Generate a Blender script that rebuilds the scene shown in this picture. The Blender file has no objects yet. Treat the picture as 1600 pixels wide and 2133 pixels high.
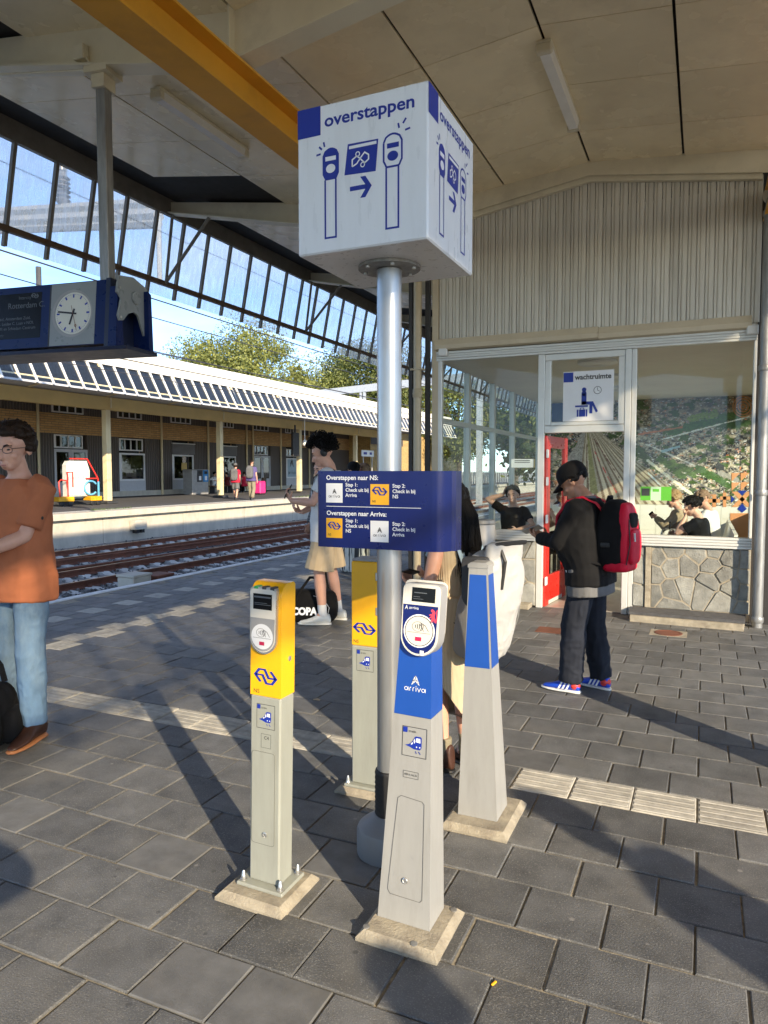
import bpy, bmesh, math, random
import numpy as np
from mathutils import Vector, Matrix, Quaternion
random.seed(7)
SC = bpy.context.scene
COL = SC.collection
R = math.radians
# ------------------------------------------------------------------ camera, sky, sun, exposure
F_PX, CX, CY, EYE = 1479.0, 800.0, 1066.5, 1.6
YAW, PITCH = R(24.206), R(3.3085)
SUN_DIR = Vector((0.79, -0.61, 0.0)).normalized()      # horizontal direction towards the sun
SUN_EL = R(22.0)
cam = bpy.data.cameras.new('camera'); camo = bpy.data.objects.new('camera', cam); COL.objects.link(camo)
cam.sensor_fit = 'VERTICAL'; cam.sensor_height = 36.0; cam.lens = 36.0 * F_PX / 2133.0
cam.clip_start = 0.02; cam.clip_end = 2000
camo.location = (0, 0, EYE); camo.rotation_euler = (R(90) - PITCH, 0, YAW)
SC.camera = camo
W = bpy.data.worlds.new('World'); SC.world = W; W.use_nodes = True
nt = W.node_tree; bgn = nt.nodes['Background']
sky = nt.nodes.new('ShaderNodeTexSky'); sky.sky_type = 'NISHITA'; sky.sun_disc = False
sky.sun_elevation = SUN_EL; sky.sun_rotation = math.atan2(SUN_DIR.x, SUN_DIR.y)
sky.air_density = 0.7; sky.dust_density = 0.15; sky.ozone_density = 3.0
# thin high cloud over the whole sky
tc = nt.nodes.new('ShaderNodeTexCoord'); mp = nt.nodes.new('ShaderNodeMapping'); mp.inputs['Scale'].default_value = (2.2, 1.1, 6.0)
nz = nt.nodes.new('ShaderNodeTexNoise'); nz.inputs['Scale'].default_value = 1.6; nz.inputs['Detail'].default_value = 7; nz.inputs['Roughness'].default_value = .6
rp = nt.nodes.new('ShaderNodeValToRGB'); rp.color_ramp.elements[0].position = .4; rp.color_ramp.elements[1].position = .78
rp.color_ramp.elements[1].color = (.7, .7, .7, 1)
mx = nt.nodes.new('ShaderNodeMix'); mx.data_type = 'RGBA'
nt.links.new(tc.outputs['Generated'], mp.inputs['Vector']); nt.links.new(mp.outputs[0], nz.inputs['Vector'])
nt.links.new(nz.outputs['Fac'], rp.inputs[0]); nt.links.new(rp.outputs[0], mx.inputs[0])
nt.links.new(sky.outputs[0], mx.inputs[6]); mx.inputs[7].default_value = (3.7, 4.0, 4.6, 1)
tn = nt.nodes.new('ShaderNodeMix'); tn.data_type = 'RGBA'; tn.blend_type = 'MULTIPLY'; tn.inputs[0].default_value = 1; tn.inputs[7].default_value = (.93, .96, 1.0, 1)
nt.links.new(mx.outputs[2], tn.inputs[6]); nt.links.new(tn.outputs[2], bgn.inputs[0]); bgn.inputs[1].default_value = 0.088
sl = bpy.data.lights.new('sun', 'SUN'); sl.energy = 2.0; sl.angle = R(0.6); sl.color = (1.0, 0.84, 0.62)
so = bpy.data.objects.new('sun', sl); COL.objects.link(so); so.location = (20, -20, 30)
so.rotation_euler = (-(SUN_DIR * math.cos(SUN_EL) + Vector((0, 0, math.sin(SUN_EL))))).to_track_quat('-Z', 'Y').to_euler()
vs = SC.view_settings; vs.view_transform = 'Standard'; vs.look = 'None'; vs.gamma = 1; vs.use_curve_mapping = False; vs.exposure = 2.2
SC.cycles.max_bounces = 10; SC.cycles.transparent_max_bounces = 24; SC.cycles.diffuse_bounces = 5; SC.cycles.glossy_bounces = 4
SC.cycles.use_denoising = True; SC.cycles.caustics_reflective = False; SC.cycles.caustics_refractive = False; SC.cycles.sample_clamp_indirect = 8
# ------------------------------------------------------------------ photo pixel -> direction helpers
FW = np.array([-math.sin(YAW) * math.cos(PITCH), math.cos(YAW) * math.cos(PITCH), -math.sin(PITCH)])
RT = np.array([math.cos(YAW), math.sin(YAW), 0.0]); UP = np.cross(RT, FW)
def ray(x, y): return FW + RT * (x - CX) / F_PX + UP * (CY - y) / F_PX
def G(x, y, z=0.0): r = ray(x, y); return r * ((z - EYE) / r[2]) + np.array([0, 0, EYE])
def PY(x, y, Y): r = ray(x, y); return r * (Y / r[1]) + np.array([0, 0, EYE])
def PX(x, y, X): r = ray(x, y); return r * (X / r[0]) + np.array([0, 0, EYE])
# ------------------------------------------------------------------ materials
MATS = {}
def _new(name):
    m = bpy.data.materials.new(name); m.use_nodes = True; MATS[name] = m
    t = m.node_tree; b = t.nodes['Principled BSDF']; return m, t, b
def N(t, kind, **kw):
    n = t.nodes.new(kind)
    for k, v in kw.items():
        if k in ('Scale', 'Detail', 'Roughness', 'Distortion', 'Strength', 'Distance'): n.inputs[k].default_value = v
        else: setattr(n, k, v)
    return n
def ramp(t, src, p0, c0, p1, c1):
    r = t.nodes.new('ShaderNodeValToRGB'); e = r.color_ramp.elements
    e[0].position = p0; e[0].color = (*c0, 1); e[1].position = p1; e[1].color = (*c1, 1)
    t.links.new(src, r.inputs[0]); return r.outputs[0]
def mixc(t, fac, a, b, mode='MIX'):
    m = t.nodes.new('ShaderNodeMix'); m.data_type = 'RGBA'; m.blend_type = mode
    for i, v in ((0, fac), (6, a), (7, b)):
        if isinstance(v, (int, float)): m.inputs[i].default_value = v
        elif isinstance(v, tuple): m.inputs[i].default_value = (*v[:3], 1)
        else: t.links.new(v, m.inputs[i])
    return m.outputs[2]
def mat(name, col, rough=.5, metal=0.0, var=.12, scale=6, bump=0.0, bscale=60, dirt=None, damt=.5, dscale=2.5, rnd=0.0, spec=.5, coat=0.0, stretch=None, sheen=0, attr=None, spots=0):
    m, t, b = _new(name)
    pos = N(t, 'ShaderNodeNewGeometry').outputs['Position']
    if stretch:
        mp = N(t, 'ShaderNodeMapping'); mp.inputs['Scale'].default_value = stretch; t.links.new(pos, mp.inputs[0]); pos = mp.outputs[0]
    n = N(t, 'ShaderNodeTexNoise', Scale=scale, Detail=6, Roughness=.6); t.links.new(pos, n.inputs['Vector'])
    lo = tuple(c * (1 - var) for c in col); hi = tuple(min(1, c * (1 + var)) for c in col)
    c = ramp(t, n.outputs['Fac'], .3, lo, .7, hi)
    if attr:
        a = N(t, 'ShaderNodeAttribute', attribute_name=attr); c = mixc(t, 1.0, c, a.outputs['Color'], 'MULTIPLY')
    if rnd:
        oi = N(t, 'ShaderNodeObjectInfo'); gi = N(t, 'ShaderNodeNewGeometry')
        ad = N(t, 'ShaderNodeMath', operation='ADD'); t.links.new(oi.outputs['Random'], ad.inputs[0]); t.links.new(gi.outputs['Random Per Island'], ad.inputs[1])
        fr = N(t, 'ShaderNodeMath', operation='FRACT'); t.links.new(ad.outputs[0], fr.inputs[0])
        g = ramp(t, fr.outputs[0], 0, (1 - rnd,) * 3, 1, (1 + rnd,) * 3)
        c = mixc(t, 1.0, c, g, 'MULTIPLY')
    if dirt:
        dn = N(t, 'ShaderNodeTexNoise', Scale=dscale, Detail=8, Roughness=.7); t.links.new(pos, dn.inputs['Vector'])
        f = ramp(t, dn.outputs['Fac'], .5, (0, 0, 0), .72, (damt,) * 3)
        c = mixc(t, f, c, dirt)
    if spots:
        for sc_, lim, cc in ((7.0, .055, (.05, .05, .05)), (5.0, .04, (.3, .29, .27))):
            vo = N(t, 'ShaderNodeTexVoronoi', Scale=sc_); t.links.new(pos, vo.inputs['Vector']); c = mixc(t, ramp(t, vo.outputs['Distance'], lim, (spots,) * 3, lim * 1.5, (0, 0, 0)), c, cc)
        sp_ = N(t, 'ShaderNodeTexNoise', Scale=190, Detail=3); t.links.new(pos, sp_.inputs['Vector']); c = mixc(t, ramp(t, sp_.outputs['Fac'], .56, (0, 0, 0), .7, (.6,) * 3), c, (.33, .32, .29))
    t.links.new(c, b.inputs['Base Color'])
    rn = N(t, 'ShaderNodeTexNoise', Scale=scale * 2.3, Detail=4); t.links.new(pos, rn.inputs['Vector'])
    mr = N(t, 'ShaderNodeMapRange'); t.links.new(rn.outputs['Fac'], mr.inputs[0]); mr.inputs[3].default_value = max(.02, rough - .1); mr.inputs[4].default_value = min(1, rough + .1)
    t.links.new(mr.outputs[0], b.inputs['Roughness'])
    b.inputs['Metallic'].default_value = metal; b.inputs['Specular IOR Level'].default_value = spec
    if coat: b.inputs['Coat Weight'].default_value = coat; b.inputs['Coat Roughness'].default_value = .1
    if sheen: b.inputs['Sheen Weight'].default_value = sheen
    if bump:
        bn = N(t, 'ShaderNodeTexNoise', Scale=bscale, Detail=5, Roughness=.65); t.links.new(pos, bn.inputs['Vector'])
        bp = N(t, 'ShaderNodeBump', Strength=bump, Distance=.01); t.links.new(bn.outputs['Fac'], bp.inputs['Height']); t.links.new(bp.outputs[0], b.inputs['Normal'])
    return m
def glass(name, tint=(.9, .95, .95), refl=1.0, frost=0.0, fcol=(.8, .85, .85), dirty=0.0):
    m, t, b = _new(name); out = t.nodes['Material Output']; t.nodes.remove(b)
    tr = N(t, 'ShaderNodeBsdfTransparent'); tr.inputs[0].default_value = (*tint, 1)
    gl = N(t, 'ShaderNodeBsdfGlossy', Roughness=.02 if not frost else .2)
    fr = N(t, 'ShaderNodeFresnel'); fr.inputs[0].default_value = 1.45
    base = tr.outputs[0]
    if frost:
        pos = N(t, 'ShaderNodeNewGeometry').outputs['Position']; mp = N(t, 'ShaderNodeMapping'); mp.inputs['Scale'].default_value = (9, 9, 1.1); t.links.new(pos, mp.inputs[0])
        n = N(t, 'ShaderNodeTexNoise', Scale=2.2, Detail=7, Roughness=.65); t.links.new(mp.outputs[0], n.inputs[0])
        n2 = N(t, 'ShaderNodeTexNoise', Scale=60, Detail=2); t.links.new(pos, n2.inputs[0])
        tl = N(t, 'ShaderNodeBsdfTranslucent'); df = N(t, 'ShaderNodeBsdfDiffuse')
        fc = ramp(t, n.outputs['Fac'], .3, tuple(c * .62 for c in fcol), .7, fcol)
        fc = mixc(t, .12, fc, n2.outputs['Color'], 'MULTIPLY')
        t.links.new(fc, tl.inputs[0]); t.links.new(fc, df.inputs[0])
        m1 = N(t, 'ShaderNodeMixShader'); m1.inputs[0].default_value = .04; t.links.new(tl.outputs[0], m1.inputs[1]); t.links.new(df.outputs[0], m1.inputs[2])
        m2 = N(t, 'ShaderNodeMixShader'); t.links.new(base, m2.inputs[1]); t.links.new(m1.outputs[0], m2.inputs[2])
        ff = N(t, 'ShaderNodeMapRange'); t.links.new(n.outputs['Fac'], ff.inputs[0]); ff.inputs[1].default_value = .25; ff.inputs[2].default_value = .75; ff.inputs[3].default_value = frost - dirty; ff.inputs[4].default_value = frost + dirty
        t.links.new(ff.outputs[0], m2.inputs[0]); base = m2.outputs[0]
    mxs = N(t, 'ShaderNodeMixShader'); ml = N(t, 'ShaderNodeMath', operation='MULTIPLY'); ml.inputs[1].default_value = refl; ml.use_clamp = True
    bk = N(t, 'ShaderNodeNewGeometry'); iv_ = N(t, 'ShaderNodeMath', operation='SUBTRACT'); iv_.inputs[0].default_value = 1.0; t.links.new(bk.outputs['Backfacing'], iv_.inputs[1])
    fb = N(t, 'ShaderNodeMath', operation='MULTIPLY'); t.links.new(fr.outputs[0], fb.inputs[0]); t.links.new(iv_.outputs[0], fb.inputs[1])
    t.links.new(fb.outputs[0], ml.inputs[0]); t.links.new(ml.outputs[0], mxs.inputs[0]); t.links.new(base, mxs.inputs[1]); t.links.new(gl.outputs[0], mxs.inputs[2])
    t.links.new(mxs.outputs[0], out.inputs[0]); return m
# ------------------------------------------------------------------ mesh building
class MB:
    def __init__(s): s.v = []; s.f = []
    def add(s, vs, fs):
        o = len(s.v); s.v += [tuple(map(float, p)) for p in vs]; s.f += [tuple(i + o for i in f) for f in fs]; return s
    def box(s, x0, x1, y0, y1, z0, z1, c=0.0):
        if c <= 0:
            return s.add([(x0, y0, z0), (x1, y0, z0), (x1, y1, z0), (x0, y1, z0), (x0, y0, z1), (x1, y0, z1), (x1, y1, z1), (x0, y1, z1)],
                         [(3, 2, 1, 0), (4, 5, 6, 7), (0, 1, 5, 4), (1, 2, 6, 5), (2, 3, 7, 6), (3, 0, 4, 7)])
        c = min(c, (x1 - x0) * .45, (y1 - y0) * .45, (z1 - z0) * .45)
        bm = bmesh.new(); bmesh.ops.create_cube(bm, size=1)
        for v in bm.verts: v.co = Vector(((x0 + x1) / 2 + v.co.x * (x1 - x0), (y0 + y1) / 2 + v.co.y * (y1 - y0), (z0 + z1) / 2 + v.co.z * (z1 - z0)))
        bmesh.ops.bevel(bm, geom=bm.edges[:], offset=c, segments=1, affect='EDGES')
        bm.verts.index_update(); s.add([v.co[:] for v in bm.verts], [tuple(v.index for v in f.verts) for f in bm.faces]); bm.free(); return s
    def prism(s, poly, a, b, axis='y'):
        # poly: 2-D outline; extruded from a to b along axis.  axis y: (x,z); axis x: (y,z); axis z: (x,y)
        def P(p, h): return {'y': (p[0], h, p[1]), 'x': (h, p[0], p[1]), 'z': (p[0], p[1], h)}[axis]
        n = len(poly); vs = [P(p, a) for p in poly] + [P(p, b) for p in poly]
        fs = [tuple(range(n))[::-1], tuple(range(n, 2 * n))] + [(i, (i + 1) % n, n + (i + 1) % n, n + i) for i in range(n)]
        return s.add(vs, fs)
    def tube(s, pts, r, n=8, caps=True):
        pts = [Vector(p) for p in pts]; rs = r if isinstance(r, (list, tuple)) else [r] * len(pts)
        rings = []; up = None
        for i, p in enumerate(pts):
            d = (pts[min(i + 1, len(pts) - 1)] - pts[max(i - 1, 0)]).normalized()
            if up is None: up = Vector((0, 0, 1)) if abs(d.z) < .9 else Vector((1, 0, 0))
            a = d.cross(up)
            if a.length < 1e-5: a = d.orthogonal()
            a.normalize(); b = a.cross(d).normalized(); up = b
            rings.append([p + (a * math.cos(2 * math.pi * k / n) + b * math.sin(2 * math.pi * k / n)) * rs[i] for k in range(n)])
        return s.rings(rings, caps)
    def rings(s, rings, caps=True, close=False):
        n = len(rings[0]); vs = [p for r in rings for p in r]; fs = []
        m = len(rings)
        for i in range(m - 1 if not close else m):
            for k in range(n): fs.append((i * n + k, i * n + (k + 1) % n, ((i + 1) % m) * n + (k + 1) % n, ((i + 1) % m) * n + k))
        if caps and not close: fs += [tuple(range(n))[::-1], tuple((m - 1) * n + k for k in range(n))]
        return s.add([tuple(p) for p in vs], fs)
    def lathe(s, prof, c=(0, 0, 0), n=24, axis='z'):
        rings = []
        for r, h in prof:
            ring = []
            for k in range(n):
                a = 2 * math.pi * k / n; u, w = r * math.cos(a), r * math.sin(a)
                ring.append({'z': (c[0] + u, c[1] + w, c[2] + h), 'y': (c[0] + u, c[1] + h, c[2] + w), 'x': (c[0] + h, c[1] + u, c[2] + w)}[axis])
            rings.append(ring)
        return s.rings(rings, True)
    def ell(s, c, r, n=12, m=8, rot=None):
        rings = []
        for i in range(1, m):
            t = math.pi * i / m; ring = []
            for k in range(n):
                a = 2 * math.pi * k / n
                p = Vector((r[0] * math.sin(t) * math.cos(a), r[1] * math.sin(t) * math.sin(a), -r[2] * math.cos(t)))
                if rot: p = rot @ p
                ring.append(Vector(c) + p)
            rings.append(ring)
        return s.rings(rings, True)
    def mesh(s, name, smooth=False, angle=40):
        me = bpy.data.meshes.new(name); me.from_pydata(s.v, [], s.f); me.update()
        bm = bmesh.new(); bm.from_mesh(me); bmesh.ops.recalc_face_normals(bm, faces=bm.faces); bm.to_mesh(me); bm.free()
        if smooth: me.shade_smooth(); me.set_sharp_from_angle(angle=R(angle))
        return me
    def build(s, name, m, parent=None, smooth=False, world=True, angle=40, kind=None):
        if parent is not None and world:
            inv = WM(parent).inverted(); s.v = [tuple(inv @ Vector(p)) for p in s.v]
        me = s.mesh(name, smooth, angle); return link(name, me, m, parent, kind)
def WM(o):
    m = o.matrix_basis
    while o.parent: o = o.parent; m = o.matrix_basis @ m
    return m
def link(name, me, m=None, parent=None, kind=None):
    o = bpy.data.objects.new(name, me); COL.objects.link(o)
    if m is not None:
        me.materials.clear(); me.materials.append(MATS[m] if isinstance(m, str) else m)
    if parent: o.parent = parent
    if kind: o['kind'] = kind
    return o
def tag(o, label, cat, group=None):
    o['label'] = label; o['category'] = cat
    if group: o['group'] = group
    return o
def thing(name, label, cat, loc=(0, 0, 0), rz=0.0, group=None):
    o = bpy.data.objects.new(name, None); COL.objects.link(o); o.empty_display_size = .1
    o.location = tuple(map(float, loc)); o.rotation_euler = (0, 0, rz); return tag(o, label, cat, group)
def struct(o): o['kind'] = 'structure'; return o
def anchor(o):
    # move a world-built single mesh's origin to the middle of its base
    me = o.data; c = np.array([v.co[:] for v in me.vertices]); lo, hi = c.min(0), c.max(0)
    b = Vector(((lo[0] + hi[0]) / 2, (lo[1] + hi[1]) / 2, lo[2])); me.transform(Matrix.Translation(-b)); o.location = b; return o
def copy_tree(o, parent=None):
    c = o.copy(); COL.objects.link(c); c.parent = parent
    for ch in o.children: copy_tree(ch, c)
    return c
FONT_CACHE = {}
def text_mb(s, size=1.0, width=None, align='LEFT', bold=0.0, spacing=1.0):
    cu = bpy.data.curves.new('txt', 'FONT'); cu.body = s; cu.size = size; cu.align_x = align; cu.offset = bold; cu.space_character = spacing; cu.resolution_u = 3
    ob = bpy.data.objects.new('txt', cu); COL.objects.link(ob)
    dg = bpy.context.evaluated_depsgraph_get(); me = bpy.data.meshes.new_from_object(ob.evaluated_get(dg))
    vs = [v.co[:] for v in me.vertices]; fs = [tuple(p.vertices) for p in me.polygons]
    bpy.data.objects.remove(ob); bpy.data.curves.remove(cu); bpy.data.meshes.remove(me)
    if width and vs:
        a = np.array(vs); k = width / (a[:, 0].max() - a[:, 0].min()); a[:, 0] *= k; vs = [tuple(p) for p in a]
    return vs, fs
def decal(vs, fs, o, ux, uy, name, m, parent):
    # flat print: 2-D points placed on a plane given by origin o and unit axes ux, uy (world or local of parent as given)
    o, ux, uy = Vector(o), Vector(ux), Vector(uy)
    mb = MB(); mb.add([o + ux * p[0] + uy * p[1] for p in vs], fs)
    me = bpy.data.meshes.new(name)
    inv = WM(parent).inverted() if parent else Matrix()
    me.from_pydata([tuple(inv @ Vector(p)) for p in mb.v], [], mb.f); me.update()
    n = ux.cross(uy)
    if len(me.polygons):
        tot = Vector((0, 0, 0))
        for p in me.polygons: tot += p.normal * p.area
        if (WM(parent).to_3x3() @ tot if parent else tot).dot(n) < 0: me.flip_normals()
    return link(name, me, m, parent)
def lettering(s, o, ux, uy, size, m, parent, width=None, align='LEFT', bold=0.0, name='lettering', spacing=1.0):
    vs, fs = text_mb(s, size, width, align, bold, spacing); return decal(vs, fs, o, ux, uy, name, m, parent)
def quads(rects):
    vs, fs = [], []
    for x0, y0, x1, y1 in rects: k = len(vs); vs += [(x0, y0), (x1, y0), (x1, y1), (x0, y1)]; fs.append((k, k + 1, k + 2, k + 3))
    return vs, fs
def poly(pts): return list(pts), [tuple(range(len(pts)))]
def disc(cx, cy, r, n=28, ry=None): return poly([(cx + r * math.cos(2 * math.pi * k / n), cy + (ry or r) * math.sin(2 * math.pi * k / n)) for k in range(n)])
def ringp(cx, cy, r0, r1, n=28, ky=1.0, a0=0.0, a1=2 * math.pi):
    full = abs(a1 - a0 - 2 * math.pi) < 1e-6; m = n if full else n + 1
    vs = []
    for k in range(m):
        a = a0 + (a1 - a0) * k / n; vs += [(cx + r0 * math.cos(a), cy + r0 * ky * math.sin(a)), (cx + r1 * math.cos(a), cy + r1 * ky * math.sin(a))]
    fs = [(2 * k, 2 * k + 1, 2 * ((k + 1) % m) + 1, 2 * ((k + 1) % m)) for k in range(n)]
    return vs, fs
def strokes(lines, w):
    # thick polylines (mitred enough for print)
    vs, fs = [], []
    for pts in lines:
        pts = [np.array(p, float) for p in pts]; off = []
        for i, p in enumerate(pts):
            d0 = pts[i] - pts[i - 1] if i > 0 else pts[1] - pts[0]; d1 = pts[i + 1] - pts[i] if i < len(pts) - 1 else d0
            d0 = d0 / np.linalg.norm(d0); d1 = d1 / np.linalg.norm(d1); t = d0 + d1; t = t / (np.linalg.norm(t) + 1e-9)
            nrm = np.array([-t[1], t[0]]); k = 1 / max(.4, abs(nrm @ np.array([-d0[1], d0[0]]))); off.append((p + nrm * w / 2 * k, p - nrm * w / 2 * k))
        b = len(vs)
        for a, c in off: vs += [tuple(a), tuple(c)]
        fs += [(b + 2 * i, b + 2 * i + 1, b + 2 * i + 3, b + 2 * i + 2) for i in range(len(pts) - 1)]
    return vs, fs
def join2(*items):
    vs, fs = [], []
    for v, f in items: o = len(vs); vs += list(v); fs += [tuple(i + o for i in q) for q in f]
    return vs, fs
def xf2(item, sx=1, sy=1, dx=0, dy=0): return [(p[0] * sx + dx, p[1] * sy + dy) for p in item[0]], item[1]
# vectorised value noise
def vnoise(p, f=1.0, seed=0):
    q = np.asarray(p) * f + seed * 17.3; i = np.floor(q).astype(np.int64); u = q - i; u = u * u * (3 - 2 * u); out = 0
    def h(a): 
        n = (a[:, 0] * 374761393 + a[:, 1] * 668265263 + a[:, 2] * 2147483647 + seed * 9176) & 0xffffffff
        n = ((n ^ (n >> 13)) * 1274126177) & 0xffffffff; return ((n ^ (n >> 16)) & 0xffff) / 65535.0 * 2 - 1
    for dx in (0, 1):
        for dy in (0, 1):
            for dz in (0, 1):
                w = (u[:, 0] if dx else 1 - u[:, 0]) * (u[:, 1] if dy else 1 - u[:, 1]) * (u[:, 2] if dz else 1 - u[:, 2])
                out = out + w * h(i + np.array([dx, dy, dz]))
    return out
# ================================================================== materials
mat('tile', (.108, .11, .109), .6, var=.34, scale=6, bump=.6, bscale=170, dirt=(.19, .18, .155), damt=.6, dscale=1.3, rnd=.24, spots=.6)
mat('tile_warm', (.13, .131, .128), .6, var=.25, scale=9, bump=.35, bscale=320, dirt=(.2, .18, .14), damt=.5, dscale=1.7, rnd=.15)
mat('tile_white', (.42, .4, .345), .7, var=.22, scale=14, bump=.4, bscale=220, dirt=(.2, .19, .17), damt=.7, dscale=4, rnd=.14)
mat('sand_joint', (.3, .265, .2), .95, var=.4, scale=30, bump=.6, bscale=200, dirt=(.06, .055, .05), damt=.9, dscale=.9)
mat('white_paint', (.72, .72, .7), .6, var=.08, dirt=(.3, .29, .27), damt=.35, dscale=4)
mat('asphalt', (.075, .075, .078), .9, var=.25, scale=20, bump=.4, bscale=90, dirt=(.14, .14, .14), damt=.4)
mat('concrete', (.5, .46, .38), .85, var=.12, scale=3, bump=.25, bscale=40, dirt=(.25, .23, .2), damt=.35, dscale=1.2, stretch=(1, 1, .5))
mat('plate_cement', (.34, .3, .225), .9, var=.25, scale=12, bump=.6, bscale=110, dirt=(.16, .13, .1), damt=.7, dscale=9)
mat('ballast', (.14, .135, .13), .9, var=.35, scale=18, bump=1.0, bscale=25, rnd=.4)
mat('sleeper', (.46, .45, .42), .85, var=.15, scale=5, bump=.2, dirt=(.16, .12, .1), damt=.6)
mat('rust', (.17, .06, .032), .8, var=.35, scale=5, bump=.4, bscale=50, dirt=(.07, .04, .03), damt=.6)
mat('rail_shine', (.42, .38, .34), .35, metal=.9, var=.1)
mat('grass', (.09, .14, .035), .8, var=.4, scale=8, rnd=.35)
mat('earth', (.12, .11, .08), .95, var=.3, scale=1.2)
mat('ceiling', (.9, .79, .55), .26, var=.07, scale=1.3, dirt=(.6, .5, .34), damt=.45, dscale=1.6, rnd=.06)
mat('steel_cream', (.74, .69, .53), .45, var=.08, scale=2, dirt=(.28, .24, .18), damt=.35, dscale=1.6, bump=.05)
mat('steel_yellow', (.72, .36, .03), .42, var=.08, scale=2, dirt=(.35, .17, .03), damt=.4, dscale=1.4, bump=.05)
mat('opp_yellow', (.66, .46, .16), .5, var=.1, scale=1)
mat('opp_cream', (.72, .6, .36), .5, var=.08, scale=1)
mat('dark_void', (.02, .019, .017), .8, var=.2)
mat('skirt_frame', (.2, .185, .16), .5, var=.15, dirt=(.1, .07, .05), damt=.4)
mat('skirt_rail', (.12, .075, .045), .5, var=.15)
mat('opp_white', (.8, .77, .7), .5, var=.05, dirt=(.55, .5, .42), damt=.3)
glass('skirt_glass', (1.0, .985, .95), .2, frost=.33, fcol=(1.0, 1.0, 1.0), dirty=.2)
glass('opp_skirt_glass', (.5, .6, .72), 1.5, frost=.7, fcol=(.42, .5, .6))
glass('window_glass', (.93, .96, .95), .9)
glass('far_glass', (.45, .5, .53), 2.2)
def wall_bricks(name, c1, c2, mortar, scale):
    m, t, b = _new(name); tc = N(t, 'ShaderNodeNewGeometry'); sp = N(t, 'ShaderNodeSeparateXYZ'); t.links.new(tc.outputs['Position'], sp.inputs[0])
    ad = N(t, 'ShaderNodeMath', operation='ADD'); t.links.new(sp.outputs[0], ad.inputs[0]); t.links.new(sp.outputs[1], ad.inputs[1])
    cb = N(t, 'ShaderNodeCombineXYZ'); t.links.new(ad.outputs[0], cb.inputs[0]); t.links.new(sp.outputs[2], cb.inputs[1])
    br = N(t, 'ShaderNodeTexBrick', Scale=scale); t.links.new(cb.outputs[0], br.inputs[0])
    br.inputs['Color1'].default_value = (*c1, 1); br.inputs['Color2'].default_value = (*c2, 1); br.inputs['Mortar'].default_value = (*mortar, 1)
    br.inputs['Mortar Size'].default_value = .014; br.inputs['Brick Width'].default_value = .42; br.inputs['Row Height'].default_value = .115
    nz = N(t, 'ShaderNodeTexNoise', Scale=3, Detail=6); t.links.new(tc.outputs['Position'], nz.inputs[0])
    c = mixc(t, .3, br.outputs[0], ramp(t, nz.outputs[0], .3, (.6, .6, .6), .7, (1.2, 1.2, 1.2)), 'MULTIPLY')
    t.links.new(c, b.inputs['Base Color']); b.inputs['Roughness'].default_value = .9
    bp = N(t, 'ShaderNodeBump', Strength=.5, Distance=.01); t.links.new(br.outputs['Fac'], bp.inputs['Height']); bp.invert = True; t.links.new(bp.outputs[0], b.inputs['Normal'])
wall_bricks('brick_tan', (.68, .44, .2), (.56, .34, .14), (.34, .25, .15), 1.0)
wall_bricks('brick_yellow', (.62, .42, .16), (.52, .34, .12), (.3, .22, .12), 1.0)
def ribbed(name, c, pitch, axis=1):
    m, t, b = _new(name); g = N(t, 'ShaderNodeNewGeometry'); sp = N(t, 'ShaderNodeSeparateXYZ'); t.links.new(g.outputs['Position'], sp.inputs[0])
    mm = N(t, 'ShaderNodeMath', operation='MULTIPLY'); mm.inputs[1].default_value = 2 * math.pi / pitch; t.links.new(sp.outputs[axis], mm.inputs[0])
    sn = N(t, 'ShaderNodeMath', operation='SINE'); t.links.new(mm.outputs[0], sn.inputs[0])
    col = ramp(t, sn.outputs[0], 0, tuple(v * .7 for v in c), .6, tuple(v * 1.25 for v in c)); t.links.new(col, b.inputs['Base Color']); b.inputs['Roughness'].default_value = .6
    bp = N(t, 'ShaderNodeBump', Strength=.8, Distance=.03); t.links.new(sn.outputs[0], bp.inputs['Height']); t.links.new(bp.outputs[0], b.inputs['Normal'])
ribbed('dark_boards', (.12, .1, .085), .16)
ribbed('shutter_gray', (.32, .32, .32), .07, 2)
mat('opp_gray', (.55, .56, .57), .5, var=.05)
mat('opp_frame', (.8, .8, .78), .5, var=.05)
# ================================================================== ground
struct(MB().box(-600, 600, -80, 1200, -1.6, -1.0).build('ground', 'earth'))
mat('bounce_ballast', (.44, .42, .37), .95, var=.25, scale=12, bump=.8, bscale=25)
struct(MB().box(4.97, 30, -60, 120, -1.2, -.9).build('right_bounce_bed', 'bounce_ballast'))  # unseen pale ground, added to bounce sunlight up to the canopy ceiling
# near platform body (joint sand on top), wall towards the track, painted edge
EDGE, REDGE, PY0, PY1 = -7.33, 4.95, -9.0, 92.0
plat = struct(MB().box(EDGE + .02, REDGE, PY0, PY1, -.95, -.007).build('platform', 'sand_joint'))
MB().box(EDGE, EDGE + .14, PY0, PY1, -.9, .003, .008).build('platform_edge', 'white_paint', plat)
TX, TY, OX, OY = .2905, .2685, -.126, 2.118
def tile_me(w, d):
    g, c, h = .0075, .004, .03; mb = MB()
    a, b = w / 2 - g / 2, d / 2 - g / 2
    mb.add([(-a, -b, -h), (a, -b, -h), (a, b, -h), (-a, b, -h), (-a, -b, -c), (a, -b, -c), (a, b, -c), (-a, b, -c), (-a + c, -b + c, 0), (a - c, -b + c, 0), (a - c, b - c, 0), (-a + c, b - c, 0)],
           [(0, 1, 5, 4), (1, 2, 6, 5), (2, 3, 7, 6), (3, 0, 4, 7), (4, 5, 9, 8), (5, 6, 10, 9), (6, 7, 11, 10), (7, 4, 8, 11), (8, 9, 10, 11)]); return mb
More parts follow.
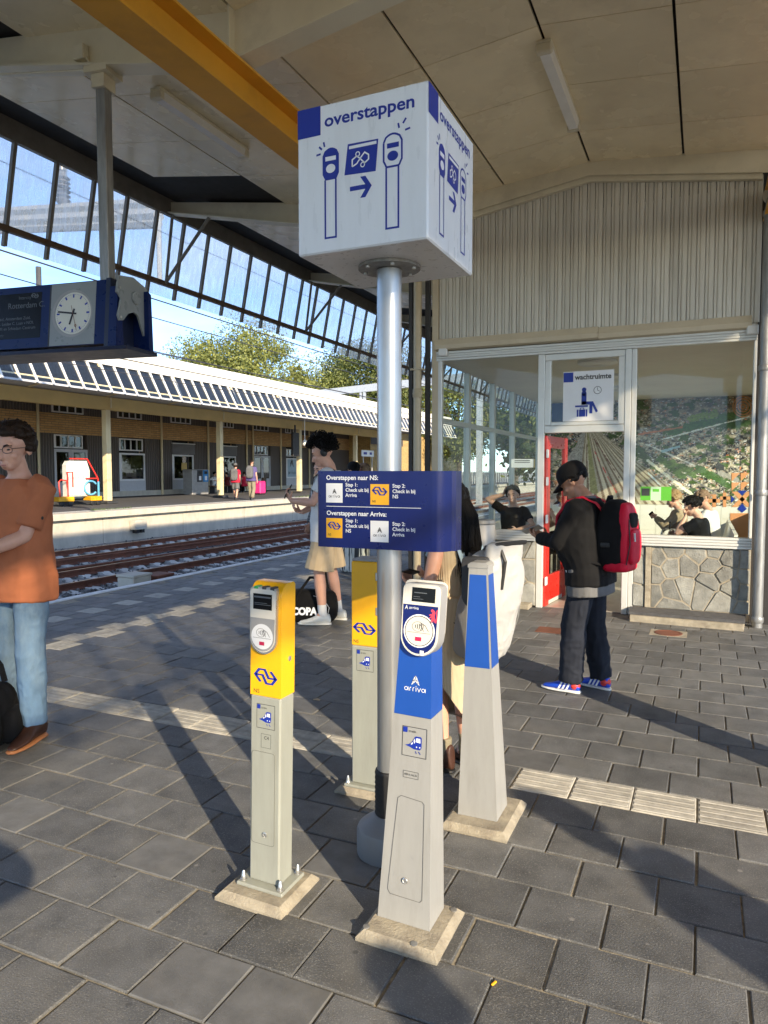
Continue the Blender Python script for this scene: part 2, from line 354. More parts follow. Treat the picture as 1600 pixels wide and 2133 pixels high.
def tactile_me(w, d, along):
    mb = tile_me(w, d)
    for k in range(5):
        o = (k - 2) * .052
        if along == 'x': mb.box(-w / 2 + .012, w / 2 - .012, o - .013, o + .013, -.001, .0032, .003)
        else: mb.box(o - .013, o + .013, -d / 2 + .012, d / 2 - .012, -.001, .0032, .003)
    return mb
T0 = tile_me(TX, TY).mesh('paving_tile'); TH = tile_me(TX / 2, TY).mesh('paving_half_tile')
TSX = tactile_me(TX, TY, 'x').mesh('ribbed_tile'); TSY = tactile_me(TX, TY, 'y').mesh('ribbed_tile')
rng = np.random.default_rng(3)
cells = []
r0, r1 = int((PY0 - OY) / TY) + 1, int((PY1 - OY) / TY) - 1
for r in range(r0, r1):
    y = OY + TY * (r + .5); sh = 0.0 if r % 2 == 0 else .136
    c0 = int((EDGE + .15 - OX - sh) / TX) - 1; c1 = int((REDGE - OX - sh) / TX) + 1
    for c in range(c0, c1):
        x = OX + sh + TX * (c + .5)
        if x - TX / 2 < EDGE + .14 or x + TX / 2 > REDGE: continue
        if -3.0 < x < .4 and 8.45 < y < 14: continue
        kind = 'd'
        if r == 5 and (x < -1.75 and x > -5.4 or x > -.84): kind = 'x'
        elif abs(x + 5.47) < TX / 2 and y > 4.0: kind = 'y'
        elif abs(x + 6.5) < TX / 2 and r % 2 == 0: kind = 'w'
        elif rng.random() < .035: kind = 'p'
        cells.append((x, y, kind))
def occupied(x, y):
    for bx, by, w, d in ((-1.48, 2.21, .29, .28), (-.89, 2.23, .3, .29), (-.885, 3.05, .31, .27), (-1.49, 3.2, .3, .27)):
        if abs(x - bx) < (w + TX) / 2 - .06 and abs(y - by) < (d + TY) / 2 - .06: return True
    return False
def vis(x, y):
    d = np.array([x, y, -EYE]); z = d @ FW
    if z < .3: return 0
    u, v = CX + F_PX * (d @ RT) / z, CY - F_PX * (d @ UP) / z
    return 1 / (z * z) if -40 < u < 1640 and v < 2180 else 0
cells.sort(key=lambda c: -vis(c[0], c[1]))
KIND = {'d': (T0, 'tile', 'paving_tile'), 'p': (T0, 'tile_warm', 'paving_tile'), 'w': (T0, 'tile_white', 'white_paving_tile'), 'x': (TSX, 'tile_white', 'ribbed_tile'), 'y': (TSY, 'tile_white', 'ribbed_tile')}
VAR = {}
rest = {k: MB() for k in KIND}; nd = 0
for (x, y, k) in cells:
    me, m, nm = KIND[k]
    dz = float(rng.normal(0, .0012))
    if vis(x, y) > 0 and nd < 298:
        if (me.name, m) not in VAR: q = me.copy(); q.materials.append(MATS[m]); VAR[(me.name, m)] = q
        o = bpy.data.objects.new(nm, VAR[(me.name, m)]); COL.objects.link(o); o.parent = plat; o.location = (x + rng.normal(0, .0015), y + rng.normal(0, .0015), dz); o.rotation_euler = (rng.normal(0, .003), rng.normal(0, .003), rng.normal(0, .004)); nd += 1
    else:
        t = me; v = np.array([p.co[:] for p in t.vertices]) + (x, y, dz); rest[k].add(v, [tuple(p.vertices) for p in t.polygons])
for k, mb in rest.items():
    me, m, nm = KIND[k]
    if mb.v:
        q = bpy.data.meshes.new(nm); q.from_pydata(mb.v, [], mb.f); q.update(); link({'d': 'paving', 'p': 'patched_paving', 'w': 'white_dashes', 'x': 'ribbed_strip', 'y': 'guidance_strip'}[k], q, m, plat, 'stuff')
# ================================================================== tracks
BAL = -.98
nx, ny = 40, 160
mb = MB(); gx = np.linspace(-19.2, EDGE + .03, nx); gy = np.linspace(-5, 120, ny)
P = np.array([(x, y, BAL + .03) for y in gy for x in gx]); P[:, 2] += .03 * vnoise(P, 2.1, 2)
mb.add(P, [(j * nx + i, j * nx + i + 1, (j + 1) * nx + i + 1, (j + 1) * nx + i) for j in range(ny - 1) for i in range(nx - 1)])
struct(mb.build('track_bed', 'ballast', smooth=True))
ico = bmesh.new(); bmesh.ops.create_icosphere(ico, subdivisions=1, radius=1); iv = np.array([v.co[:] for v in ico.verts]); ifc = [tuple(v.index for v in f.verts) for f in ico.faces]; ico.free()
mb = MB(); vs, fs = [], []
for i in range(9000):
    if i < 6500: x = rng.uniform(-12.4, -10.2); y = 4 + 26 * rng.random() ** 1.5
    else: x = rng.uniform(-19, -12.5); y = 8 + 30 * rng.random()
    s = rng.uniform(.018, .042); q = iv * (s * rng.uniform(.6, 1.2, 3)); a = rng.uniform(0, 6.28); ca, sa = math.cos(a), math.sin(a)
    q = np.c_[q[:, 0] * ca - q[:, 1] * sa, q[:, 0] * sa + q[:, 1] * ca, q[:, 2]] + (x, y, BAL + .05 + s * .2); k = len(vs)
    vs += [tuple(p) for p in q]; fs += [tuple(j + k for j in f) for f in ifc]
me = bpy.data.meshes.new('ballast_stones'); me.from_pydata(vs, [], fs); g = link('ballast_stones', me, 'ballast', None, 'stuff'); tag(g, 'loose grey ballast stones between the sleepers', 'ballast')
RAILP = [(-.075, 0), (.075, 0), (.075, .012), (.012, .035), (.012, .115), (.036, .125), (.036, .16), (-.036, .16), (-.036, .125), (-.012, .115), (-.012, .035), (-.075, .012)]
SLP = MB().prism([(-1.25, 0), (1.25, 0), (1.25, .17), (.55, .2), (.45, .15), (-.45, .15), (-.55, .2), (-1.25, .17)], -.12, .12).mesh('sleeper'); SLP.materials.append(MATS['sleeper'])
CLIP = MB().box(-.11, -.06, -.05, .05, 0, .045, .008).box(.06, .11, -.05, .05, 0, .045, .008).box(-.13, -.1, -.03, .03, 0, .06, .006).box(.1, .13, -.03, .03, 0, .06, .006)
def track(cx, label, y0, y1, nsl):
    t = thing('railway_track', label, 'railway track', (cx, y0, BAL))
    for sd in (-.75, .75):
        rl = MB().prism([(cx + sd + p[0], -.92 + p[1]) for p in RAILP], y0, y1, 'y').build('rail', 'rust', t)
        MB().box(cx + sd - .028, cx + sd + .028, y0, y1, -.76, -.757).build('running_surface', 'rail_shine', rl)
        c = MB()
        for k in range(nsl):
            yy = y0 + .6 * k + .3; c.add([(p[0] + cx + sd, p[1] + yy, p[2] - .918) for p in CLIP.v], CLIP.f)
        c.build('fastenings', 'rust', rl, kind='stuff')
    for k in range(nsl):
        o = bpy.data.objects.new('sleeper', SLP); COL.objects.link(o); o.parent = t; o.location = (0, .6 * k + .3, -.11 + .0)
track(-9.05, 'rusty railway track running directly beside the near platform', 2.0, 90, 60)
track(-12.9, 'middle railway track with pale concrete sleepers and dark rails', 2.0, 110, 120)
track(-16.55, 'reddish rusty railway track beside the opposite platform wall', 2.0, 110, 100)
track(6.7, 'railway track beyond the sunny side of the platform', -6.0, 80, 90)
# switch rails crossing over between the two far tracks
sw = thing('switch_rail', 'pair of rusty switch rails slanting between two tracks', 'rail', (-14, 8, -.92))
for o in (0, 1.46):
    pth = [(-15.9 + o + .0, 8), (-15.45 + o, 16), (-14.6 + o, 27), (-13.7 + o, 38)]
    m2 = MB()
    rings = [[(x + p[0], y, -.93 + p[1]) for p in RAILP] for x, y in pth]; m2.rings(rings).build('rail', 'rust', sw)
for (px, label, mt) in ((280, 'pale grey trackside junction box beside the platform edge', 'concrete'), (328, 'rusty brown trackside junction box beside the pale one', 'rust')):
    q = PX(px, 1196, -8.3); x0, y0, zt_ = -8.3, float(q[1]), float(q[2])
    t = thing('trackside_box', label, 'junction box', (x0, y0, -.95))
    MB().box(x0 - .17, x0 + .17, y0 - .2, y0 + .2, -.95, zt_ - .03, .012).build('housing', mt, t); MB().box(x0 - .185, x0 + .185, y0 - .215, y0 + .215, zt_ - .028, zt_ + .01, .01).build('lid', mt, t)
# ================================================================== opposite platform
OZ, OE = .2, -19.17
op = struct(MB().box(-31, OE + .01, 4, 120, -.95, OZ - .004).build('opposite_platform', 'asphalt'))
for i in range(24):
    y0 = 6 + i * 4.2; MB().box(OE - .22, OE - .17, y0, y0 + 4.19, -.95, OZ - .16).build('wall_panel', 'concrete', op) if False else None
    MB().box(OE - .16, OE + .02, y0, y0 + 4.18, -.95, -.02).build('wall_panel', 'concrete', op)
    MB().box(OE - .55, OE + .22, y0, y0 + 4.185, -.015, OZ, .01).build('coping_slab', 'concrete', op)
MB().box(OE - .72, OE - .58, 6, 106, OZ, OZ + .003).build('painted_line', 'white_paint', op)
mb = MB()
for i in range(1500):
    x = OE - .57 + rng.normal(0, .05); y = rng.uniform(14, 40); 
    if vnoise(np.array([[0, y, 0.]]), .5, 4)[0] < 0: continue
    a = rng.uniform(0, 6.28); h = rng.uniform(.03, .09); d = np.array([math.cos(a), math.sin(a)]) * .012; l = rng.normal(0, .03, 2)
    mb.add([(x - d[0], y - d[1], OZ), (x + d[0], y + d[1], OZ), (x + l[0], y + l[1], OZ + h)], [(0, 1, 2)])
w = mb.build('edge_weeds', 'grass', None, kind='stuff'); tag(w, 'low green weeds along the opposite platform edge', 'weeds')
b = PX(250, 1100, -19.0); t = thing('wall_box', 'small pale cable box hanging on the opposite platform wall', 'cable box', (-18.98, PX(288, 1098, -19.0)[1], -.62))
x, y = -18.98, t.location.y
MB().box(x - .14, x + .14, y - .3, y + .3, -.55, -.2, .01).build('housing', 'concrete', t); MB().box(x - .1, x + .1, y - .2, y - .05, -.68, -.55).box(x - .1, x + .1, y + .05, y + .2, -.68, -.55).build('cable_gland', 'dark_void', t)
# ================================================================== canopy cross-sections
RX = -1.22
def canopy(root, rx, half_k, half_t, zs, ys, y0, y1, mats, sides, pane, bar_pitch, prof, rail_on=True):
    pass
CAN = thing('platform_canopy', 'cream ceilinged platform canopy with yellow beams and sloping glass skirts', 'canopy', (RX, 4.25, 0))
KX, TIPX, BOTX = 1.83, 5.78, 6.03                                 # distances from the ridge line
RY = [4.25 + 3.94 * k for k in range(-3, 9)]
def zc(d):  # ceiling height at distance d from ridge
    return 4.97 - .10 * d if d <= KX else 4.787 + .155 * (d - KX)
def zb(d):  # rafter underside
    return 4.68 - .142 * d if d <= KX else 4.42 + .213 * (d - KX)
for Y in RY:
    fac = abs(Y - 8.19) < .1
    def zbb(d): return (4.83 - .15 * d) if (fac and d <= KX) else zb(d)
    ds = [-TIPX, -KX, 0, KX, TIPX]
    if Y > 8.5 and Y < 13.5: pass
    top = [(RX + d, zc(abs(d)) + .015) for d in ds]; bot = [(RX + d, zbb(abs(d))) for d in ds[::-1]]
    if fac: bot = [(RX + TIPX, zb(TIPX)), (RX + KX + .02, zb(KX)), (RX + KX - .02, zbb(KX - .02)), (RX, zbb(0)), (RX - KX + .02, zbb(KX - .02)), (RX - KX - .02, zb(KX)), (RX - TIPX, zb(TIPX))]
    rf = MB().prism(top + bot, Y - .008, Y + .008, 'y').build('rafter', 'steel_cream', CAN)
    for a, b in ((-TIPX, -KX), (-KX, 0), (0, KX), (KX, TIPX)):
        za, zz = zb(abs(a)), zb(abs(b))
        if fac and abs(a) <= KX and abs(b) <= KX: continue
        MB().prism([(RX + a, za - .013), (RX + b, zz - .013), (RX + b, zz + .003), (RX + a, za + .003)], Y - .085, Y + .085, 'y').build('flange', 'steel_cream', rf)
    for sd in (-1, 1): MB().box(RX + sd * KX - .006, RX + sd * KX + .006, Y - .075, Y + .075, zbb(KX) if not fac else zb(KX), zc(KX) + .01).build('stiffener', 'steel_cream', rf)
    # struts of the skirt
    for sd in (-1, 1):
        MB().tube([(RX + sd * (TIPX - .02), Y, zb(TIPX)), (RX + sd * (BOTX - .13), Y, 4.3)], .022, 6).build('strut', 'skirt_frame', CAN)
        MB().tube([(RX + sd * 5.12, Y, zb(5.12) - .01), (RX + sd * (BOTX - .12), Y, 4.3)], .024, 6).build('brace', 'skirt_frame', CAN)
CY0, CY1 = RY[0] - 1.5, RY[-1] + 1.2
for sd in (-1, 1):
    # longitudinal yellow I-beam under the kink
    x = RX + sd * KX; zt, zl = 4.40, 4.13
    y1b = CY1
    MB().prism([(x - .12, zl), (x + .12, zl), (x + .12, zl + .018), (x + .006, zl + .02), (x + .006, zt - .02), (x + .12, zt - .018), (x + .12, zt), (x - .12, zt), (x - .12, zt - .018), (x - .006, zt - .02), (x - .006, zl + .02), (x - .12, zl + .018)], CY0, y1b, 'y').build('longitudinal_beam', 'steel_yellow', CAN)
    # roof deck above the panels, dark edge boards, edge beam
    MB().prism([(RX, zc(0) + .06), (x, zc(KX) + .06), (RX + sd * TIPX, zc(TIPX) + .06), (RX + sd * TIPX, zc(TIPX) + .14), (x, zc(KX) + .14), (RX, zc(0) + .14)], CY0, CY1, 'y').build('roof_deck', 'dark_void', CAN)
    xt = RX + sd * TIPX
    MB().box(min(xt, xt + sd * .06), max(xt, xt + sd * .06), CY0, CY1, zb(TIPX) - .04, zc(TIPX) + .2).build('edge_beam', 'skirt_frame', CAN)
    MB().box(min(xt + sd * .061, xt + sd * .16), max(xt + sd * .061, xt + sd * .16), CY0, CY1, zc(TIPX) + .02, zc(TIPX) + .2).build('gutter', 'steel_cream', CAN)
    # skirt glazing
    xa, za, xb_, zb_ = RX + sd * (TIPX + .03), zb(TIPX) - .045, RX + sd * BOTX, 4.13
    npn = int((CY1 - CY0) / .563)
    barm = MB().prism([(xa - .024, za), (xa + .024, za), (xb_ + .024, zb_), (xb_ - .024, zb_)], -.022, .022, 'y').mesh('glazing_bar')
    panem = MB().prism([(xa - .003 + sd * .03, za - .0), (xa + .003 + sd * .03, za - .0), (xb_ + .003 + sd * .03, zb_ + .01), (xb_ - .003 + sd * .03, zb_ + .01)], .024, .539, 'y').mesh('glass_pane')
    barm.materials.append(MATS['skirt_frame']); panem.materials.append(MATS['skirt_glass'])
    for i in range(npn):
        for me in (barm, panem):
            o = bpy.data.objects.new(me.name.split('.')[0], me); COL.objects.link(o); o.parent = CAN; o.location = Vector((0, 8.5 + .563 * (i - int((8.5 - CY0) / .563)), 0)) - CAN.location
    f = .155; xr, zr = xb_ + (xa - xb_) * f - sd * .05, zb_ + (za - zb_) * f
    MB().box(xr - .03, xr + .03, CY0, CY1, zr - .03, zr + .035).build('skirt_rail', 'skirt_rail', CAN)
    f = .8; xr, zr = xb_ + (xa - xb_) * f + sd * .05, zb_ + (za - zb_) * f
    MB().tube([(xr, CY0, zr), (xr, CY1, zr)], .004, 5).build('wire', 'dark_void', CAN)
# ceiling panels: middle bays in front of the waiting room, wings all along
def panel(d0, d1, ya, yb, sd):
    g = .011; a, b = sorted((sd * (d0 + g), sd * (d1 - g)))
    za, zz = zc(abs(a)), zc(abs(b)); th = .02
    MB().prism([(RX + a, za), (RX + b, zz), (RX + b, zz + th), (RX + a, za + th)], ya + .004, yb - .004, 'y').build('ceiling_panel', 'ceiling', CAN)
rows = [8.35 - .925 * k for k in range(0, 18)]
for i in range(len(rows) - 1):
    for sd in (-1, 1):
        panel(0, .95, rows[i + 1], rows[i], sd); panel(.95, KX, rows[i + 1], rows[i], sd)
rows = [4.25 - 3.94 * 3 + .985 * k for k in range(0, 46)]
for i in range(len(rows) - 1):
    for sd in (-1, 1):
        if sd == 1 and (i % 4 or True) and i >= 17: continue
        panel(KX, 2.85, rows[i], rows[i + 1], sd); panel(2.85, 3.88, rows[i], rows[i + 1], sd)
        ym = (rows[i] + rows[i + 1]) / 2
        if ((ym - 4.25) % 3.94) < 2.95 and sd < 0: panel(3.88, 5.22, rows[i], rows[i + 1], sd)
for sd in (-1, 1):
    a, b = sorted((RX + sd * 3.8, RX + sd * (TIPX - .01)))
    za, zz = zc(abs(a - RX)) + .05, zc(abs(b - RX)) + .05
    MB().prism([(a, za), (b, zz), (b, zz + .005), (a, za + .005)], CY0, CY1, 'y').build('edge_lining', 'dark_void', CAN)
# canopy columns outside the waiting room
for X, Y in ((RX + KX, 4.25), (RX + KX, -3.63), (RX - KX, -3.63)):
    MB().box(X - .1, X + .1, Y - .1, Y + .1, 0, 4.13, .01).build('column', 'steel_yellow', CAN)
# ================================================================== waiting room
mat('clad', (.62, .6, .53), .5, var=.06, scale=2, dirt=(.34, .32, .27), damt=.35, dscale=1.5, rnd=.06, stretch=(3, 3, .6))
mat('alu', (.66, .66, .62), .35, metal=.25, var=.06, scale=4, dirt=(.42, .41, .37), damt=.4, dscale=4)
mat('fascia', (.56, .48, .34), .5, var=.08, dirt=(.38, .31, .22), damt=.5, dscale=3)
mat('red_door', (.62, .02, .012), .3, var=.06, coat=.3)
mat('stone', (.24, .24, .215), .75, var=.28, scale=10, bump=.9, bscale=70, dirt=(.34, .33, .28), damt=.5, dscale=2.5, rnd=.34)
mat('mortar', (.32, .28, .21), .95, var=.2, scale=20, bump=.5, bscale=90)
mat('galv', (.28, .285, .28), .45, metal=.5, var=.25, scale=8, stretch=(4, 4, .6), dirt=(.2, .16, .12), damt=.4)
mat('tan_pipe', (.5, .42, .28), .4, var=.08)
mat('dark_frame', (.03, .027, .025), .5)
mat('white_plastic', (.74, .74, .71), .4, var=.04)
mat('in_white', (.85, .82, .72), .6, var=.05, scale=1.5)
mat('in_tile', (.74, .72, .64), .3, var=.04)
mat('in_floor', (.34, .31, .26), .35, var=.15)
mat('orange_print', (.66, .3, .13), .5, var=.05)
mat('blue_print', (.006, .032, .3), .4, var=.05)
mat('navy', (.012, .03, .13), .4)
mat('sign_white', (.78, .79, .8), .35, var=.03)
mat('green_print', (.14, .5, .05), .5, var=.03); mat('pale_print', (.62, .8, .55), .5, var=.03)
mat('black', (.012, .012, .012), .5, var=.2)
mat('darkgray', (.05, .05, .052), .6, var=.2)
FY, LX, RXW, RI = 8.28, -3.04, .47, .86
rc = ray(1450, 828); BYW = float(rc[1] * ((2.945 - EYE) / rc[2]))
WR = thing('waiting_room', 'waiting room with aluminium windows, crazy paved stone base and ribbed gable', 'building', ((LX + RXW) / 2, FY, 0))
def wp(name, m, mb, **k): return mb.build(name, m, WR, **k)
# gable boards
pitch = .0868; nb = int((RXW - .02 - LX) / pitch)
gab = wp('gable_backing', 'clad', MB().box(LX, RXW, FY + .03, FY + .05, 3.0, 4.5))
for i in range(nb):
    x0 = LX + .05 + i * pitch; x1 = x0 + pitch
    def zt(x): return 4.845 - .15 * abs(x - RX)
    m = MB(); g = .006
    prof = [(x0 + g, .028), (x0 + g, .006), (x0 + g + .005, 0), (x0 + .029, 0), (x0 + .033, .012), (x0 + .038, .012), (x0 + .042, 0), (x1 - .005, 0), (x1, .006), (x1, .028)]
    m.add([(p[0], FY + p[1], 3.12) for p in prof] + [(p[0], FY + p[1], zt(p[0])) for p in prof], [(k, k + 1, len(prof) + k + 1, len(prof) + k) for k in range(len(prof) - 1)])
    wp('cladding_board', 'clad', m)
for a, b in ((LX, RX), (RX, RXW)):
    za, zz = zt(a) - .01, zt(b) - .01
    wp('verge_trim', 'steel_cream', MB().prism([(a, za - .055), (b, zz - .055), (b, zz + .01), (a, za + .01)], FY - .06, FY - .003, 'y'))
wp('corner_board', 'fascia', MB().box(LX - .03, LX + .05, FY - .02, FY + .03, 0, 4.5, .004))
wp('fascia_board', 'fascia', MB().prism([(FY - .04, 3.055), (FY - .085, 3.07), (FY - .085, 3.12), (FY - .05, 3.195), (FY - .001, 3.2), (FY - .001, 3.055)], LX + .03, -1.1, 'x'))
wp('fascia_board', 'fascia', MB().prism([(FY - .04, 3.045), (FY - .085, 3.06), (FY - .085, 3.11), (FY - .05, 3.185), (FY - .001, 3.19), (FY - .001, 3.045)], -1.097, RXW - .06, 'x'))
for k in range(4): wp('lintel_profile', 'alu', MB().box(LX + .03, RXW, FY - .03 - .006 * (k % 2), FY + .06, 2.935 + k * .028, 2.962 + k * .028, .004))
for x in (LX + .13, RXW - .05): 
    t = thing('junction_box', 'small white electrical box at the %s end of the aluminium lintel' % ('pillar' if x < 0 else 'drainpipe'), 'electrical box', (x, FY - .07, 2.99)); MB().box(x - .055, x + .055, FY - .085, FY - .037, 2.985, 3.085, .01).build('housing', 'white_plastic', t); MB().box(x - .045, x + .045, FY - .089, FY - .0855, 2.995, 3.075, .002).build('cover', 'white_plastic', t)
# frames
def fr(x0, x1, z0, z1, name='frame', d0=-.02, d1=.05, m='alu'): return wp(name, m, MB().box(x0, x1, FY + d0, FY + d1, z0, z1, .005))
fr(LX + .05, LX + .1, .9, 2.935, 'jamb'); fr(-1.765, -1.69, 0, 2.935, 'jamb'); fr(-.81, -.745, 0, 2.935, 'jamb'); fr(-.742, -.69, 0, 2.935, 'jamb', -.01); fr(RXW - .03, RXW, .9, 2.935, 'jamb')
fr(-1.689, -.811, 2.035, 2.115, 'transom'); fr(-1.689, -.811, 2.86, 2.933, 'transom_frame', -.012); fr(-1.689, -1.62, 2.117, 2.858, 'transom_frame', -.012); fr(-.88, -.811, 2.117, 2.858, 'transom_frame', -.012); fr(-1.619, -.881, 2.117, 2.16, 'transom_frame', -.012)
for x0, x1 in ((LX + .1, -1.766), (-.689, RXW + .0)):
    for k in range(4): wp('sill_profile', 'alu', MB().box(x0, x1, FY - .06 - .008 * (k % 2), FY + .05, .785 + k * .03, .813 + k * .03, .004))
def pane(x0, x1, z0, z1): return wp('window_pane', 'window_glass', MB().box(x0, x1, FY + .012, FY + .018, z0, z1))
pane(LX + .1, -1.765, .906, 2.935); pane(-.69, RXW - .03, .906, 2.935); pane(-1.62, -.88, 2.16, 2.86)
# crazy paving stones: clipped voronoi cells
def voronoi(x0, x1, z0, z1, pts, gap):
    out = []
    for i, p in enumerate(pts):
        pg = [(x0, z0), (x1, z0), (x1, z1), (x0, z1)]
        for j, q in enumerate(pts):
            if i == j: continue
            mx_, mz = (p[0] + q[0]) / 2, (p[1] + q[1]) / 2; nx_, nz_ = q[0] - p[0], q[1] - p[1]; L = math.hypot(nx_, nz_); nx_ /= L; nz_ /= L
            mx_ -= nx_ * gap / 2; mz -= nz_ * gap / 2
            new = []
            for k in range(len(pg)):
                a, b = pg[k], pg[(k + 1) % len(pg)]; da = (a[0] - mx_) * nx_ + (a[1] - mz) * nz_; db = (b[0] - mx_) * nx_ + (b[1] - mz) * nz_
                if da <= 0: new.append(a)
                if (da < 0) != (db < 0): t = da / (da - db); new.append((a[0] + (b[0] - a[0]) * t, a[1] + (b[1] - a[1]) * t))
            pg = new
            if len(pg) < 3: break
        if len(pg) >= 3: out.append(pg)
    return out
rs = random.Random(11)
def stones(x0, x1, z0, z1, n, yf, s):
    rs.seed(s); pts = []
    while len(pts) < n:
        best = max(((rs.uniform(x0, x1), rs.uniform(z0, z1)) for _ in range(8)), key=lambda c: min([(c[0] - p[0]) ** 2 + ((c[1] - p[1]) * 1.0) ** 2 for p in pts] + [9])); pts.append(best)
    wp('mortar_bed', 'mortar', MB().box(x0, x1, yf + .005, FY + .06, z0, z1))
    for pg in voronoi(x0 + .004, x1 - .004, z0 + .004, z1 - .004, pts, .013):
        c = np.mean(pg, 0); ins = []
        for p in pg: d = np.array(p) - c; ins.append(tuple(c + d * (1 - .008 / max(.03, np.linalg.norm(d)))))
        n_ = len(pg); h = rs.uniform(0, .014); tx, tz = rs.uniform(-.04, .04), rs.uniform(-.04, .04); m = MB()
        m.add([(p[0], yf + .007, p[1]) for p in pg] + [(p[0], yf - h + rs.uniform(0, .003) + tx * (p[0] - c[0]) + tz * (p[1] - c[1]), p[1]) for p in ins], [tuple(range(n_, 2 * n_))] + [(k, (k + 1) % n_, n_ + (k + 1) % n_, n_ + k) for k in range(n_)])
        wp('stone', 'stone', m)
stones(-.5, RXW, .1, .78, 22, FY - .02, 5); stones(-.69, -.565, .1, .78, 3, FY - .005, 2); stones(LX + .06, -1.77, .02, .78, 22, FY - .02, 9)
wp('pier', 'plate_cement', MB().box(-.562, -.503, FY - .03, FY + .05, .1, .78, .004))
stp = thing('step', 'low worn concrete step at the foot of the stone wall', 'step', (-.12, 8.05, 0))
MB().prism([(-.68, 7.9), (.4, 7.86), (.43, 8.24), (-.7, 8.24)], 0, .07, 'z').build('step_base', 'plate_cement', stp); MB().prism([(-.695, 7.93), (.41, 7.89), (.435, 8.25), (-.71, 8.25)], .0715, .1, 'z').build('step_top', 'asphalt', stp)
stl = anchor(MB().box(LX + .1, -1.8, 8.05, 8.25, 0, .06, .01).build('kerb_block', 'plate_cement')); tag(stl, 'low concrete kerb block left of the red door', 'kerb')
# door leaf, opened inwards
dl = thing('door_leaf', 'open red framed glass door with white hinges', 'door', (-1.685, FY + .03, .01), R(84))
Wd = .86
def dp(name, m, mb): return mb.build(name, m, dl, world=False)
for x0, x1, z0, z1 in ((0, .14, 0, 2.0), (Wd - .12, Wd, 0, 2.0), (.141, Wd - .121, 1.86, 2.0), (.141, Wd - .121, .05, .35)):
    dp('door_frame', 'red_door', MB().box(x0, x1, -.022, .022, z0, z1, .004))
dp('door_glass', 'window_glass', MB().box(.14, Wd - .12, -.004, .004, .35, 1.86))
dp('kick_plate', 'alu', MB().box(.141, Wd - .121, -.01, .01, .0, .048))
for z in (.25, .98, 1.42, 1.74): dp('hinge', 'white_plastic', MB().box(-.03, .012, -.034, -.0225, z, z + .1, .006).box(.014, .05, -.034, -.0225, z, z + .1, .006))
dp('door_handle', 'dark_frame', MB().tube([(Wd - .06, -.022, 1.0), (Wd - .06, -.07, 1.0), (Wd - .17, -.07, 1.0)], .01))
# interior
struct(MB().box(LX + .12, RI, FY + .061, BYW, -.011, .004).build('waiting_room_floor', 'in_floor'))
wp('ceiling', 'in_white', MB().box(LX, RI + .06, FY + .061, BYW + .1, 2.95, 3.0))
wp('back_wall', 'in_tile', MB().box(LX, RI + .06, BYW + .003, BYW + .1, 0, 2.95))
wp('side_wall', 'in_tile', MB().box(RI + .001, RI + .06, FY + .061, BYW, 0, .9)); wp('side_wall', 'in_tile', MB().box(RI + .001, RI + .06, FY + .061, BYW, 2.6, 2.949)); wp('window_pane', 'window_glass', MB().box(RI + .03, RI + .036, FY + .1, BYW - .05, .9, 2.6))
for y in (FY + .1, 9.55, 10.85, 12.1, BYW - .06): wp('mullion', 'alu', MB().box(RI + .002, RI + .059, y - .04, y + .04, .9, 2.6, .004))
wp('corner_wall', 'dark_frame', MB().box(RXW + .001, RI + .06, FY + .02, FY + .06, 0, 4.4))
zm = PY(1450, 1053, BYW)[2]
for i in range(14):
    for j in range(4):
        w_ = (RI - LX) / 14; wp('wall_tile', 'in_tile', MB().box(LX + w_ * i + .004, LX + w_ * (i + 1) - .004, BYW - .004, BYW + .004, zm - .24 * (j + 1) + .004, zm - .24 * j - .004, .002))
# glazed wall towards the track
for y in (FY + .1, 9.55, 10.85, 12.1, BYW - .1): wp('mullion', 'alu', MB().box(LX - .02, LX + .06, y - .045, y + .045, .78, 2.949, .004))
wp('parapet', 'in_white', MB().box(LX - .04, LX + .05, FY + .062, BYW, 0, .778)); wp('side_sill', 'alu', MB().box(LX - .06, LX + .1, FY + .07, BYW - .01, .78, .82, .004))
wp('side_transom', 'alu', MB().box(LX - .018, LX + .058, FY + .07, BYW, 2.2, 2.26, .004))
wp('window_pane', 'window_glass', MB().box(LX + .01, LX + .016, FY + .15, BYW - .1, .82, 2.95))
for i in range(3):
    y = 9.1 + 1.5 * i; x = -1.22
    t = thing('ceiling_lamp', 'round white disc lamp on the waiting room ceiling', 'lamp', (x, y, 2.9), 0, 'waiting room ceiling lamps'); MB().lathe([(.2, .0), (.235, .015), (.24, .03), (.235, .05)], (x, y, 2.899), 28).build('lamp_shade', 'sign_white', t, True); MB().lathe([(.05, 0), (.05, .004)], (x, y, 2.8945), 12).build('lamp_cap', 'white_plastic', t)
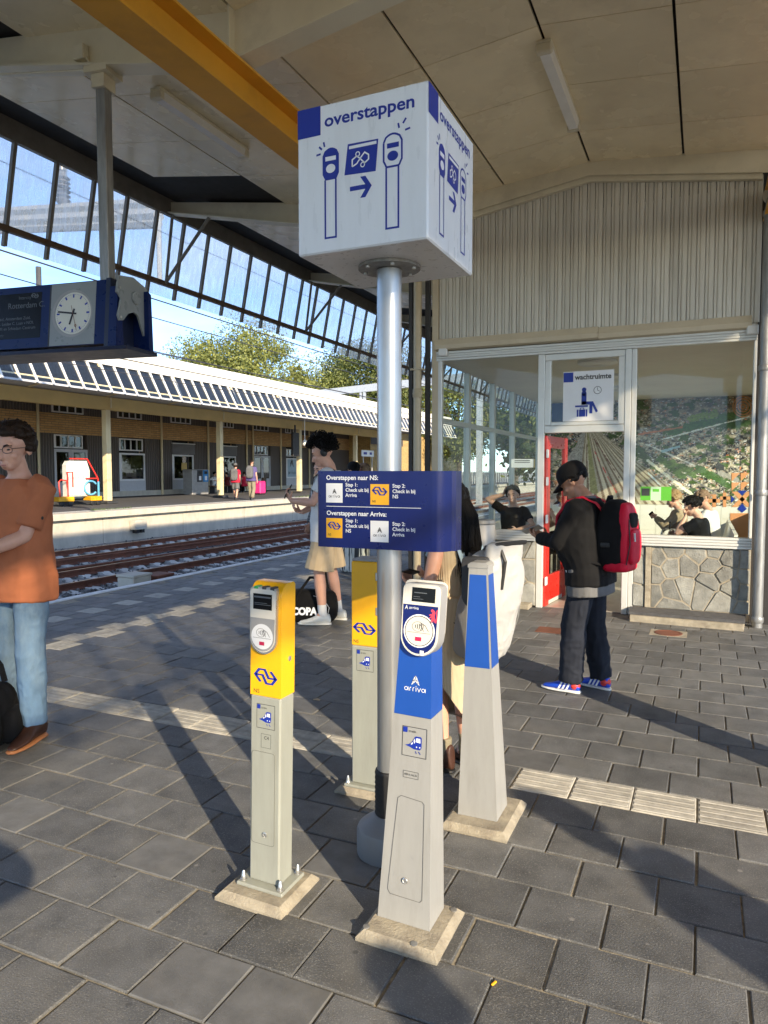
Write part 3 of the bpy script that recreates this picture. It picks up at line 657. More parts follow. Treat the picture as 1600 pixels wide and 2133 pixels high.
# aerial view mural: printed colours kept per vertex
def mural():
    nx_, nz_ = 460, 240
    X = np.linspace(LX + .01, RI - .005, nx_); Z = np.linspace(zm + .004, 2.945, nz_); XX, ZZ = np.meshgrid(X, Z)
    d = np.stack([XX, np.full_like(XX, BYW), ZZ - EYE], -1); dp_ = d @ FW; u = CX + F_PX * (d @ RT) / dp_; v = CY - F_PX * (d @ UP) / dp_
    p3 = np.c_[u.ravel(), v.ravel() * 1.6, np.zeros(u.size)]
    def nz(f, s): return vnoise(p3, f, s).reshape(u.shape)
    hv = np.clip((v - 828) / 225, 0, 1)
    f1 = .55 - .3 * hv
    town = nz(.3, 1) * .5 + nz(.12, 2) * .6 + nz(.6, 3) * .3
    c = np.zeros(u.shape + (3,)); c[:] = (.13, .115, .09)
    c += np.clip(town, -.35, 1)[..., None] * np.array((.36, .31, .22)) * (.6 + .8 * hv)[..., None]
    red = (nz(.2, 5) > .5) & (nz(.5, 6) > -.1); c[red] = (.33, .13, .06)
    wh = nz(.36, 7) > .7; c[wh] = (.6, .58, .5)
    gr = nz(.085, 8) + .35 * nz(.3, 9) > .3; g = (.035, .06, .015); c[gr] = np.array(g) * (1 + .6 * nz(.5, 10))[gr][:, None]
    def seg(ax, ay, bx, by): 
        t = np.clip(((u - ax) * (bx - ax) + (v - ay) * (by - ay)) / ((bx - ax) ** 2 + (by - ay) ** 2), 0, 1); return np.hypot(u - ax - t * (bx - ax), v - ay - t * (by - ay)), t
    def belt(ax, ay, bx, by, w, col, rough=5):
        dd, t = seg(ax, ay, bx, by); mk = dd + rough * nz(.2, 12) + 3 * nz(.5, 13) < w; c[mk] = (np.array(col)[None] * (1 + .5 * nz(.35, 14)[mk][:, None]))
    def road(ax, ay, bx, by, w, col): dd, t = seg(ax, ay, bx, by); mk = dd + 1.2 * nz(.15, 31) < w * .6; c[mk] = np.array(col) * (1 + .35 * nz(.4, 32)[mk][:, None])
    belt(1395, 900, 1545, 862, 9, (.035, .075, .02)); belt(1440, 872, 1490, 862, 7, (.12, .17, .04)); belt(1500, 885, 1560, 880, 9, (.025, .05, .015))
    road(1330, 905, 1420, 890, 3, (.3, .1, .05)); road(1380, 915, 1560, 868, 2, (.5, .47, .4)); road(1345, 925, 1470, 980, 2.5, (.42, .4, .36)); road(1425, 985, 1560, 1010, 2, (.5, .46, .38))
    # railway fan
    vy = v - 878; ok = vy > 0; a = (u - 1222) / np.maximum(vy, 1)
    fan = ok & (a > -.45 - .15 * nz(.02, 15)) & (a < 1.28)
    st = np.sin(a * 62 + 2 * nz(.01, 16)); st2 = np.sin(a * 23 + 1)
    base = np.array((.3, .27, .2))[None, None] * (1 + .22 * st2[..., None]); base = np.where((st > .35)[..., None], np.array((.12, .09, .06)), base) + .04 * nz(.5, 17)[..., None]
    c[fan] = base[fan]
    gl = ok & (a > .05) & (a < .16) & (vy < 150); c[gl] = np.array((.17, .16, .07)) * (1 + .4 * nz(.4, 18))[gl][:, None]
    lot = ok & (a < -.12) & (a > -.75); c[lot & fan] = (np.array((.2, .19, .17)) * (1 + .5 * nz(.45, 19))[lot & fan][:, None])
    for (ax, ay, bx, by, w, col) in ((1236, 935, 1262, 985, 1.0, (.3, .03, .03)), (1262, 985, 1284, 1026, 1.3, (.3, .03, .03)), (1238, 915, 1290, 995, 1.4, (.1, .05, .04)), (1350, 985, 1375, 1010, 2, (.4, .5, .5))): road(ax, ay, bx, by, w, col)
    belt(1375, 955, 1420, 990, 8, (.04, .075, .02)); belt(1400, 965, 1445, 990, 7, (.05, .085, .025)); belt(1455, 975, 1530, 1018, 8, (.035, .07, .02)); belt(1330, 935, 1350, 960, 7, (.03, .05, .02))
    road(1380, 940, 1415, 930, 4, (.2, .3, .34)); 
    for k in range(6): road(1432 + 8 * k, 990 + 5 * k, 1450 + 9 * k, 1003 + 5.5 * k, 2, (.1, .1, .1))
    road(1500, 985, 1535, 1000, 8, (.18, .17, .15)); belt(1497, 972, 1500, 974, 8, (.015, .015, .015), 1)
    road(1350, 960, 1470, 1052, 5, (.5, .45, .34))
    c = np.clip(c * 2.0, .015, .9)
    vs = np.stack([XX, np.full_like(XX, BYW - .006), ZZ], -1).reshape(-1, 3); idx = np.arange(nx_ * nz_).reshape(nz_, nx_)
    fs = np.stack([idx[:-1, :-1], idx[:-1, 1:], idx[1:, 1:], idx[1:, :-1]], -1).reshape(-1, 4)
    me = bpy.data.meshes.new('mural'); inv = np.array(WR.location); me.from_pydata((vs - inv).tolist(), [], fs.tolist()); me.update()
    at = me.color_attributes.new('print', 'FLOAT_COLOR', 'POINT'); buf = np.ones((nx_ * nz_, 4), np.float32); buf[:, :3] = c.reshape(-1, 3); at.data.foreach_set('color', buf.ravel())
    m, t, b = _new('mural_print'); an = N(t, 'ShaderNodeAttribute', attribute_name='print'); t.links.new(an.outputs['Color'], b.inputs['Base Color']); b.inputs['Roughness'].default_value = .4
    link('mural', me, 'mural_print', WR)
mural()
# sticker shapes over the mural (orange and blue geometric figures, a green poster)
def onback(px, py): p = PY(px, py, BYW - .012); return p
def sticker(name, m, pts2):
    vs, fs = pts2; w = [onback(*p) for p in vs]; me = bpy.data.meshes.new(name); me.from_pydata([tuple(Vector(p) - WR.location) for p in w], [], fs); me.update()
    return link(name, me, m, WR)
it = [ringp(1548, 847, 3, 6), ringp(1548, 847, 9, 12), ringp(1548, 847, 15, 18), ringp(1548, 847, 20, 22.5)]
for (x, y) in ((1524, 985), (1543, 985), (1524, 1005), (1543, 1005)): it.append(poly([(x, y), (x + 18, y), (x, y + 18)]))
it += [quads([(1484, 1030, 1492, 1056), (1475, 1039, 1500, 1047), (1506, 1026, 1513, 1056), (1500, 1034, 1521, 1041), (1462, 1034, 1470, 1056)])]
it += [poly([(1524, 1024), (1536, 1024), (1568, 1056), (1556, 1056)]), poly([(1556, 1024), (1568, 1024), (1536, 1056), (1524, 1056)])]
sticker('orange_sticker', 'orange_print', join2(*it))
bl = [poly([(1536, 1022), (1556, 1022), (1546, 1032)]), poly([(1523, 1032), (1531, 1040), (1523, 1048)]), poly([(1569, 1032), (1561, 1040), (1569, 1048)]), poly([(1546, 1049), (1556, 1060), (1546, 1068), (1536, 1060)])]
sticker('blue_sticker', 'blue_print', join2(*bl)); sticker('orange_sticker', 'orange_print', quads([(1521, 1069, 1570, 1150)]))
t = thing('green_poster', 'small green and pale three part poster on the glass', 'poster', (-.45, FY + .03, 1.25))
p0, p1 = PY(1334, 1042, FY + .022), PY(1399, 1014, FY + .022)
wd = (p1[0] - p0[0]) / 3
for k, m in enumerate(('green_print', 'pale_print', 'green_print')): MB().box(p0[0] + wd * k, p0[0] + wd * (k + 1), FY + .02, FY + .022, p0[2], p1[2]).build('panel', m, t)
MB().box(p0[0] + .01, p0[0] + wd - .01, FY + .0185, FY + .0198, p0[2] + .05, p1[2] - .02).build('picture', 'darkgray', t); MB().box(p0[0] + wd + .02, p0[0] + 2 * wd - .02, FY + .0185, FY + .0198, p1[2] - .055, p1[2] - .025).build('picture', 'green_print', t)
t = thing('white_notice', 'white paper notice with yellow end stuck behind the glass', 'notice', (-2.0, FY + .03, 1.7))
p0, p1 = PY(1065, 974, FY + .03), PY(1115, 956, FY + .03)
MB().box(p0[0], p1[0], FY + .028, FY + .03, p0[2], p1[2]).build('sheet', 'sign_white', t); MB().box(p1[0] - .02, p1[0], FY + .0265, FY + .0278, p0[2], p1[2]).build('stripe', 'opp_yellow', t); MB().box(p0[0] + .04, p1[0] - .06, FY + .0265, FY + .0278, p1[2] - .025, p1[2] - .015).box(p0[0] + .04, p1[0] - .06, FY + .0265, FY + .0278, p1[2] - .045, p1[2] - .037).build('print', 'darkgray', t)
# 'wachtruimte' sign behind the transom glass
sg = thing('waiting_room_sign', 'white square sign wachtruimte with seated figure pictogram and clock', 'sign', (-1.2, FY - .0, 2.14))
sx0, sx1, sz0, sz1 = -1.482, -.93, 2.163, 2.722; S = sx1 - sx0
MB().box(sx0, sx1, FY - .002, FY + .008, sz0, sz1).build('sign_board', 'sign_white', sg)
def wd2(item, name, m, dy=-.0035): return decal(*item, (sx0, FY + dy, sz0), (S, 0, 0), (0, 0, S), name, m, sg)
wd2(quads([(.005, .8, .2, .995)]), 'corner_square', 'blue_print')
vs, fs = text_mb('wachtruimte', .145, .72, bold=.004); wd2(([(p[0] + .235, p[1] + .845) for p in vs], fs), 'lettering', 'darkgray')
fig = join2(disc(.42, .635, .045), quads([(.37, .33, .47, .56)]), disc(.42, .56, .05), poly([(.37, .33), (.47, .33), (.47, .4), (.37, .4)]), poly([(.38, .33), (.38, .395), (.6, .395), (.7, .19), (.66, .165), (.58, .33)]), poly([(.53, .33), (.59, .33), (.59, .15), (.53, .15)]), quads([(.245, .285, .5, .32)]))
wd2(fig, 'pictogram', 'blue_print')
wd2(join2(quads([(.28, .09, .315, .235), (.325, .09, .45, .235), (.46, .09, .49, .235)]), strokes([[(.35, .235), (.35, .265), (.42, .265), (.42, .235)]], .015)), 'pictogram', 'blue_print')
wd2(join2(ringp(.685, .615, .068, .078), strokes([[(.685, .67), (.685, .615), (.73, .59)]], .009)), 'clock_symbol', 'darkgray')
sg2 = anchor(MB().box(-1.617, -1.49, FY + .055, FY + .06, 2.165, 2.38).build('dark_blue_panel', 'navy')); tag(sg2, 'dark blue panel beside the waiting room sign', 'sign')
# pipes at the corners
dpn = thing('drainpipe', 'grey galvanised drainpipe at the stone wall corner', 'drainpipe', (.535, 8.13, 0))
MB().tube([(.535, 8.13, 0), (.535, 8.13, 4.15), (.55, 8.13, 4.27), (.6, 8.13, 4.36), (.7, 8.13, 4.39), (.95, 8.13, 4.39)], .05, 16).build('pipe', 'galv', dpn, True)
for z in (.05, 1.35, 2.6, 4.12): MB().lathe([(.056, 0), (.06, .01), (.06, .05), (.056, .06)], (.535, 8.13, z), 16).build('collar', 'galv', dpn, True)
MB().lathe([(.09, 0), (.09, .02)], (.56, 8.14, 4.33), 20, 'y').build('rosette', 'clad', dpn)
dp2 = thing('drainpipe', 'cream drainpipe at the track side corner of the waiting room', 'drainpipe', (-3.235, 8.2, 0))
MB().tube([(-3.235, 8.2, 0), (-3.235, 8.2, 4.35)], .05, 16).build('pipe', 'tan_pipe', dp2, True)
for z in (2.5, 1.2): MB().lathe([(.054, 0), (.06, .01), (.06, .035), (.066, .05), (.06, .065), (.06, .1), (.052, .11)], (-3.235, 8.2, z), 16).build('collar', 'tan_pipe', dp2, True)
MB().box(-3.31, -3.16, 8.14, 8.26, 2.83, 2.85).build('bracket', 'tan_pipe', dp2)
cp = anchor(MB().box(-3.345, -3.3, 8.18, 8.26, 0, 4.13).box(-3.16, -3.1, 8.26, 8.3, 0, 4.13).build('corner_post', 'dark_frame')); tag(cp, 'dark steel corner post behind the cream drainpipe', 'post')
mh = thing('manhole_cover', 'round rusty manhole cover in the paving before the stone wall', 'manhole cover', (-.28, 7.45, .004))
MB().box(-.45, -.11, 7.33, 7.6, -.01, .003).build('surround', 'plate_cement', mh); MB().lathe([(.13, 0), (.13, .004), (.11, .005), (.11, .002), (.02, .003)], (-.28, 7.465, .0035), 24).build('lid', 'rust', mh)
mh2 = anchor(MB().box(-1.5, -1.25, 7.0, 7.25, 0, .004).build('drain_grate', 'rust')); tag(mh2, 'small square rusty drain cover in front of the red door', 'drain cover')
# bench along the right inside wall
bn = thing('bench', 'white slatted waiting room bench along the inner wall', 'bench', (.2, 10.3, .004))
MB().box(-.12, .32, 9.1, 12.0, .4, .44, .01).build('seat', 'in_white', bn); MB().prism([(.26, .44), (.3, .44), (.38, .86), (.34, .86)], 9.1, 12.0, 'y').build('backrest', 'in_white', bn)
for y in (9.3, 10.5, 11.8): MB().box(-.05, .0, y, y + .05, .004, .4).box(.22, .27, y, y + .05, .004, .4).build('leg', 'dark_frame', bn)
bn2 = thing('bench', 'waiting room bench under the track side window', 'bench', (-2.3, 10.4, .004))
MB().box(-2.75, -1.9, 10.45, 10.9, .4, .44, .01).build('seat', 'in_white', bn2); MB().box(-2.75, -1.9, 10.9, 10.94, .44, .9, .01).build('backrest', 'in_white', bn2)
for x in (-2.7, -2.0): MB().box(x, x + .05, 10.5, 10.55, .004, .4).box(x, x + .05, 10.85, 10.9, .004, .4).build('leg', 'dark_frame', bn2)
# ================================================================== transfer sign on its pole
mat('sign_plastic', (.78, .82, .86), .3, var=.03, dirt=(.5, .5, .47), damt=.1, dscale=4, stretch=(3, 3, .5))
mat('blue_panel', (.003, .011, .12), .3, var=.06, coat=.1, spec=.35)
mat('arriva_blue', (.012, .075, .36), .35, var=.05, coat=.2)
mat('ns_yellow', (.85, .43, .006), .35, var=.04, coat=.2, dirt=(.6, .3, .02), damt=.15, dscale=20)
mat('post_gray', (.29, .3, .26), .45, var=.06, dirt=(.18, .17, .14), damt=.28, dscale=5, stretch=(4, 4, .7))
mat('post_white', (.31, .31, .295), .45, var=.05, dirt=(.2, .19, .165), damt=.28, dscale=5, stretch=(4, 4, .7))
mat('silver', (.55, .55, .53), .3, metal=.8, var=.1)
mat('cream_plastic', (.66, .63, .55), .4, var=.03)
mat('midgray', (.3, .3, .3), .5)
mat('screen', (.006, .007, .008), .2, spec=.2, var=.1)
mat('screen_text', (.1, .11, .12), .4)
mat('pole_steel', (.42, .43, .43), .32, metal=.75, var=.12, scale=5, stretch=(3, 3, .5), dirt=(.36, .34, .3), damt=.4, dscale=3)
mat('base_gray', (.19, .2, .21), .5, var=.08)
mat('rubber', (.014, .014, .015), .55, bump=.3)
mat('crimson', (.5, .012, .07), .4); mat('lion_red', (.75, .06, .1), .4); mat('led_green', (.03, .3, .08), .3)
mat('white_ink', (.8, .82, .85), .5, var=.02); mat('blue_ink', (.008, .03, .3), .45, var=.03); mat('black_ink', (.02, .02, .025), .5)
POX, POY = -1.172, 2.66
CS0, CS1, CSZ0, CSZ1 = .265, .265, 2.42, 2.962
ps = thing('transfer_sign', 'tall steel pole with white cube sign overstappen and blue instruction panel', 'sign', (POX, POY, 0))
MB().lathe([(.134, .001), (.136, .01), (.136, .10), (.13, .115), (.112, .13), (.06, .165), (.05, .166)], (POX, POY, 0), 40).build('base_collar', 'base_gray', ps, True, angle=25)
pf = [(.05, .16), (.05, 2.405)]
MB().lathe(pf, (POX, POY, 0), 32).build('pole', 'pole_steel', ps, True)
zw0, zw1 = .165, float(PY(800, 1600, POY)[2])
pr = []
n_ = 9
for k in range(n_ + 1):
    z = zw0 + (zw1 - zw0) * k / n_; pr += [(.0575, z), (.061, z + .008)] if k < n_ else [(.0575, z), (.0505, z + .003)]
MB().lathe([(.051, zw0 - .002)] + pr, (POX, POY, 0), 28).build('rubber_wrap', 'rubber', ps, True)
MB().lathe([(.05, -.012), (.125, -.012), (.125, .0)], (POX, POY, CSZ0 - .0005), 32).build('mounting_flange', 'galv', ps)
for k in range(6): a = k * math.pi / 3; MB().lathe([(.009, 0), (.009, .008)], (POX + .105 * math.cos(a), POY + .105 * math.sin(a), CSZ0 - .021), 8).build('bolt', 'silver', ps)
cube = MB().box(POX - CS0, POX + CS0, POY - CS0, POY + CS0, CSZ0, CSZ1, .006).build('cube_sign', 'sign_plastic', ps)
def cube_art(o, ux, L, H):
    o = Vector(o)
    def D(item, name, m, k=1): 
        n = Vector(ux).cross(Vector((0, 0, 1))); return decal(*item, o + n * (.0008 * k), Vector(ux) * L, (0, 0, H), name, m, cube)
    D(quads([(.004, .8, .19, .996)]), 'corner_square', 'blue_ink')
    vs, fs = text_mb('overstappen', .118, .68, bold=.0025); D(([(p[0] + .22 - vs[0][0] * 0, p[1] + .848) for p in vs], fs), 'lettering', 'blue_ink')
    def head(x0, x1, y0, y1, infl=0.0):
        w = x1 - x0; pts = []
        for k in range(9): t = k / 8; pts.append((x0 + w * t, y1 - .03 + .03 * math.sin(math.pi * t) + (0 if 0 < k < 8 else -.02)))
        pts += [(x1, y0 + .04)] + [(x1 - .03 + .02 * math.cos(a), y0 + .03 - .03 * math.sin(a)) for a in (.3, .9, 1.4)] + [(x0 + .03 - .02 * math.cos(a), y0 + .03 - .03 * math.sin(a)) for a in (1.4, .9, .3)] + [(x0, y0 + .04)]
        return pts
    D(poly(head(.205, .335, .487, .702)), 'pictogram', 'blue_ink')
    D(join2(quads([(.228, .615, .312, .644)]), disc(.27, .562, .037, ry=.03)), 'pictogram', 'white_ink', 2)
    D(strokes([[(.225, .49), (.225, .098), (.31, .098), (.31, .49)]], .013), 'pictogram', 'blue_ink')
    h2 = head(.678, .812, .498, .708); D(strokes([h2 + [h2[0]]], .013), 'pictogram', 'blue_ink')
    D(join2(quads([(.703, .618, .79, .65)]), disc(.745, .566, .04, ry=.032)), 'pictogram', 'blue_ink')
    D(strokes([[(.697, .498), (.697, .1), (.787, .1), (.787, .498)]], .013), 'pictogram', 'blue_ink')
    D(strokes([[(.155, .668), (.19, .672)], [(.178, .722), (.2, .7)], [(.214, .748), (.222, .714)], [(.785, .768), (.792, .735)], [(.82, .76), (.842, .79)], [(.835, .715), (.872, .722)]], .013), 'pictogram', 'blue_ink')
    D(poly([(.378, .498), (.618, .488), (.638, .695), (.405, .70)]), 'pictogram', 'blue_ink')
    D(join2(quads([(.415, .664, .625, .684)]), strokes([[(.44, .545), (.44, .59), (.475, .61), (.50, .59), (.535, .555), (.565, .575), (.565, .605), (.535, .625), (.505, .595), (.475, .56), (.44, .545)]], .01), ringp(.482, .622, .011, .018), ringp(.52, .546, .011, .018)), 'pictogram', 'white_ink', 2)
    D(join2(poly([(.42, .385), (.55, .385), (.55, .415), (.42, .415)]), poly([(.50, .47), (.54, .47), (.588, .4), (.54, .33), (.50, .33), (.55, .4)])), 'pictogram', 'blue_ink')
L2 = 2 * CS0
cube_art((POX - CS0, POY - CS0, CSZ0), (1, 0, 0), L2, CSZ1 - CSZ0)
cube_art((POX + CS0, POY - CS0, CSZ0), (0, 1, 0), L2, CSZ1 - CSZ0)
# blue instruction panel: extruded profile wrapped round the pole
pxl, pxr, yf, yb = -1.475, -.885, 2.592, 2.728
prof = [(pxl, yb), (pxl, yf + .012), (pxl + .008, yf + .003), (pxl + .012, yf + .003), (pxl + .014, yf), ]
for k in range(7): a = k / 6 * R(78); prof.append((-.965 + .06 * math.sin(a), yf + .06 - .06 * math.cos(a)))
prof += [(-.9, yf + .06), (pxr, yf + .068), (pxr, yb)]
pz0, pz1 = 1.284, 1.6
pan = MB().prism(prof, pz0, pz1, 'z').build('instruction_panel', 'blue_panel', ps, True, angle=20)
def PP(x, y): return (-1.47 + (x - 110) / 1220 * .545, 1.598 - (y - 92) / 745 * .316)
def pl(s, x, y, size, m='white_ink', width=None, bold=.0006):
    X, Z = PP(x, y); return lettering(s, (X, yf - .0008, Z), (1, 0, 0), (0, 0, 1), size, m, pan, width=width, bold=bold)
pl('Overstappen naar NS:', 205, 172, .026, width=.236); pl('Overstappen naar Arriva:', 207, 517, .026, width=.272)
NSL = strokes([[(.27, .1), (.02, .6), (.2, 1), (.46, 1), (.64, .42), (.97, .42)], [(.73, .92), (.98, .42), (.8, .02), (.54, .02), (.36, .6), (.03, .6)]], .13)
def ns_logo(o, ux, w, m, parent, h=None): return decal(*xf2(NSL, w, (h or w * .5)), o, ux, (0, 0, 1), 'logo', m, parent)
AL = strokes([[(.5, 1), (.22, .12)], [(.5, 1), (.78, .12)], [(.5, .85), (.38, .85), (.15, .25), (.05, 0), (.22, .12), (.55, .5)], [(.5, .85), (.62, .85), (.85, .25), (.95, 0), (.78, .12), (.45, .5)], [(.1, .35), (.55, .62), (.9, .35), (.45, .62), (.1, .35)], [(.42, .98), (.58, .98)]], .07)
ARR = {}
def arriva_word(o, ux, w, m, parent):
    # rounded lowercase word drawn from rings and strokes
    it = []; x = 0
    def arc(cx, cy, r, a0, a1): return [(cx + r * math.cos(a0 + (a1 - a0) * k / 10), cy + r * math.sin(a0 + (a1 - a0) * k / 10)) for k in range(1, 11)]
    it += [ringp(.5, .5, .34, .5), strokes([[(1.07, 1.0), (1.07, .0)]], .15)]
    x = 1.5
    for k in range(2): it += [strokes([[(x, 0), (x, .55)] + arc(x + .45, .55, .45, math.pi, math.pi * .55)], .16)]; x += .85
    it += [strokes([[(x, 0), (x, 1)]], .16), disc(x, 1.32, .11)]
    it += [strokes([[(x + .35, 1), (x + .8, .05), (x + 1.25, 1)]], .16), ringp(x + 1.95, .5, .34, .5), strokes([[(x + 2.52, 1.0), (x + 2.52, 0)]], .15)]
    tot = x + 2.6; g = join2(*it); return decal(*xf2(g, w / tot, w / tot), o, ux, (0, 0, 1), 'lettering', m, parent)
def arriva_logo(o, ux, w, m, parent):
    o = Vector(o); decal(*xf2(AL, w * .38, w * .38), o + Vector(ux) * (w * .33) + Vector((0, 0, w * .3)), ux, (0, 0, 1), 'logo', m, parent); arriva_word(o, ux, w, m, parent)
def sq(x0, y0, x1, y1, m, kind):
    a, b = PP(x0, y1), PP(x1, y0); w = b[0] - a[0]
    decal(*quads([(0, 0, w, b[1] - a[1])]), (a[0], yf - .0006, a[1]), (1, 0, 0), (0, 0, 1), 'logo_square', m, pan)
    if kind == 'ns': ns_logo((a[0] + w * .12, yf - .0014, a[1] + w * .48), (1, 0, 0), w * .76, 'blue_ink', pan); lettering('NS', (a[0] + w * .1, yf - .0014, a[1] + w * .12), (1, 0, 0), (0, 0, 1), .013, 'black_ink', pan)
    else: arriva_logo((a[0] + w * .16, yf - .0014, a[1] + w * .27), (1, 0, 0), w * .68, 'darkgray', pan)
sq(203, 207, 375, 395, 'sign_white', 'a'); sq(658, 212, 842, 408, 'ns_yellow', 'ns'); sq(203, 547, 372, 740, 'ns_yellow', 'ns'); sq(658, 560, 838, 762, 'sign_white', 'a')
for x, y, ls in ((405, 236, ('Stap 1:', 'Check uit bij', 'Arriva')), (875, 243, ('Stap 2:', 'Check in bij', 'NS')), (405, 582, ('Stap 1:', 'Check uit bij', 'NS')), (875, 600, ('Stap 2:', 'Check in bij', 'Arriva'))):
    for k, s in enumerate(ls): pl(s, x, y + 50 * k, .0205, bold=.0004)
a, b = PP(205, 434), PP(1150, 430); decal(*quads([(0, 0, b[0] - a[0], .0022)]), (a[0], yf - .0008, a[1]), (1, 0, 0), (0, 0, 1), 'divider', 'white_ink', pan)
# ================================================================== concrete foot plates, validators
def foot(x0, x1, y0, y1, parent, h=.035):
    c = .022; MB().add([(x0, y0, 0), (x1, y0, 0), (x1, y1, 0), (x0, y1, 0), (x0, y0, h * .35), (x1, y0, h * .35), (x1, y1, h * .35), (x0, y1, h * .35), (x0 + c, y0 + c, h), (x1 - c, y0 + c, h), (x1 - c, y1 - c, h), (x0 + c, y1 - c, h)],
        [(3, 2, 1, 0), (0, 1, 5, 4), (1, 2, 6, 5), (2, 3, 7, 6), (3, 0, 4, 7), (4, 5, 9, 8), (5, 6, 10, 9), (6, 7, 11, 10), (7, 4, 8, 11), (8, 9, 10, 11)]).build('foot_plate', 'plate_cement', parent)
TR = join2(poly([(.12, .36), (.3, .42), (.42, .52), (.5, .66), (.56, .71), (.76, .71), (.8, .67), (.8, .34), (.74, .26), (.5, .26), (.35, .31)]), strokes([[(.55, .2), (.6, .12)], [(.68, .2), (.76, .12)]], .03))
TRW = join2(poly([(.55, .52), (.58, .65), (.74, .65), (.75, .5)]), poly([(.47, .55), (.51, .64), (.52, .47), (.49, .46)]), poly([(.36, .44), (.43, .5), (.44, .44), (.37, .4)]), disc(.6, .35, .025, 10), disc(.73, .35, .025, 10))
def train_sticker(x, y, z, w, parent, m='blue_ink', bg='post_gray'):
    o = (x, y - .0008, z); U, V = (w, 0, 0), (0, 0, w * 1.16)
    decal(*strokes([[(0, 0), (1, 0), (1, 1), (0, 1), (0, 0)]], .018), o, U, V, 'sticker_border', 'black_ink', parent)
    decal(*quads([(.02, .8, .2, .98)]), o, U, V, 'sticker_square', m, parent); decal(*TR, o, U, V, 'train_symbol', m, parent); decal(*TRW, (x, y - .0016, z), U, V, 'train_symbol', 'white_ink', parent)
    vs, fs = text_mb('trein', .13, .3); decal([(p[0] + .25, p[1] + .82) for p in vs], fs, o, U, V, 'lettering', 'darkgray', parent)
def hatch(x0, x1, z0, z1, y, parent, m, lockx=.55, lockz=.07):
    c = .012; p = MB(); pts = []
    for (cx, cz, a0) in ((x1 - c, z0 + c, -90), (x1 - c, z1 - c, 0), (x0 + c, z1 - c, 90), (x0 + c, z0 + c, 180)):
        for k in range(5): a = R(a0 + 22.5 * k); pts.append((cx + c * math.cos(a), cz + c * math.sin(a)))
    h = MB().prism(pts, y - .0018, y + .002, 'y').build('service_hatch', m, parent)
    decal(*strokes([pts + [pts[0]]], .0012), (0, y - .0022, 0), (1, 0, 0), (0, 0, 1), 'hatch_seam', 'darkgray', h)
    lx, lz = x0 + (x1 - x0) * lockx, z0 + lockz
    MB().lathe([(.010, 0), (.010, -.004), (.007, -.005), (.006, -.003), (.002, -.003)], (lx, y - .002, lz), 16, 'y').build('lock', 'silver', h, True)
def ushape(x0, x1, zb_, zt_, rt=.018, n=14):
    r = (x1 - x0) / 2; cx = (x0 + x1) / 2
    pts = [(cx + r * math.cos(a), zb_ + r + r * math.sin(a)) for a in np.linspace(math.pi, 2 * math.pi, n)]
    pts += [(x1 - rt + rt * math.cos(a), zt_ - rt + rt * math.sin(a)) for a in np.linspace(0, math.pi / 2, 5)] + [(x0 + rt - rt * math.cos(a), zt_ - rt + rt * math.sin(a)) for a in np.linspace(math.pi / 2, 0, 5)]
    return pts
def inset(pts, d):
    c = np.mean(pts, 0); return [tuple(np.array(p) + (c - p) / np.linalg.norm(c - p) * d) for p in pts]
def contactless(cx, cz, r, F, parent, k=1):
    # pay-here symbol, split line and red sticker on the round reader field
    w = join2(ringp(cx - r * .1, cz + r * .3, r * .40, r * .43, 24, .8), *[strokes([[(cx + r * (-.32 + .12 * j) + r * (.06 + .03 * j) * math.cos(a) , cz + r * .3 + r * (.12 + .05 * j) * math.sin(a)) for a in np.linspace(-1.1, 1.1, 7)]], r * .05) for j in range(4)],
              strokes([[(cx + r * .7, cz + r * .02), (cx + r * .45, cz + r * .4), (cx + r * .2, cz + r * .52), (cx + r * .08, cz + r * .42), (cx + r * .2, cz + r * .3), (cx + r * .35, cz + r * .0)]], r * .035), strokes([[(cx - r * .85, cz - r * .12), (cx + r * .82, cz - r * .12)]], r * .025))
    F(w, 'symbol', 'darkgray', k); F(quads([(cx - r * .24, cz - r * .68, cx + r * .22, cz - r * .3)]), 'sticker', 'sign_white', k); F(quads([(cx - r * .24, cz - r * .68, cx + r * .22, cz - r * .4)]), 'sticker', 'crimson', k + 1)
# --- yellow NS card reader
def lean(o, deg, about): 
    o.rotation_euler = (0, R(deg), 0)
n1 = thing('card_reader_post', 'yellow topped NS card reader post C4 with green light, grey lower half', 'card reader', (-1.478, 2.24, 0))
foot(-1.625, -1.335, 2.075, 2.352, n1)
x0, x1, y0, y1 = -1.543, -1.41, 2.178, 2.272
MB().box(x0 - .035, x1 + .035, y0 - .035, y1 + .035, .0355, .05, .004).build('base_flange', 'post_gray', n1)
for bx in (x0 - .015, x1 + .015):
    for by in (y0 - .015, y1 + .015):
        b_ = MB().lathe([(.013, 0), (.013, .004), (.009, .005), (.009, .018), (.0075, .02), (.0065, .032), (.003, .037)], (bx, by, .0505), 10).build('anchor_bolt', 'silver', n1, True)
MB().box(x0, x1, y0, y1, .05, .766, .006).build('lower_post', 'post_gray', n1)
pr = [(y0, .7665), (y0, 1.14)] + [(y0 + .045 - .045 * math.cos(a), 1.14 + .05 * math.sin(a)) for a in np.linspace(.2, math.pi / 2, 6)] + [(y1 - .01, 1.19), (y1, 1.18), (y1, .7665)]
up = MB().prism(pr, x0, x1, 'x').build('upper_post', 'ns_yellow', n1, True, angle=30)
hatch(x0 + .01, x1 - .022, .2, .555, y0, n1, 'post_gray', .6, .04)
train_sticker(x0 + .03, y0, .645, .078, n1)
decal(*strokes([[(0, 0), (.042, 0), (.042, .052), (0, .052), (0, 0)]], .001), (x0 + .05, y0 - .001, .572), (1, 0, 0), (0, 0, 1), 'sticker_border', 'black_ink', n1); lettering('C4', (x0 + .062, y0 - .001, .604), (1, 0, 0), (0, 0, 1), .018, 'black_ink', n1)
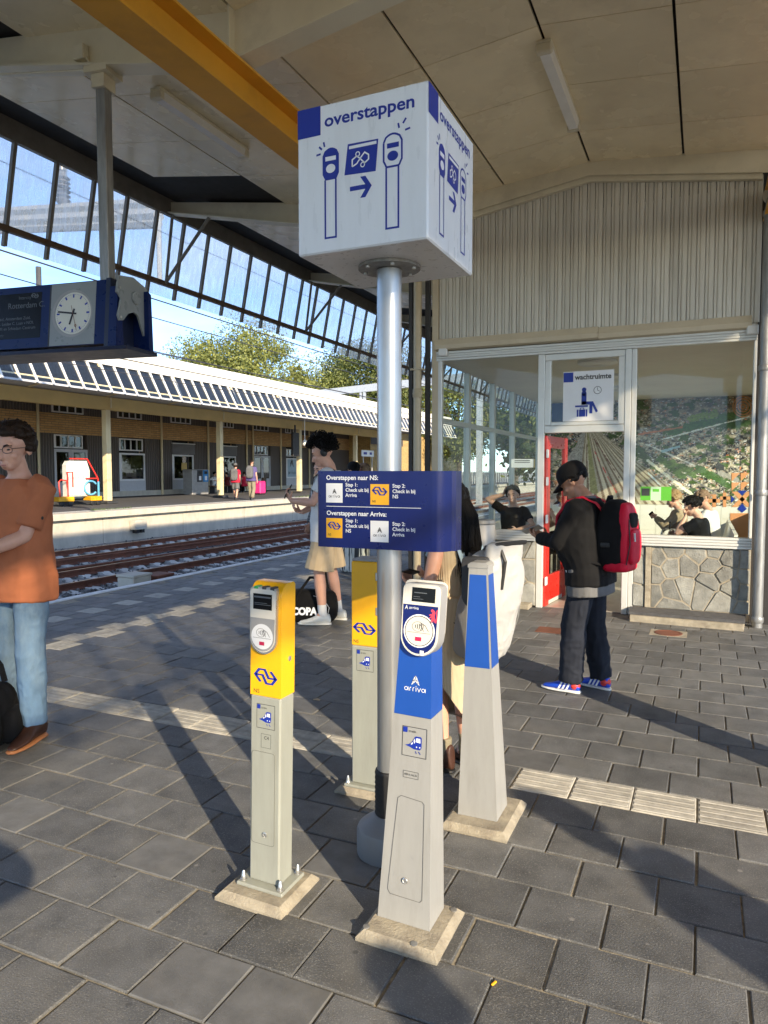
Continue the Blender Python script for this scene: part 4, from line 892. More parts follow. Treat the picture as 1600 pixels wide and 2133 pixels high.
us = ushape(x0 + .004, x1 - .014, .928, 1.176); rim = MB().prism(us, y0 - .012, y0 + .04, 'y').build('reader_rim', 'silver', n1, True, angle=30)
fc = MB().prism(inset(us, .0075), y0 - .015, y0 - .0121, 'y').build('reader_face', 'cream_plastic', n1)
F1 = lambda it, nm, m, k=1: decal(*it, (0, y0 - .0152 - .0006 * k, 0), (1, 0, 0), (0, 0, 1), nm, m, fc)
low = [p for p in inset(us, .011)]; lowp = [(x, min(z, 1.062)) for x, z in low]
F1(poly(lowp), 'gray_field', 'midgray')
rcx, rcz = (x0 + x1) / 2 - .006, .994
F1(disc(rcx, rcz, .047), 'reader_field', 'sign_white', 2); contactless(rcx, rcz, .047, F1, fc, 3)
F1(quads([(rcx - .04, 1.094, rcx + .041, 1.152)]), 'screen', 'screen'); F1(quads([(rcx - .036, 1.137, rcx + .036, 1.143), (rcx - .034, 1.117, rcx + .02, 1.119), (rcx - .034, 1.111, rcx + .036, 1.113)]), 'screen_text', 'screen_text', 2)
for k, m in enumerate(('led_green', 'darkgray', 'darkgray')): xx = rcx - .03 + .035 * k; MB().box(xx - .009, xx + .009, y0 - .0145, y0 + .02, 1.1665, 1.1785, .002).build('indicator_light', m, n1)
ns_logo((x0 + .02, y0 - .001, .815), (1, 0, 0), .094, 'blue_ink', up, .052); lettering('NS', (x0 + .014, y0 - .001, .776), (1, 0, 0), (0, 0, 1), .022, 'black_ink', up)
MB().lathe([(.010, 0), (.010, .003), (.006, .0035)], (x1, (y0 + y1) / 2 + .01, .905), 14, 'x').build('side_lock', 'silver', n1)
lean(n1, 1.2, 0)
# --- tapered Arriva posts
def taper(name, m, b0, b1, z0, z1, parent):
    (xa, xb, ya, yb_), (xc, xd, yc, yd) = b0, b1
    return MB().add([(xa, ya, z0), (xb, ya, z0), (xb, yb_, z0), (xa, yb_, z0), (xc, yc, z1), (xd, yc, z1), (xd, yd, z1), (xc, yd, z1)], [(3, 2, 1, 0), (4, 5, 6, 7), (0, 1, 5, 4), (1, 2, 6, 5), (2, 3, 7, 6), (3, 0, 4, 7)]).build(name, m, parent)
def lerp4(a, b, t): return tuple(p + (q - p) * t for p, q in zip(a, b))
a1 = thing('card_reader_post', 'tapered white and blue Arriva card reader post with round reader and red lion', 'card reader', (-.91, 2.25, 0))
foot(-1.045, -.75, 2.085, 2.378, a1)
B0, B1, ZT = (-1.01, -.815, 2.19, 2.335), (-.95, -.85, 2.215, 2.315), 1.2
t_ = (.767 - .036) / (ZT - .036)
low_ = taper('lower_post', 'post_white', B0, lerp4(B0, B1, t_), .036, .766, a1); upb = taper('upper_post', 'arriva_blue', lerp4(B0, B1, t_), B1, .767, ZT, a1)
def face(z, off=.001): return B0[2] + (B1[2] - B0[2]) * (z - .036) / (ZT - .036) - off
for (bx, by) in ((-1.02, 2.12), (-.84, 2.11), (-.78, 2.34)): MB().lathe([(.012, 0), (.012, .003), (.006, .004)], (bx, by, .0352), 12).build('anchor_bolt', 'galv', a1)
tilt = (B1[2] - B0[2]) / (ZT - .036)
def sticker_plane(z): return face(z)
# artwork sits on the slightly leaning face: use a leaning up-vector
UPV = Vector((0, tilt, 1)).normalized()
def A1(it, name, m, parent=low_, k=1): return decal(*it, (0, face(0) - .0008 * k, 0), (1, 0, 0), UPV, name, m, parent)
hx = [(x, z) for x, z in [(-.975, .13), (-.845, .125), (-.85, .475), (-.94, .485)]]
A1(strokes([[(-.965, .13), (-.855, .128), (-.846, .137), (-.85, .47), (-.858, .478), (-.935, .485), (-.947, .475), (-.975, .145), (-.965, .13)]], .0014), 'hatch_seam', 'darkgray')
MB().lathe([(.011, 0), (.011, -.004), (.008, -.006), (.006, -.003), (.002, -.003)], (-.91, face(.19), .19), 16, 'y').build('lock', 'silver', low_, True)
w = .088; xx, zz = -.937, .628
for it, nm, m, k in ((strokes([[(0, 0), (1, 0), (1, 1), (0, 1), (0, 0)]], .018), 'sticker_border', 'black_ink', 1), (quads([(.02, .8, .2, .98)]), 'sticker_square', 'blue_ink', 1), (TR, 'train_symbol', 'blue_ink', 1), (TRW, 'train_symbol', 'white_ink', 2)):
    A1(xf2(it, w, w * 1.15, xx, zz), nm, m, low_, k)
vs, fs = text_mb('trein', .13, .3); A1(([(xx + w * (p[0] + .25), zz + w * 1.15 * (p[1] + .82)) for p in vs], fs), 'lettering', 'darkgray')
A1(strokes([[(-.93, .552), (-.875, .552), (-.875, .575), (-.93, .575), (-.93, .552)]], .0012), 'sticker_border', 'black_ink'); vs, fs = text_mb('ARR.VL.VAL.04', .01, .046); A1(([(p[0] - .926, p[1] + .56) for p in vs], fs), 'lettering', 'black_ink')
# short scratches
sc_ = [[(x, z), (x + random.uniform(-.006, .012), z + random.uniform(-.02, .02))] for x, z in [(random.uniform(-.97, -.84), random.uniform(.08, .6)) for _ in range(16)]]
A1(strokes(sc_, .0009), 'scratches', 'midgray')
class _O: pass
arriva_logo((-.937, face(.855), .853), (1, 0, 0), .078, 'white_ink', upb)
# reader head, tilted back
rd = bpy.data.objects.new('reader_head', None)
hx0, hx1 = -.068, .068
us = ushape(hx0, hx1, 0, .245, .02)
RM = Matrix.Translation((-.885, 2.198, .978)) @ Matrix.Rotation(R(-6), 4, 'X')
def rmesh(name, m, mb, parent=a1, sm=False): mb.v = [tuple(RM @ Vector(p)) for p in mb.v]; return mb.build(name, m, parent, sm, angle=30)
shell = rmesh('reader_shell', 'midgray', MB().prism(us, -.0, .06, 'y'), sm=True)
rmesh('reader_rim', 'cream_plastic', MB().prism(inset(us, .003), -.008, -.0002, 'y'), shell, True)
rmesh('mounting_plate', 'cream_plastic', MB().prism([(p[0] * 1.12 - .012, p[1] * .98 + .012) for p in us], .0605, .075, 'y'), a1, True)
def F2(it, nm, m, k=1): return decal(*it, RM @ Vector((0, -.0082 - .0006 * k, 0)), (RM.to_3x3() @ Vector((1, 0, 0))), (RM.to_3x3() @ Vector((0, 0, 1))), nm, m, shell)
lowp = [(x, min(z, .172)) for x, z in inset(us, .0095)]
F2(poly(lowp), 'blue_field', 'blue_panel'); F2(disc(.0, .086, .056), 'reader_ring', 'sign_white', 2); F2(disc(0, .086, .0515), 'reader_ring', 'black_ink', 3); F2(disc(0, .086, .049), 'reader_field', 'cream_plastic', 4); contactless(0, .086, .049, F2, shell, 5)
F2(quads([(-.034, .183, .05, .231)]), 'screen', 'screen'); F2(quads([(-.026, .212, .02, .215), (-.028, .199, -.004, .2005), (-.028, .192, .008, .1935)]), 'screen_text', 'screen_text', 2)
vs, fs = text_mb('arriva', .014, .034); F2(([(p[0] - .041, p[1] + .157) for p in vs], fs), 'lettering', 'white_ink', 2); F2(xf2(AL, .011, .013, -.056, .155), 'logo', 'white_ink', 2)
lion = join2(poly([(.036, .118), (.042, .132), (.038, .14), (.044, .152), (.05, .16), (.054, .152), (.052, .14), (.056, .128), (.052, .118), (.048, .128), (.044, .116)]), disc(.043, .158, .005, 10), strokes([[(.04, .146), (.033, .142)], [(.041, .138), (.034, .133)], [(.057, .118), (.06, .135), (.058, .155), (.061, .162)], [(.038, .12), (.034, .112)]], .0035))
F2(lion, 'lion_emblem', 'lion_red', 2); F2(quads([(.008, .006, .022, .022)]), 'label', 'sign_white', 5)
lean(a1, 1.4, 0)
a2 = thing('card_reader_post', 'tapered white Arriva post seen from its plain blue backed side', 'card reader', (-.896, 3.11, 0))
foot(-1.04, -.735, 2.92, 3.3, a2)
C0, C1, ZT2 = (-.987, -.805, 3.02, 3.2), (-.956, -.869, 3.06, 3.15), 1.165
t2 = (.717 - .036) / (ZT2 - .036)
taper('lower_post', 'post_white', C0, lerp4(C0, C1, t2), .036, .7165, a2)
ub = taper('upper_post', 'post_white', lerp4(C0, C1, t2), C1, .717, ZT2, a2)
def face2(z): return C0[2] + (C1[2] - C0[2]) * (z - .036) / (ZT2 - .036) - .0012
m2 = MB(); q0, q1 = lerp4(C0, C1, t2), C1
za, zz = .7175, 1.135
def xs(z, i): return C0[i] + (C1[i] - C0[i]) * (z - .036) / (ZT2 - .036)
m2.add([(xs(za, 0) + .001, face2(za), za), (xs(za, 1) - .007, face2(za), za), (xs(zz, 1) - .007, face2(zz), zz), (xs(zz, 0) + .006, face2(zz), zz)], [(0, 1, 2, 3)])
m2.add([(xs(za, 1) + .001, xs(za, 2) + .004, za), (xs(za, 1) + .001, xs(za, 3) - .002, za), (xs(zz, 1) + .001, xs(zz, 3) - .004, zz), (xs(zz, 1) + .001, xs(zz, 2) + .006, zz)], [(0, 1, 2, 3)])
m2.build('blue_foil', 'arriva_blue', ub)
MB().prism([(C1[0] - .004, 1.1655), (C1[1] + .004, 1.1655), (C1[1] + .004, 1.18), (C1[1] - .01, 1.19), (C1[0] + .01, 1.19), (C1[0] - .004, 1.18)], C1[2] - .004, C1[3] + .004, 'y').build('top_cap', 'post_white', a2)
MB().prism(ushape(-1.02, -.9, .96, 1.2), 3.155, 3.205, 'y').build('reader_shell', 'darkgray', a2, True, angle=30)
n2 = thing('card_reader_post', 'yellow NS post behind the pole, seen with plain yellow front', 'card reader', (-1.49, 3.16, 0))
foot(-1.64, -1.345, 3.045, 3.32, n2)
X0, X1, Y0, Y1 = -1.566, -1.42, 3.09, 3.215
MB().box(X0 - .03, X1 + .03, Y0 - .03, Y1 + .03, .0355, .05, .004).build('base_flange', 'post_gray', n2)
for bx in (X0 - .014, X1 + .014): MB().lathe([(.013, 0), (.009, .005), (.009, .018), (.004, .036)], (bx, Y0 - .012, .0505), 10).build('anchor_bolt', 'silver', n2, True)
MB().box(X0, X1, Y0, Y1, .05, .742, .006).build('lower_post', 'post_gray', n2)
u2 = MB().box(X0, X1, Y0, Y1, .7425, 1.16, .005).build('upper_post', 'ns_yellow', n2); MB().box(X0 + .002, X1 - .002, Y0 + .002, Y1, 1.1605, 1.172, .003).build('top_cap', 'midgray', n2)
for z in (.9, 1.07): MB().box(X1 - .014, X1 + .002, Y0 - .003, Y0 + .02, z, z + .04, .002).build('hinge', 'silver', n2)
ns_logo((X0 + .014, Y0 - .001, .805), (1, 0, 0), .116, 'blue_ink', u2, .05); lettering('NS', (X0 + .012, Y0 - .001, .757), (1, 0, 0), (0, 0, 1), .024, 'black_ink', u2); train_sticker(X0 + .03, Y0, .62, .09, n2)
# ================================================================== hanging train display
mat('disp_blue', (.004, .015, .085), .3, var=.08, spec=.25); mat('disp_gray', (.24, .26, .26), .3, var=.04); mat('disp_dark', (.01, .015, .04), .35)
mat('clock_white', (.62, .62, .55), .4, var=.03)
dv = thing('train_display', 'hanging blue train display with station clock on a square steel post', 'display', (-4.27, 4.25, 2.56), R(8))
def dpart(name, m, mb, p=dv, sm=False): return mb.build(name, m, p, sm, world=False, angle=30)
prof = [(-.2, 0), (.2, 0), (.29, .05), (.26, .42), (.2, .52), (.07, .585), (-.07, .585), (-.2, .52), (-.26, .42), (-.29, .05)]
dpart('post', 'galv', MB().box(-.042, .042, -.042, .042, .48, 2.1, .005)); dpart('post_bracket', 'steel_cream', MB().box(-.1, .1, -.1, .1, 2.05, 2.1).box(-.055, .055, -.07, .07, 1.95, 2.049))
# casing: two slanted faces (front towards -y)
case = dpart('casing', 'disp_blue', MB().prism([(-.18, 0), (.18, 0), (.13, .49), (-.13, .49)], -1.85, .09, 'x'))
sl_ = .05 / .49; FU = Vector((0, sl_, 1)).normalized()
def DF(it, nm, m, k=1, p=case): 
    vs, fs = it; M = WM(dv); return decal(vs, fs, M @ Vector((0, -.18 - .001 * k, 0)), M.to_3x3() @ Vector((1, 0, 0)), M.to_3x3() @ FU, nm, m, p)
DF(quads([(-1.35, .08, -.5, .44)]), 'screen', 'screen')
DF(quads([(-.41, .005, -.0, .487)]), 'clock_panel', 'disp_gray'); DF(quads([(-.425, 0, -.412, .49)]), 'panel_gap', 'black_ink')
ccx, ccz = -.2, .25
DF(ringp(ccx - .01, ccz, .163, .185), 'clock_bezel', 'midgray', 2); DF(disc(ccx, ccz, .163, 40), 'clock_face', 'clock_white', 3)
mk = []
for k in range(60):
    a = k * math.pi / 30; s_, c_ = math.sin(a), math.cos(a)
    if k % 5 == 0: mk.append(strokes([[(ccx + 0.122 * s_, ccz + .122 * c_), (ccx + .149 * s_, ccz + .149 * c_)]], .0135))
    else: mk.append(disc(ccx + .147 * s_, ccz + .147 * c_, .0027, 6))
DF(join2(*mk), 'clock_marks', 'blue_ink', 4)
def hand(ang, l0, l1, w): a = R(ang); return strokes([[(ccx - l0 * math.sin(a), ccz - l0 * math.cos(a)), (ccx + l1 * math.sin(a), ccz + l1 * math.cos(a))]], w)
DF(join2(hand(278, .033, .14, .014), hand(198, .037, .09, .017)), 'clock_hands', 'black_ink', 5); DF(join2(hand(164, .065, .14, .004), ringp(ccx + .1 * math.sin(R(164)), ccz + .1 * math.cos(R(164)), .006, .0105, 12)), 'clock_hands', 'rust', 6)
for s_, x, z, sz in (('Intercity', -1.0, .45, .042), ('Rotterdam C.', -1.12, .37, .075), ('via Assel, Amsterdam Zuid,', -1.3, .265, .04), ('Utr N. Leiden C. Laan v NOI,', -1.3, .22, .04), ('Delft en Schiedam Centrum', -1.25, .175, .04), ('INTERCITY', -1.3, .112, .03)):
    vs, fs = text_mb(s_, sz * .85); DF(([(p[0] + x * .85 + .13, p[1] + z * .87) for p in vs], fs), 'screen_text', 'screen_text', 2)
vs, fs = xf2(NSL, .07, .035, -.6, .395); DF((vs, fs), 'logo', 'screen_text', 2)
# end section with the bracket plate
en = dpart('end_section', 'disp_dark', MB().prism([(-.185, -.02), (.185, -.02), (.135, .5), (-.135, .5)], .0905, .13, 'x'))
dpart('end_fin', 'disp_blue', MB().prism([(.13, -.02), (.19, -.02), (.17, .43), (.13, .45)], .1305, .27, 'x')); dpart('end_fin', 'disp_blue', MB().prism([(-.19, -.02), (-.09, -.02), (-.12, .43), (-.15, .43)], .1305, .2, 'x'))
dpart('bottom_tray', 'disp_dark', MB().prism([(-.2, -.05), (.2, -.05), (.19, -.0205), (-.19, -.0205)], -1.87, .3, 'x'))
br = [(p[0] * .88, p[1] * .88) for p in [(-.215, .5), (-.19, .57), (.0, .6), (.19, .55), (.25, .44), (.25, .36), (.15, .4), (.21, .18), (.19, .12), (.14, .12), (.06, .28), (0, .3), (-.08, .27), (-.15, .2), (-.2, .19), (-.22, .23), (-.17, .38), (-.2, .41), (-.23, .42)]]
bp_ = dpart('bracket_plate', 'disp_gray', MB().prism(br, .215, .23, 'x')); dpart('bracket_boss', 'disp_gray', MB().lathe([(.05, 0), (.05, .015), (.042, .02), (.01, .02)], (.2305, .02, .375), 20, 'x'), dv, True)
for a_, b_ in ((-.167, .41), (.18, .37), (-.16, .195), (.15, .14)): dpart('bolt', 'silver', MB().lathe([(.009, 0), (.009, .005)], (.2305, a_, b_), 8, 'x'))
# ================================================================== strip lights
mat('lamp_tube', (.9, .9, .86), .35, var=.05)
def striplight(label, x, y0, y1, z, slope, m='lamp_tube'):
    t = thing('strip_light', label, 'lamp', (x, y0, z)); L = y1 - y0
    MB().box(x - .06, x + .06, y0, y1, z - .03, z, .006).build('lamp_tray', 'steel_cream', t)
    MB().prism([(x - .055, z - .031), (x + .055, z - .031), (x + .04, z - .095), (x - .04, z - .095)], y0 + .06, y1 - .06, 'y').build('diffuser', m, t); [MB().box(x - .062, x + .062, a, a + .062, z - .1, z - .031, .01).build('end_cap', 'steel_cream', t) for a in (y0 - .004, y1 - .058)]
striplight('long strip light hanging in the middle of the cream ceiling', RX, 5.75, 7.2, zc(0) - .001, 0)
striplight('dusty strip light on the wing ceiling beside the glass skirt', RX - 3.3, 5.1, 6.45, zc(3.3) - .012, 0)
bx = thing('beam_box', 'small cream cable box on the rafter web', 'cable box', (-4.45, 4.23, 4.75)); MB().box(-4.51, -4.4, 4.18, 4.241, 4.76, 4.87, .008).build('housing', 'steel_cream', bx); MB().tube([(-4.4, 4.21, 4.77), (-4.36, 4.2, 4.72), (-4.42, 4.21, 4.68), (-5.6, 4.21, 4.9)], .008).build('cable', 'steel_cream', bx)
# ================================================================== opposite station building and canopy
WX, COLX = -29.3, -23.4
def wy(px, y=1000): return float(PX(px, y, WX)[1])
OB = thing('station_building', 'long low station building with tan brick band and dark board cladding', 'building', (-32, 30, OZ))
def ob(name, m, mb, p=None, **k): return mb.build(name, m, p or OB, **k)
BY0, BY1 = 8.0, 63.0
ob('roof', 'opp_white', MB().box(-40, WX + .2, BY0, BY1, 5.9, 6.2)); ob('back_wall', 'brick_tan', MB().box(-40, WX - .5, BY0, BY1, OZ, 5.9))
ob('plinth', 'concrete', MB().box(WX - .5, WX + .03, BY0, BY1, OZ - .05, .48)); ob('brick_band', 'brick_tan', MB().box(WX - .5, WX, BY0, BY1, 3.46, 4.45)); ob('soffit_strip', 'opp_gray', MB().box(WX - .5, WX + .04, BY0, BY1, 5.22, 5.6))
ops = [('door', 115, 185), ('window', 250, 304), ('shop', 360, 405), ('shop', 464, 493), ('door', 530, 564.5), ('ad', 597, 622), ('ad', 657, 682)]
rng_ = sorted([(wy(a), wy(b), k) for k, a, b in ops] + [(18.2, 20.2, 'window'), (13.5, 15.5, 'window')])
# dark boarded panels between openings
edges = [BY0] + [v for a, b, k in rng_ for v in (a, b)] + [BY1]
for i in range(0, len(edges), 2): ob('boarded_panel', 'dark_boards', MB().box(WX - .4, WX - .02, edges[i], edges[i + 1], .48, 3.459))
edges = [BY0] + [v for a, b, k in rng_ for v in (a - .1, b - .2)] + [BY1]
for i in range(0, len(edges), 2): ob('boarded_panel', 'dark_boards', MB().box(WX - .4, WX - .02, edges[i], edges[i + 1], 4.451, 5.219))
mat('curtain', (.62, .45, .16), .8, var=.3, scale=4, stretch=(1, 6, .4)); mat('ad_blue', (.34, .47, .55), .4, var=.05); mat('pinkcurtain', (.5, .2, .22), .8, var=.4, scale=3, stretch=(1, 9, .3))
def frame_rect(y0, y1, z0, z1, x, t, name, m, p):
    f = None
    for (a, b, c, d) in ((y0, y0 + t, z0, z1), (y1 - t, y1, z0, z1), (y0 + t + .001, y1 - t - .001, z0, z0 + t), (y0 + t + .001, y1 - t - .001, z1 - t, z1)):
        ob(name, m, MB().box(x - .06, x, a, b, c, d), p)
def glazed(y0, y1, z0, z1, n, fm='opp_frame', name='window', t=.07):
    w = ob(name, fm, MB().box(WX - .1, WX - .03, y0, y0 + t, z0, z1)); frame_rect(y0 + t + .001, y1, z0, z1, WX - .03, t, 'frame', fm, w)
    ob('pane', 'far_glass', MB().box(WX - .09, WX - .08, y0 + t, y1 - t, z0 + t, z1 - t), w)
    for k in range(1, n): yy = y0 + (y1 - y0) * k / n; ob('glazing_bar', fm, MB().box(WX - .085, WX - .035, yy - .03, yy + .03, z0 + t + .001, z1 - t - .001), w)
    return w
for (a, b, k) in rng_:
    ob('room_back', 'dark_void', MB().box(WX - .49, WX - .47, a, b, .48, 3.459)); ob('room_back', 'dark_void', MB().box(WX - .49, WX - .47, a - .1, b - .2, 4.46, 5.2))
    u = glazed(a - .1, b - .2, 4.5, 5.2, 4, name='upper_window')
    if k == 'door':
        glazed(a, b - .3, 2.75, 3.42, 4, name='fanlight')
        mid = (a + b) / 2
        for p, q in ((a, mid - .01), (mid + .01, b)):
            d = ob('door', 'opp_gray', MB().box(WX - .1, WX - .03, p, p + .14, OZ, 2.7)); ob('stile', 'opp_gray', MB().box(WX - .1, WX - .03, q - .14, q, OZ, 2.7), d); ob('panel', 'opp_gray', MB().box(WX - .09, WX - .04, p + .141, q - .141, OZ, 1.05), d); ob('rail', 'opp_gray', MB().box(WX - .1, WX - .03, p + .141, q - .141, 2.55, 2.7), d)
            ob('pane', 'far_glass', MB().box(WX - .075, WX - .065, p + .141, q - .141, 1.05, 2.55), d)
    else:
        top = 2.6
        if k == 'window': glazed(a, b - .15, 2.72, 3.4, 4, name='fanlight')
        elif k == 'shop': sb = ob('shutter_box', 'shutter_gray', MB().box(WX - .1, WX + .05, a - .03, b + .03, 2.62, 3.25)); ob('shutter_lid', 'opp_frame', MB().box(WX - .1, WX + .09, a - .05, b + .05, 3.251, 3.3), sb)
        else: glazed(a, b, 2.72, 3.3, 4, name='fanlight')
        w = glazed(a, b, 1.05, 2.6, 1, name='shop_window', t=.1)
        ob('lower_panel', 'opp_gray', MB().box(WX - .1, WX - .02, a, b, .3, 1.049))
        if k == 'ad':
            m_ = ob('window_film', 'ad_blue', MB().box(WX - .078, WX - .07, a + .1, b - .1, 1.15, 2.5), w)
            y_ = (a + b) / 2; oo = WX - .065
            decal(*xf2(AL, .55, .65), (oo, y_ - .27, 1.95), (0, 1, 0), (0, 0, 1), 'logo', 'darkgray', m_); arriva_word((oo, y_ - .55, 1.35), (0, 1, 0), 1.1, 'darkgray', m_)
        elif k == 'window' and a > 25: ob('curtain', 'curtain', MB().box(WX - .2, WX - .12, b - .95, b - .2, 1.3, 2.45), w)
        elif k == 'shop':
            if a < 36: ob('poster', 'curtain', MB().box(WX - .078, WX - .07, a + .9, a + 1.4, 1.65, 2.1), w)
            else: ob('curtain', 'pinkcurtain', MB().box(WX - .2, WX - .12, a + .1, b - .1, 1.15, 2.2), w)
for px in (80, 336, 433, 513, 526, 584, 643):
    y = wy(px); pp = ob('drainpipe', 'opp_cream', MB().tube([(WX + .08, y, OZ), (WX + .08, y, 5.3)], .07, 10), smooth=True)
ob('projecting_wing', 'brick_yellow', MB().box(-31, -27.2, 57.5, 84, OZ, 5.2)); ob('wing_window', 'opp_white', MB().box(-27.23, -27.15, 59.2, 61.6, .9, 2.9)); ob('wing_boards', 'dark_boards', MB().box(-27.22, -27.16, 57.6, 65, 4.0, 5.19))
# canopy
OC = thing('opposite_canopy', 'opposite platform canopy with white barred glass skirt and ochre beam on columns', 'canopy', (COLX, 30, OZ))
oc = lambda name, m, mb, **k: mb.build(name, m, OC, **k)
OY0, OY1 = 9.0, 58.0
SXT, SZT, SXB, SZB = -19.75, 5.5, -19.22, 4.4
oc('beam', 'opp_yellow', MB().box(COLX - .12, COLX + .12, OY0, OY1, 4.2, 4.74)); oc('wing_ceiling', 'opp_gray', MB().prism([(COLX, 4.78), (SXT, 5.42), (SXT, 5.5), (COLX, 4.9)], OY0, OY1, 'y')); oc('inner_ceiling', 'opp_gray', MB().box(WX, COLX - .01, OY0, OY1, 4.95, 5.05)) if False else oc('inner_ceiling', 'opp_cream', MB().prism([(WX + .06, 5.3), (COLX - .01, 4.8), (COLX - .01, 4.9), (WX + .06, 5.4)], OY0, OY1, 'y'))
oc('fascia', 'opp_white', MB().box(-20.1, SXT - .06, OY0, OY1, 5.52, 5.74)); oc('fascia_gap', 'dark_void', MB().box(-20.1, SXT - .1, OY0, OY1, 5.741, 5.77)); oc('fascia', 'opp_white', MB().box(-20.15, SXT - .0, OY0, OY1, 5.771, 6.12)); oc('roof_deck', 'opp_white', MB().box(-29.5, -20.16, OY0, OY1, 5.8, 6.1))
oc('head_rail', 'opp_white', MB().box(SXT - .05, SXT + .03, OY0, OY1, SZT - .08, SZT - .0))
mp_, n_ = .62, int((OY1 - OY0) / .62)
barm = MB().prism([(SXT - .035, SZT - .09), (SXT + .035, SZT - .09), (SXB + .035, SZB), (SXB - .035, SZB)], -.032, .032, 'y').mesh('glazing_bar'); barm.materials.append(MATS['opp_white'])
panm = MB().prism([(SXT - .04, SZT - .09), (SXT - .03, SZT - .09), (SXB - .03, SZB + .05), (SXB - .04, SZB + .05)], .033, mp_ - .033, 'y').mesh('glass_pane'); panm.materials.append(MATS['opp_skirt_glass'])
for i in range(n_):
    for me in (barm, panm): o = bpy.data.objects.new(me.name.split('.')[0], me); COL.objects.link(o); o.parent = OC; o.location = Vector((0, OY0 + .3 + mp_ * i, 0)) - OC.location
oc('skirt_rail', 'opp_cream', MB().box(SXB - .17, SXB - .1, OY0, OY1, SZB + .14, SZB + .22)); oc('bottom_rail', 'opp_gray', MB().box(SXB - .1, SXB - .04, OY0, OY1, SZB - .02, SZB + .045))
for i in range(13):
    y = 11.4 + 3.87 * i
    oc('rafter', 'opp_cream', MB().prism([(COLX, 4.75), (SXT + .05, 5.3), (SXT + .05, 5.42), (COLX, 4.79)], y - .05, y + .05, 'y'))
    oc('brace', 'opp_white', MB().tube([(SXT - .5, y, 5.3), (SXB - .13, y, SZB + .18)], .03, 6)); oc('strut', 'opp_white', MB().tube([(SXT - .02, y + .12, 5.35), (SXB - .13, y + .1, SZB + .18)], .025, 6))
colys = [float(G(225, 1046, OZ)[1] * COLX / G(225, 1046, OZ)[0]), float(G(462, 1036, OZ)[1]), float(G(626, 1027, OZ)[1])]
dcol = (colys[2] - colys[0]) / 2
for y in [colys[0] - dcol] + colys + [colys[2] + dcol, colys[2] + 2 * dcol]:
    c_ = oc('column', 'opp_cream', MB().box(COLX - .13, COLX + .13, y - .13, y + .13, OZ + .12, 4.199, .01)); MB().box(COLX - .3, COLX + .3, y - .3, y + .3, OZ, OZ + .11, .02).build('column_foot', 'darkgray', c_); MB().tube([(COLX + .2, y + .1, 4.3), (COLX + .3, y, 4.72)], .03).build('knee_brace', 'opp_cream', c_)
# ------------------------------------------------------------------ things on the opposite platform
p = G(165, 1053, OZ); cart = thing('service_trolley', 'white corrugated trolley with red tube frame and yellow wheel blocks', 'trolley', (p[0], p[1], OZ), R(78)); cart.scale = (.84, .84, .84)
mat('cart_white', (.75, .74, .68), .5); mat('cart_red', (.6, .03, .02), .4); mat('cart_yel', (.8, .4, .01), .4); mat('cart_blue', (.12, .4, .6), .4)
def cp_(name, m, mb, sm=False): return mb.build(name, m, cart, sm, world=False)
for i in range(8): cp_('slat', 'cart_white', MB().box(-.55 + i * .135, -.55 + i * .135 + .115, -.05, .02, .5, 1.95 - .04 * abs(i - 4), .02))
cp_('body', 'cart_white', MB().prism([(-.58, .45), (.6, .45), (.6, 1.7), (.45, 2.15), (-.45, 2.15), (-.58, 1.95)], .021, .4, 'y'))
for pts in ([(-.6, -.1, .45), (-.6, -.1, 1.5), (-.65, -.1, 1.6), (-.35, -.1, 1.62), (-.35, -.1, .9)], [(-1.0, -.1, .4), (-1.05, -.1, 1.15), (-.95, -.1, 1.25), (-.65, -.1, 1.2), (-.62, -.1, .9)], [(-.5, -.12, 2.25), (.4, -.12, 2.25), (.95, -.12, 1.3), (.95, -.12, .4)], [(.95, -.12, 1.3), (.3, -.12, 1.3)]): cp_('frame_tube', 'cart_red', MB().tube(pts, .035, 8), True)
for x0, x1 in ((-1.15, -.4), (.45, 1.05)):
    cp_('wheel_block', 'cart_yel', MB().box(x0, x1, -.3, .4, .22, .44, .02))
    for x in (x0 + .15, x1 - .15):
        w = cp_('wheel', 'rubber', MB().lathe([(.1, 0), (.13, .01), (.13, .06), (.1, .07)], (x, -.25, .13), 14, 'y'), True); 
cp_('hose', 'cart_blue', MB().tube([(.55 + .33 * math.cos(a), -.14, .85 + .33 * math.sin(a)) for a in np.linspace(.6, 5.6, 16)], .045, 8), True); cp_('side_bar', 'cart_blue', MB().box(.9, .97, -.2, -.13, .3, 1.15))
p = G(410, 1030, OZ); bi = thing('litter_bin', 'grey double litter bin with a blue recycling front', 'litter bin', (p[0], p[1], OZ), R(90))
def bp2(name, m, mb): return mb.build(name, m, bi, world=False)
mat('bin_gray', (.36, .35, .33), .5, metal=.3); mat('bin_blue', (.02, .22, .5), .4)
bp2('bin_body', 'bin_gray', MB().box(-.75, .75, -.3, .4, 0, 1.5, .03)); bp2('bin_front', 'darkgray', MB().box(-.3, .15, -.33, -.302, .75, 1.45)); bp2('bin_front', 'bin_blue', MB().box(.22, .7, -.33, -.302, .75, 1.45))
for x in (-.08, .46): bp2('bin_opening', 'black', MB().box(x - .15, x + .15, -.345, -.331, 1.22, 1.38, .01)); bp2('bin_sticker', 'sign_white', MB().box(x - .1, x + .1, -.34, -.331, .85, 1.1))
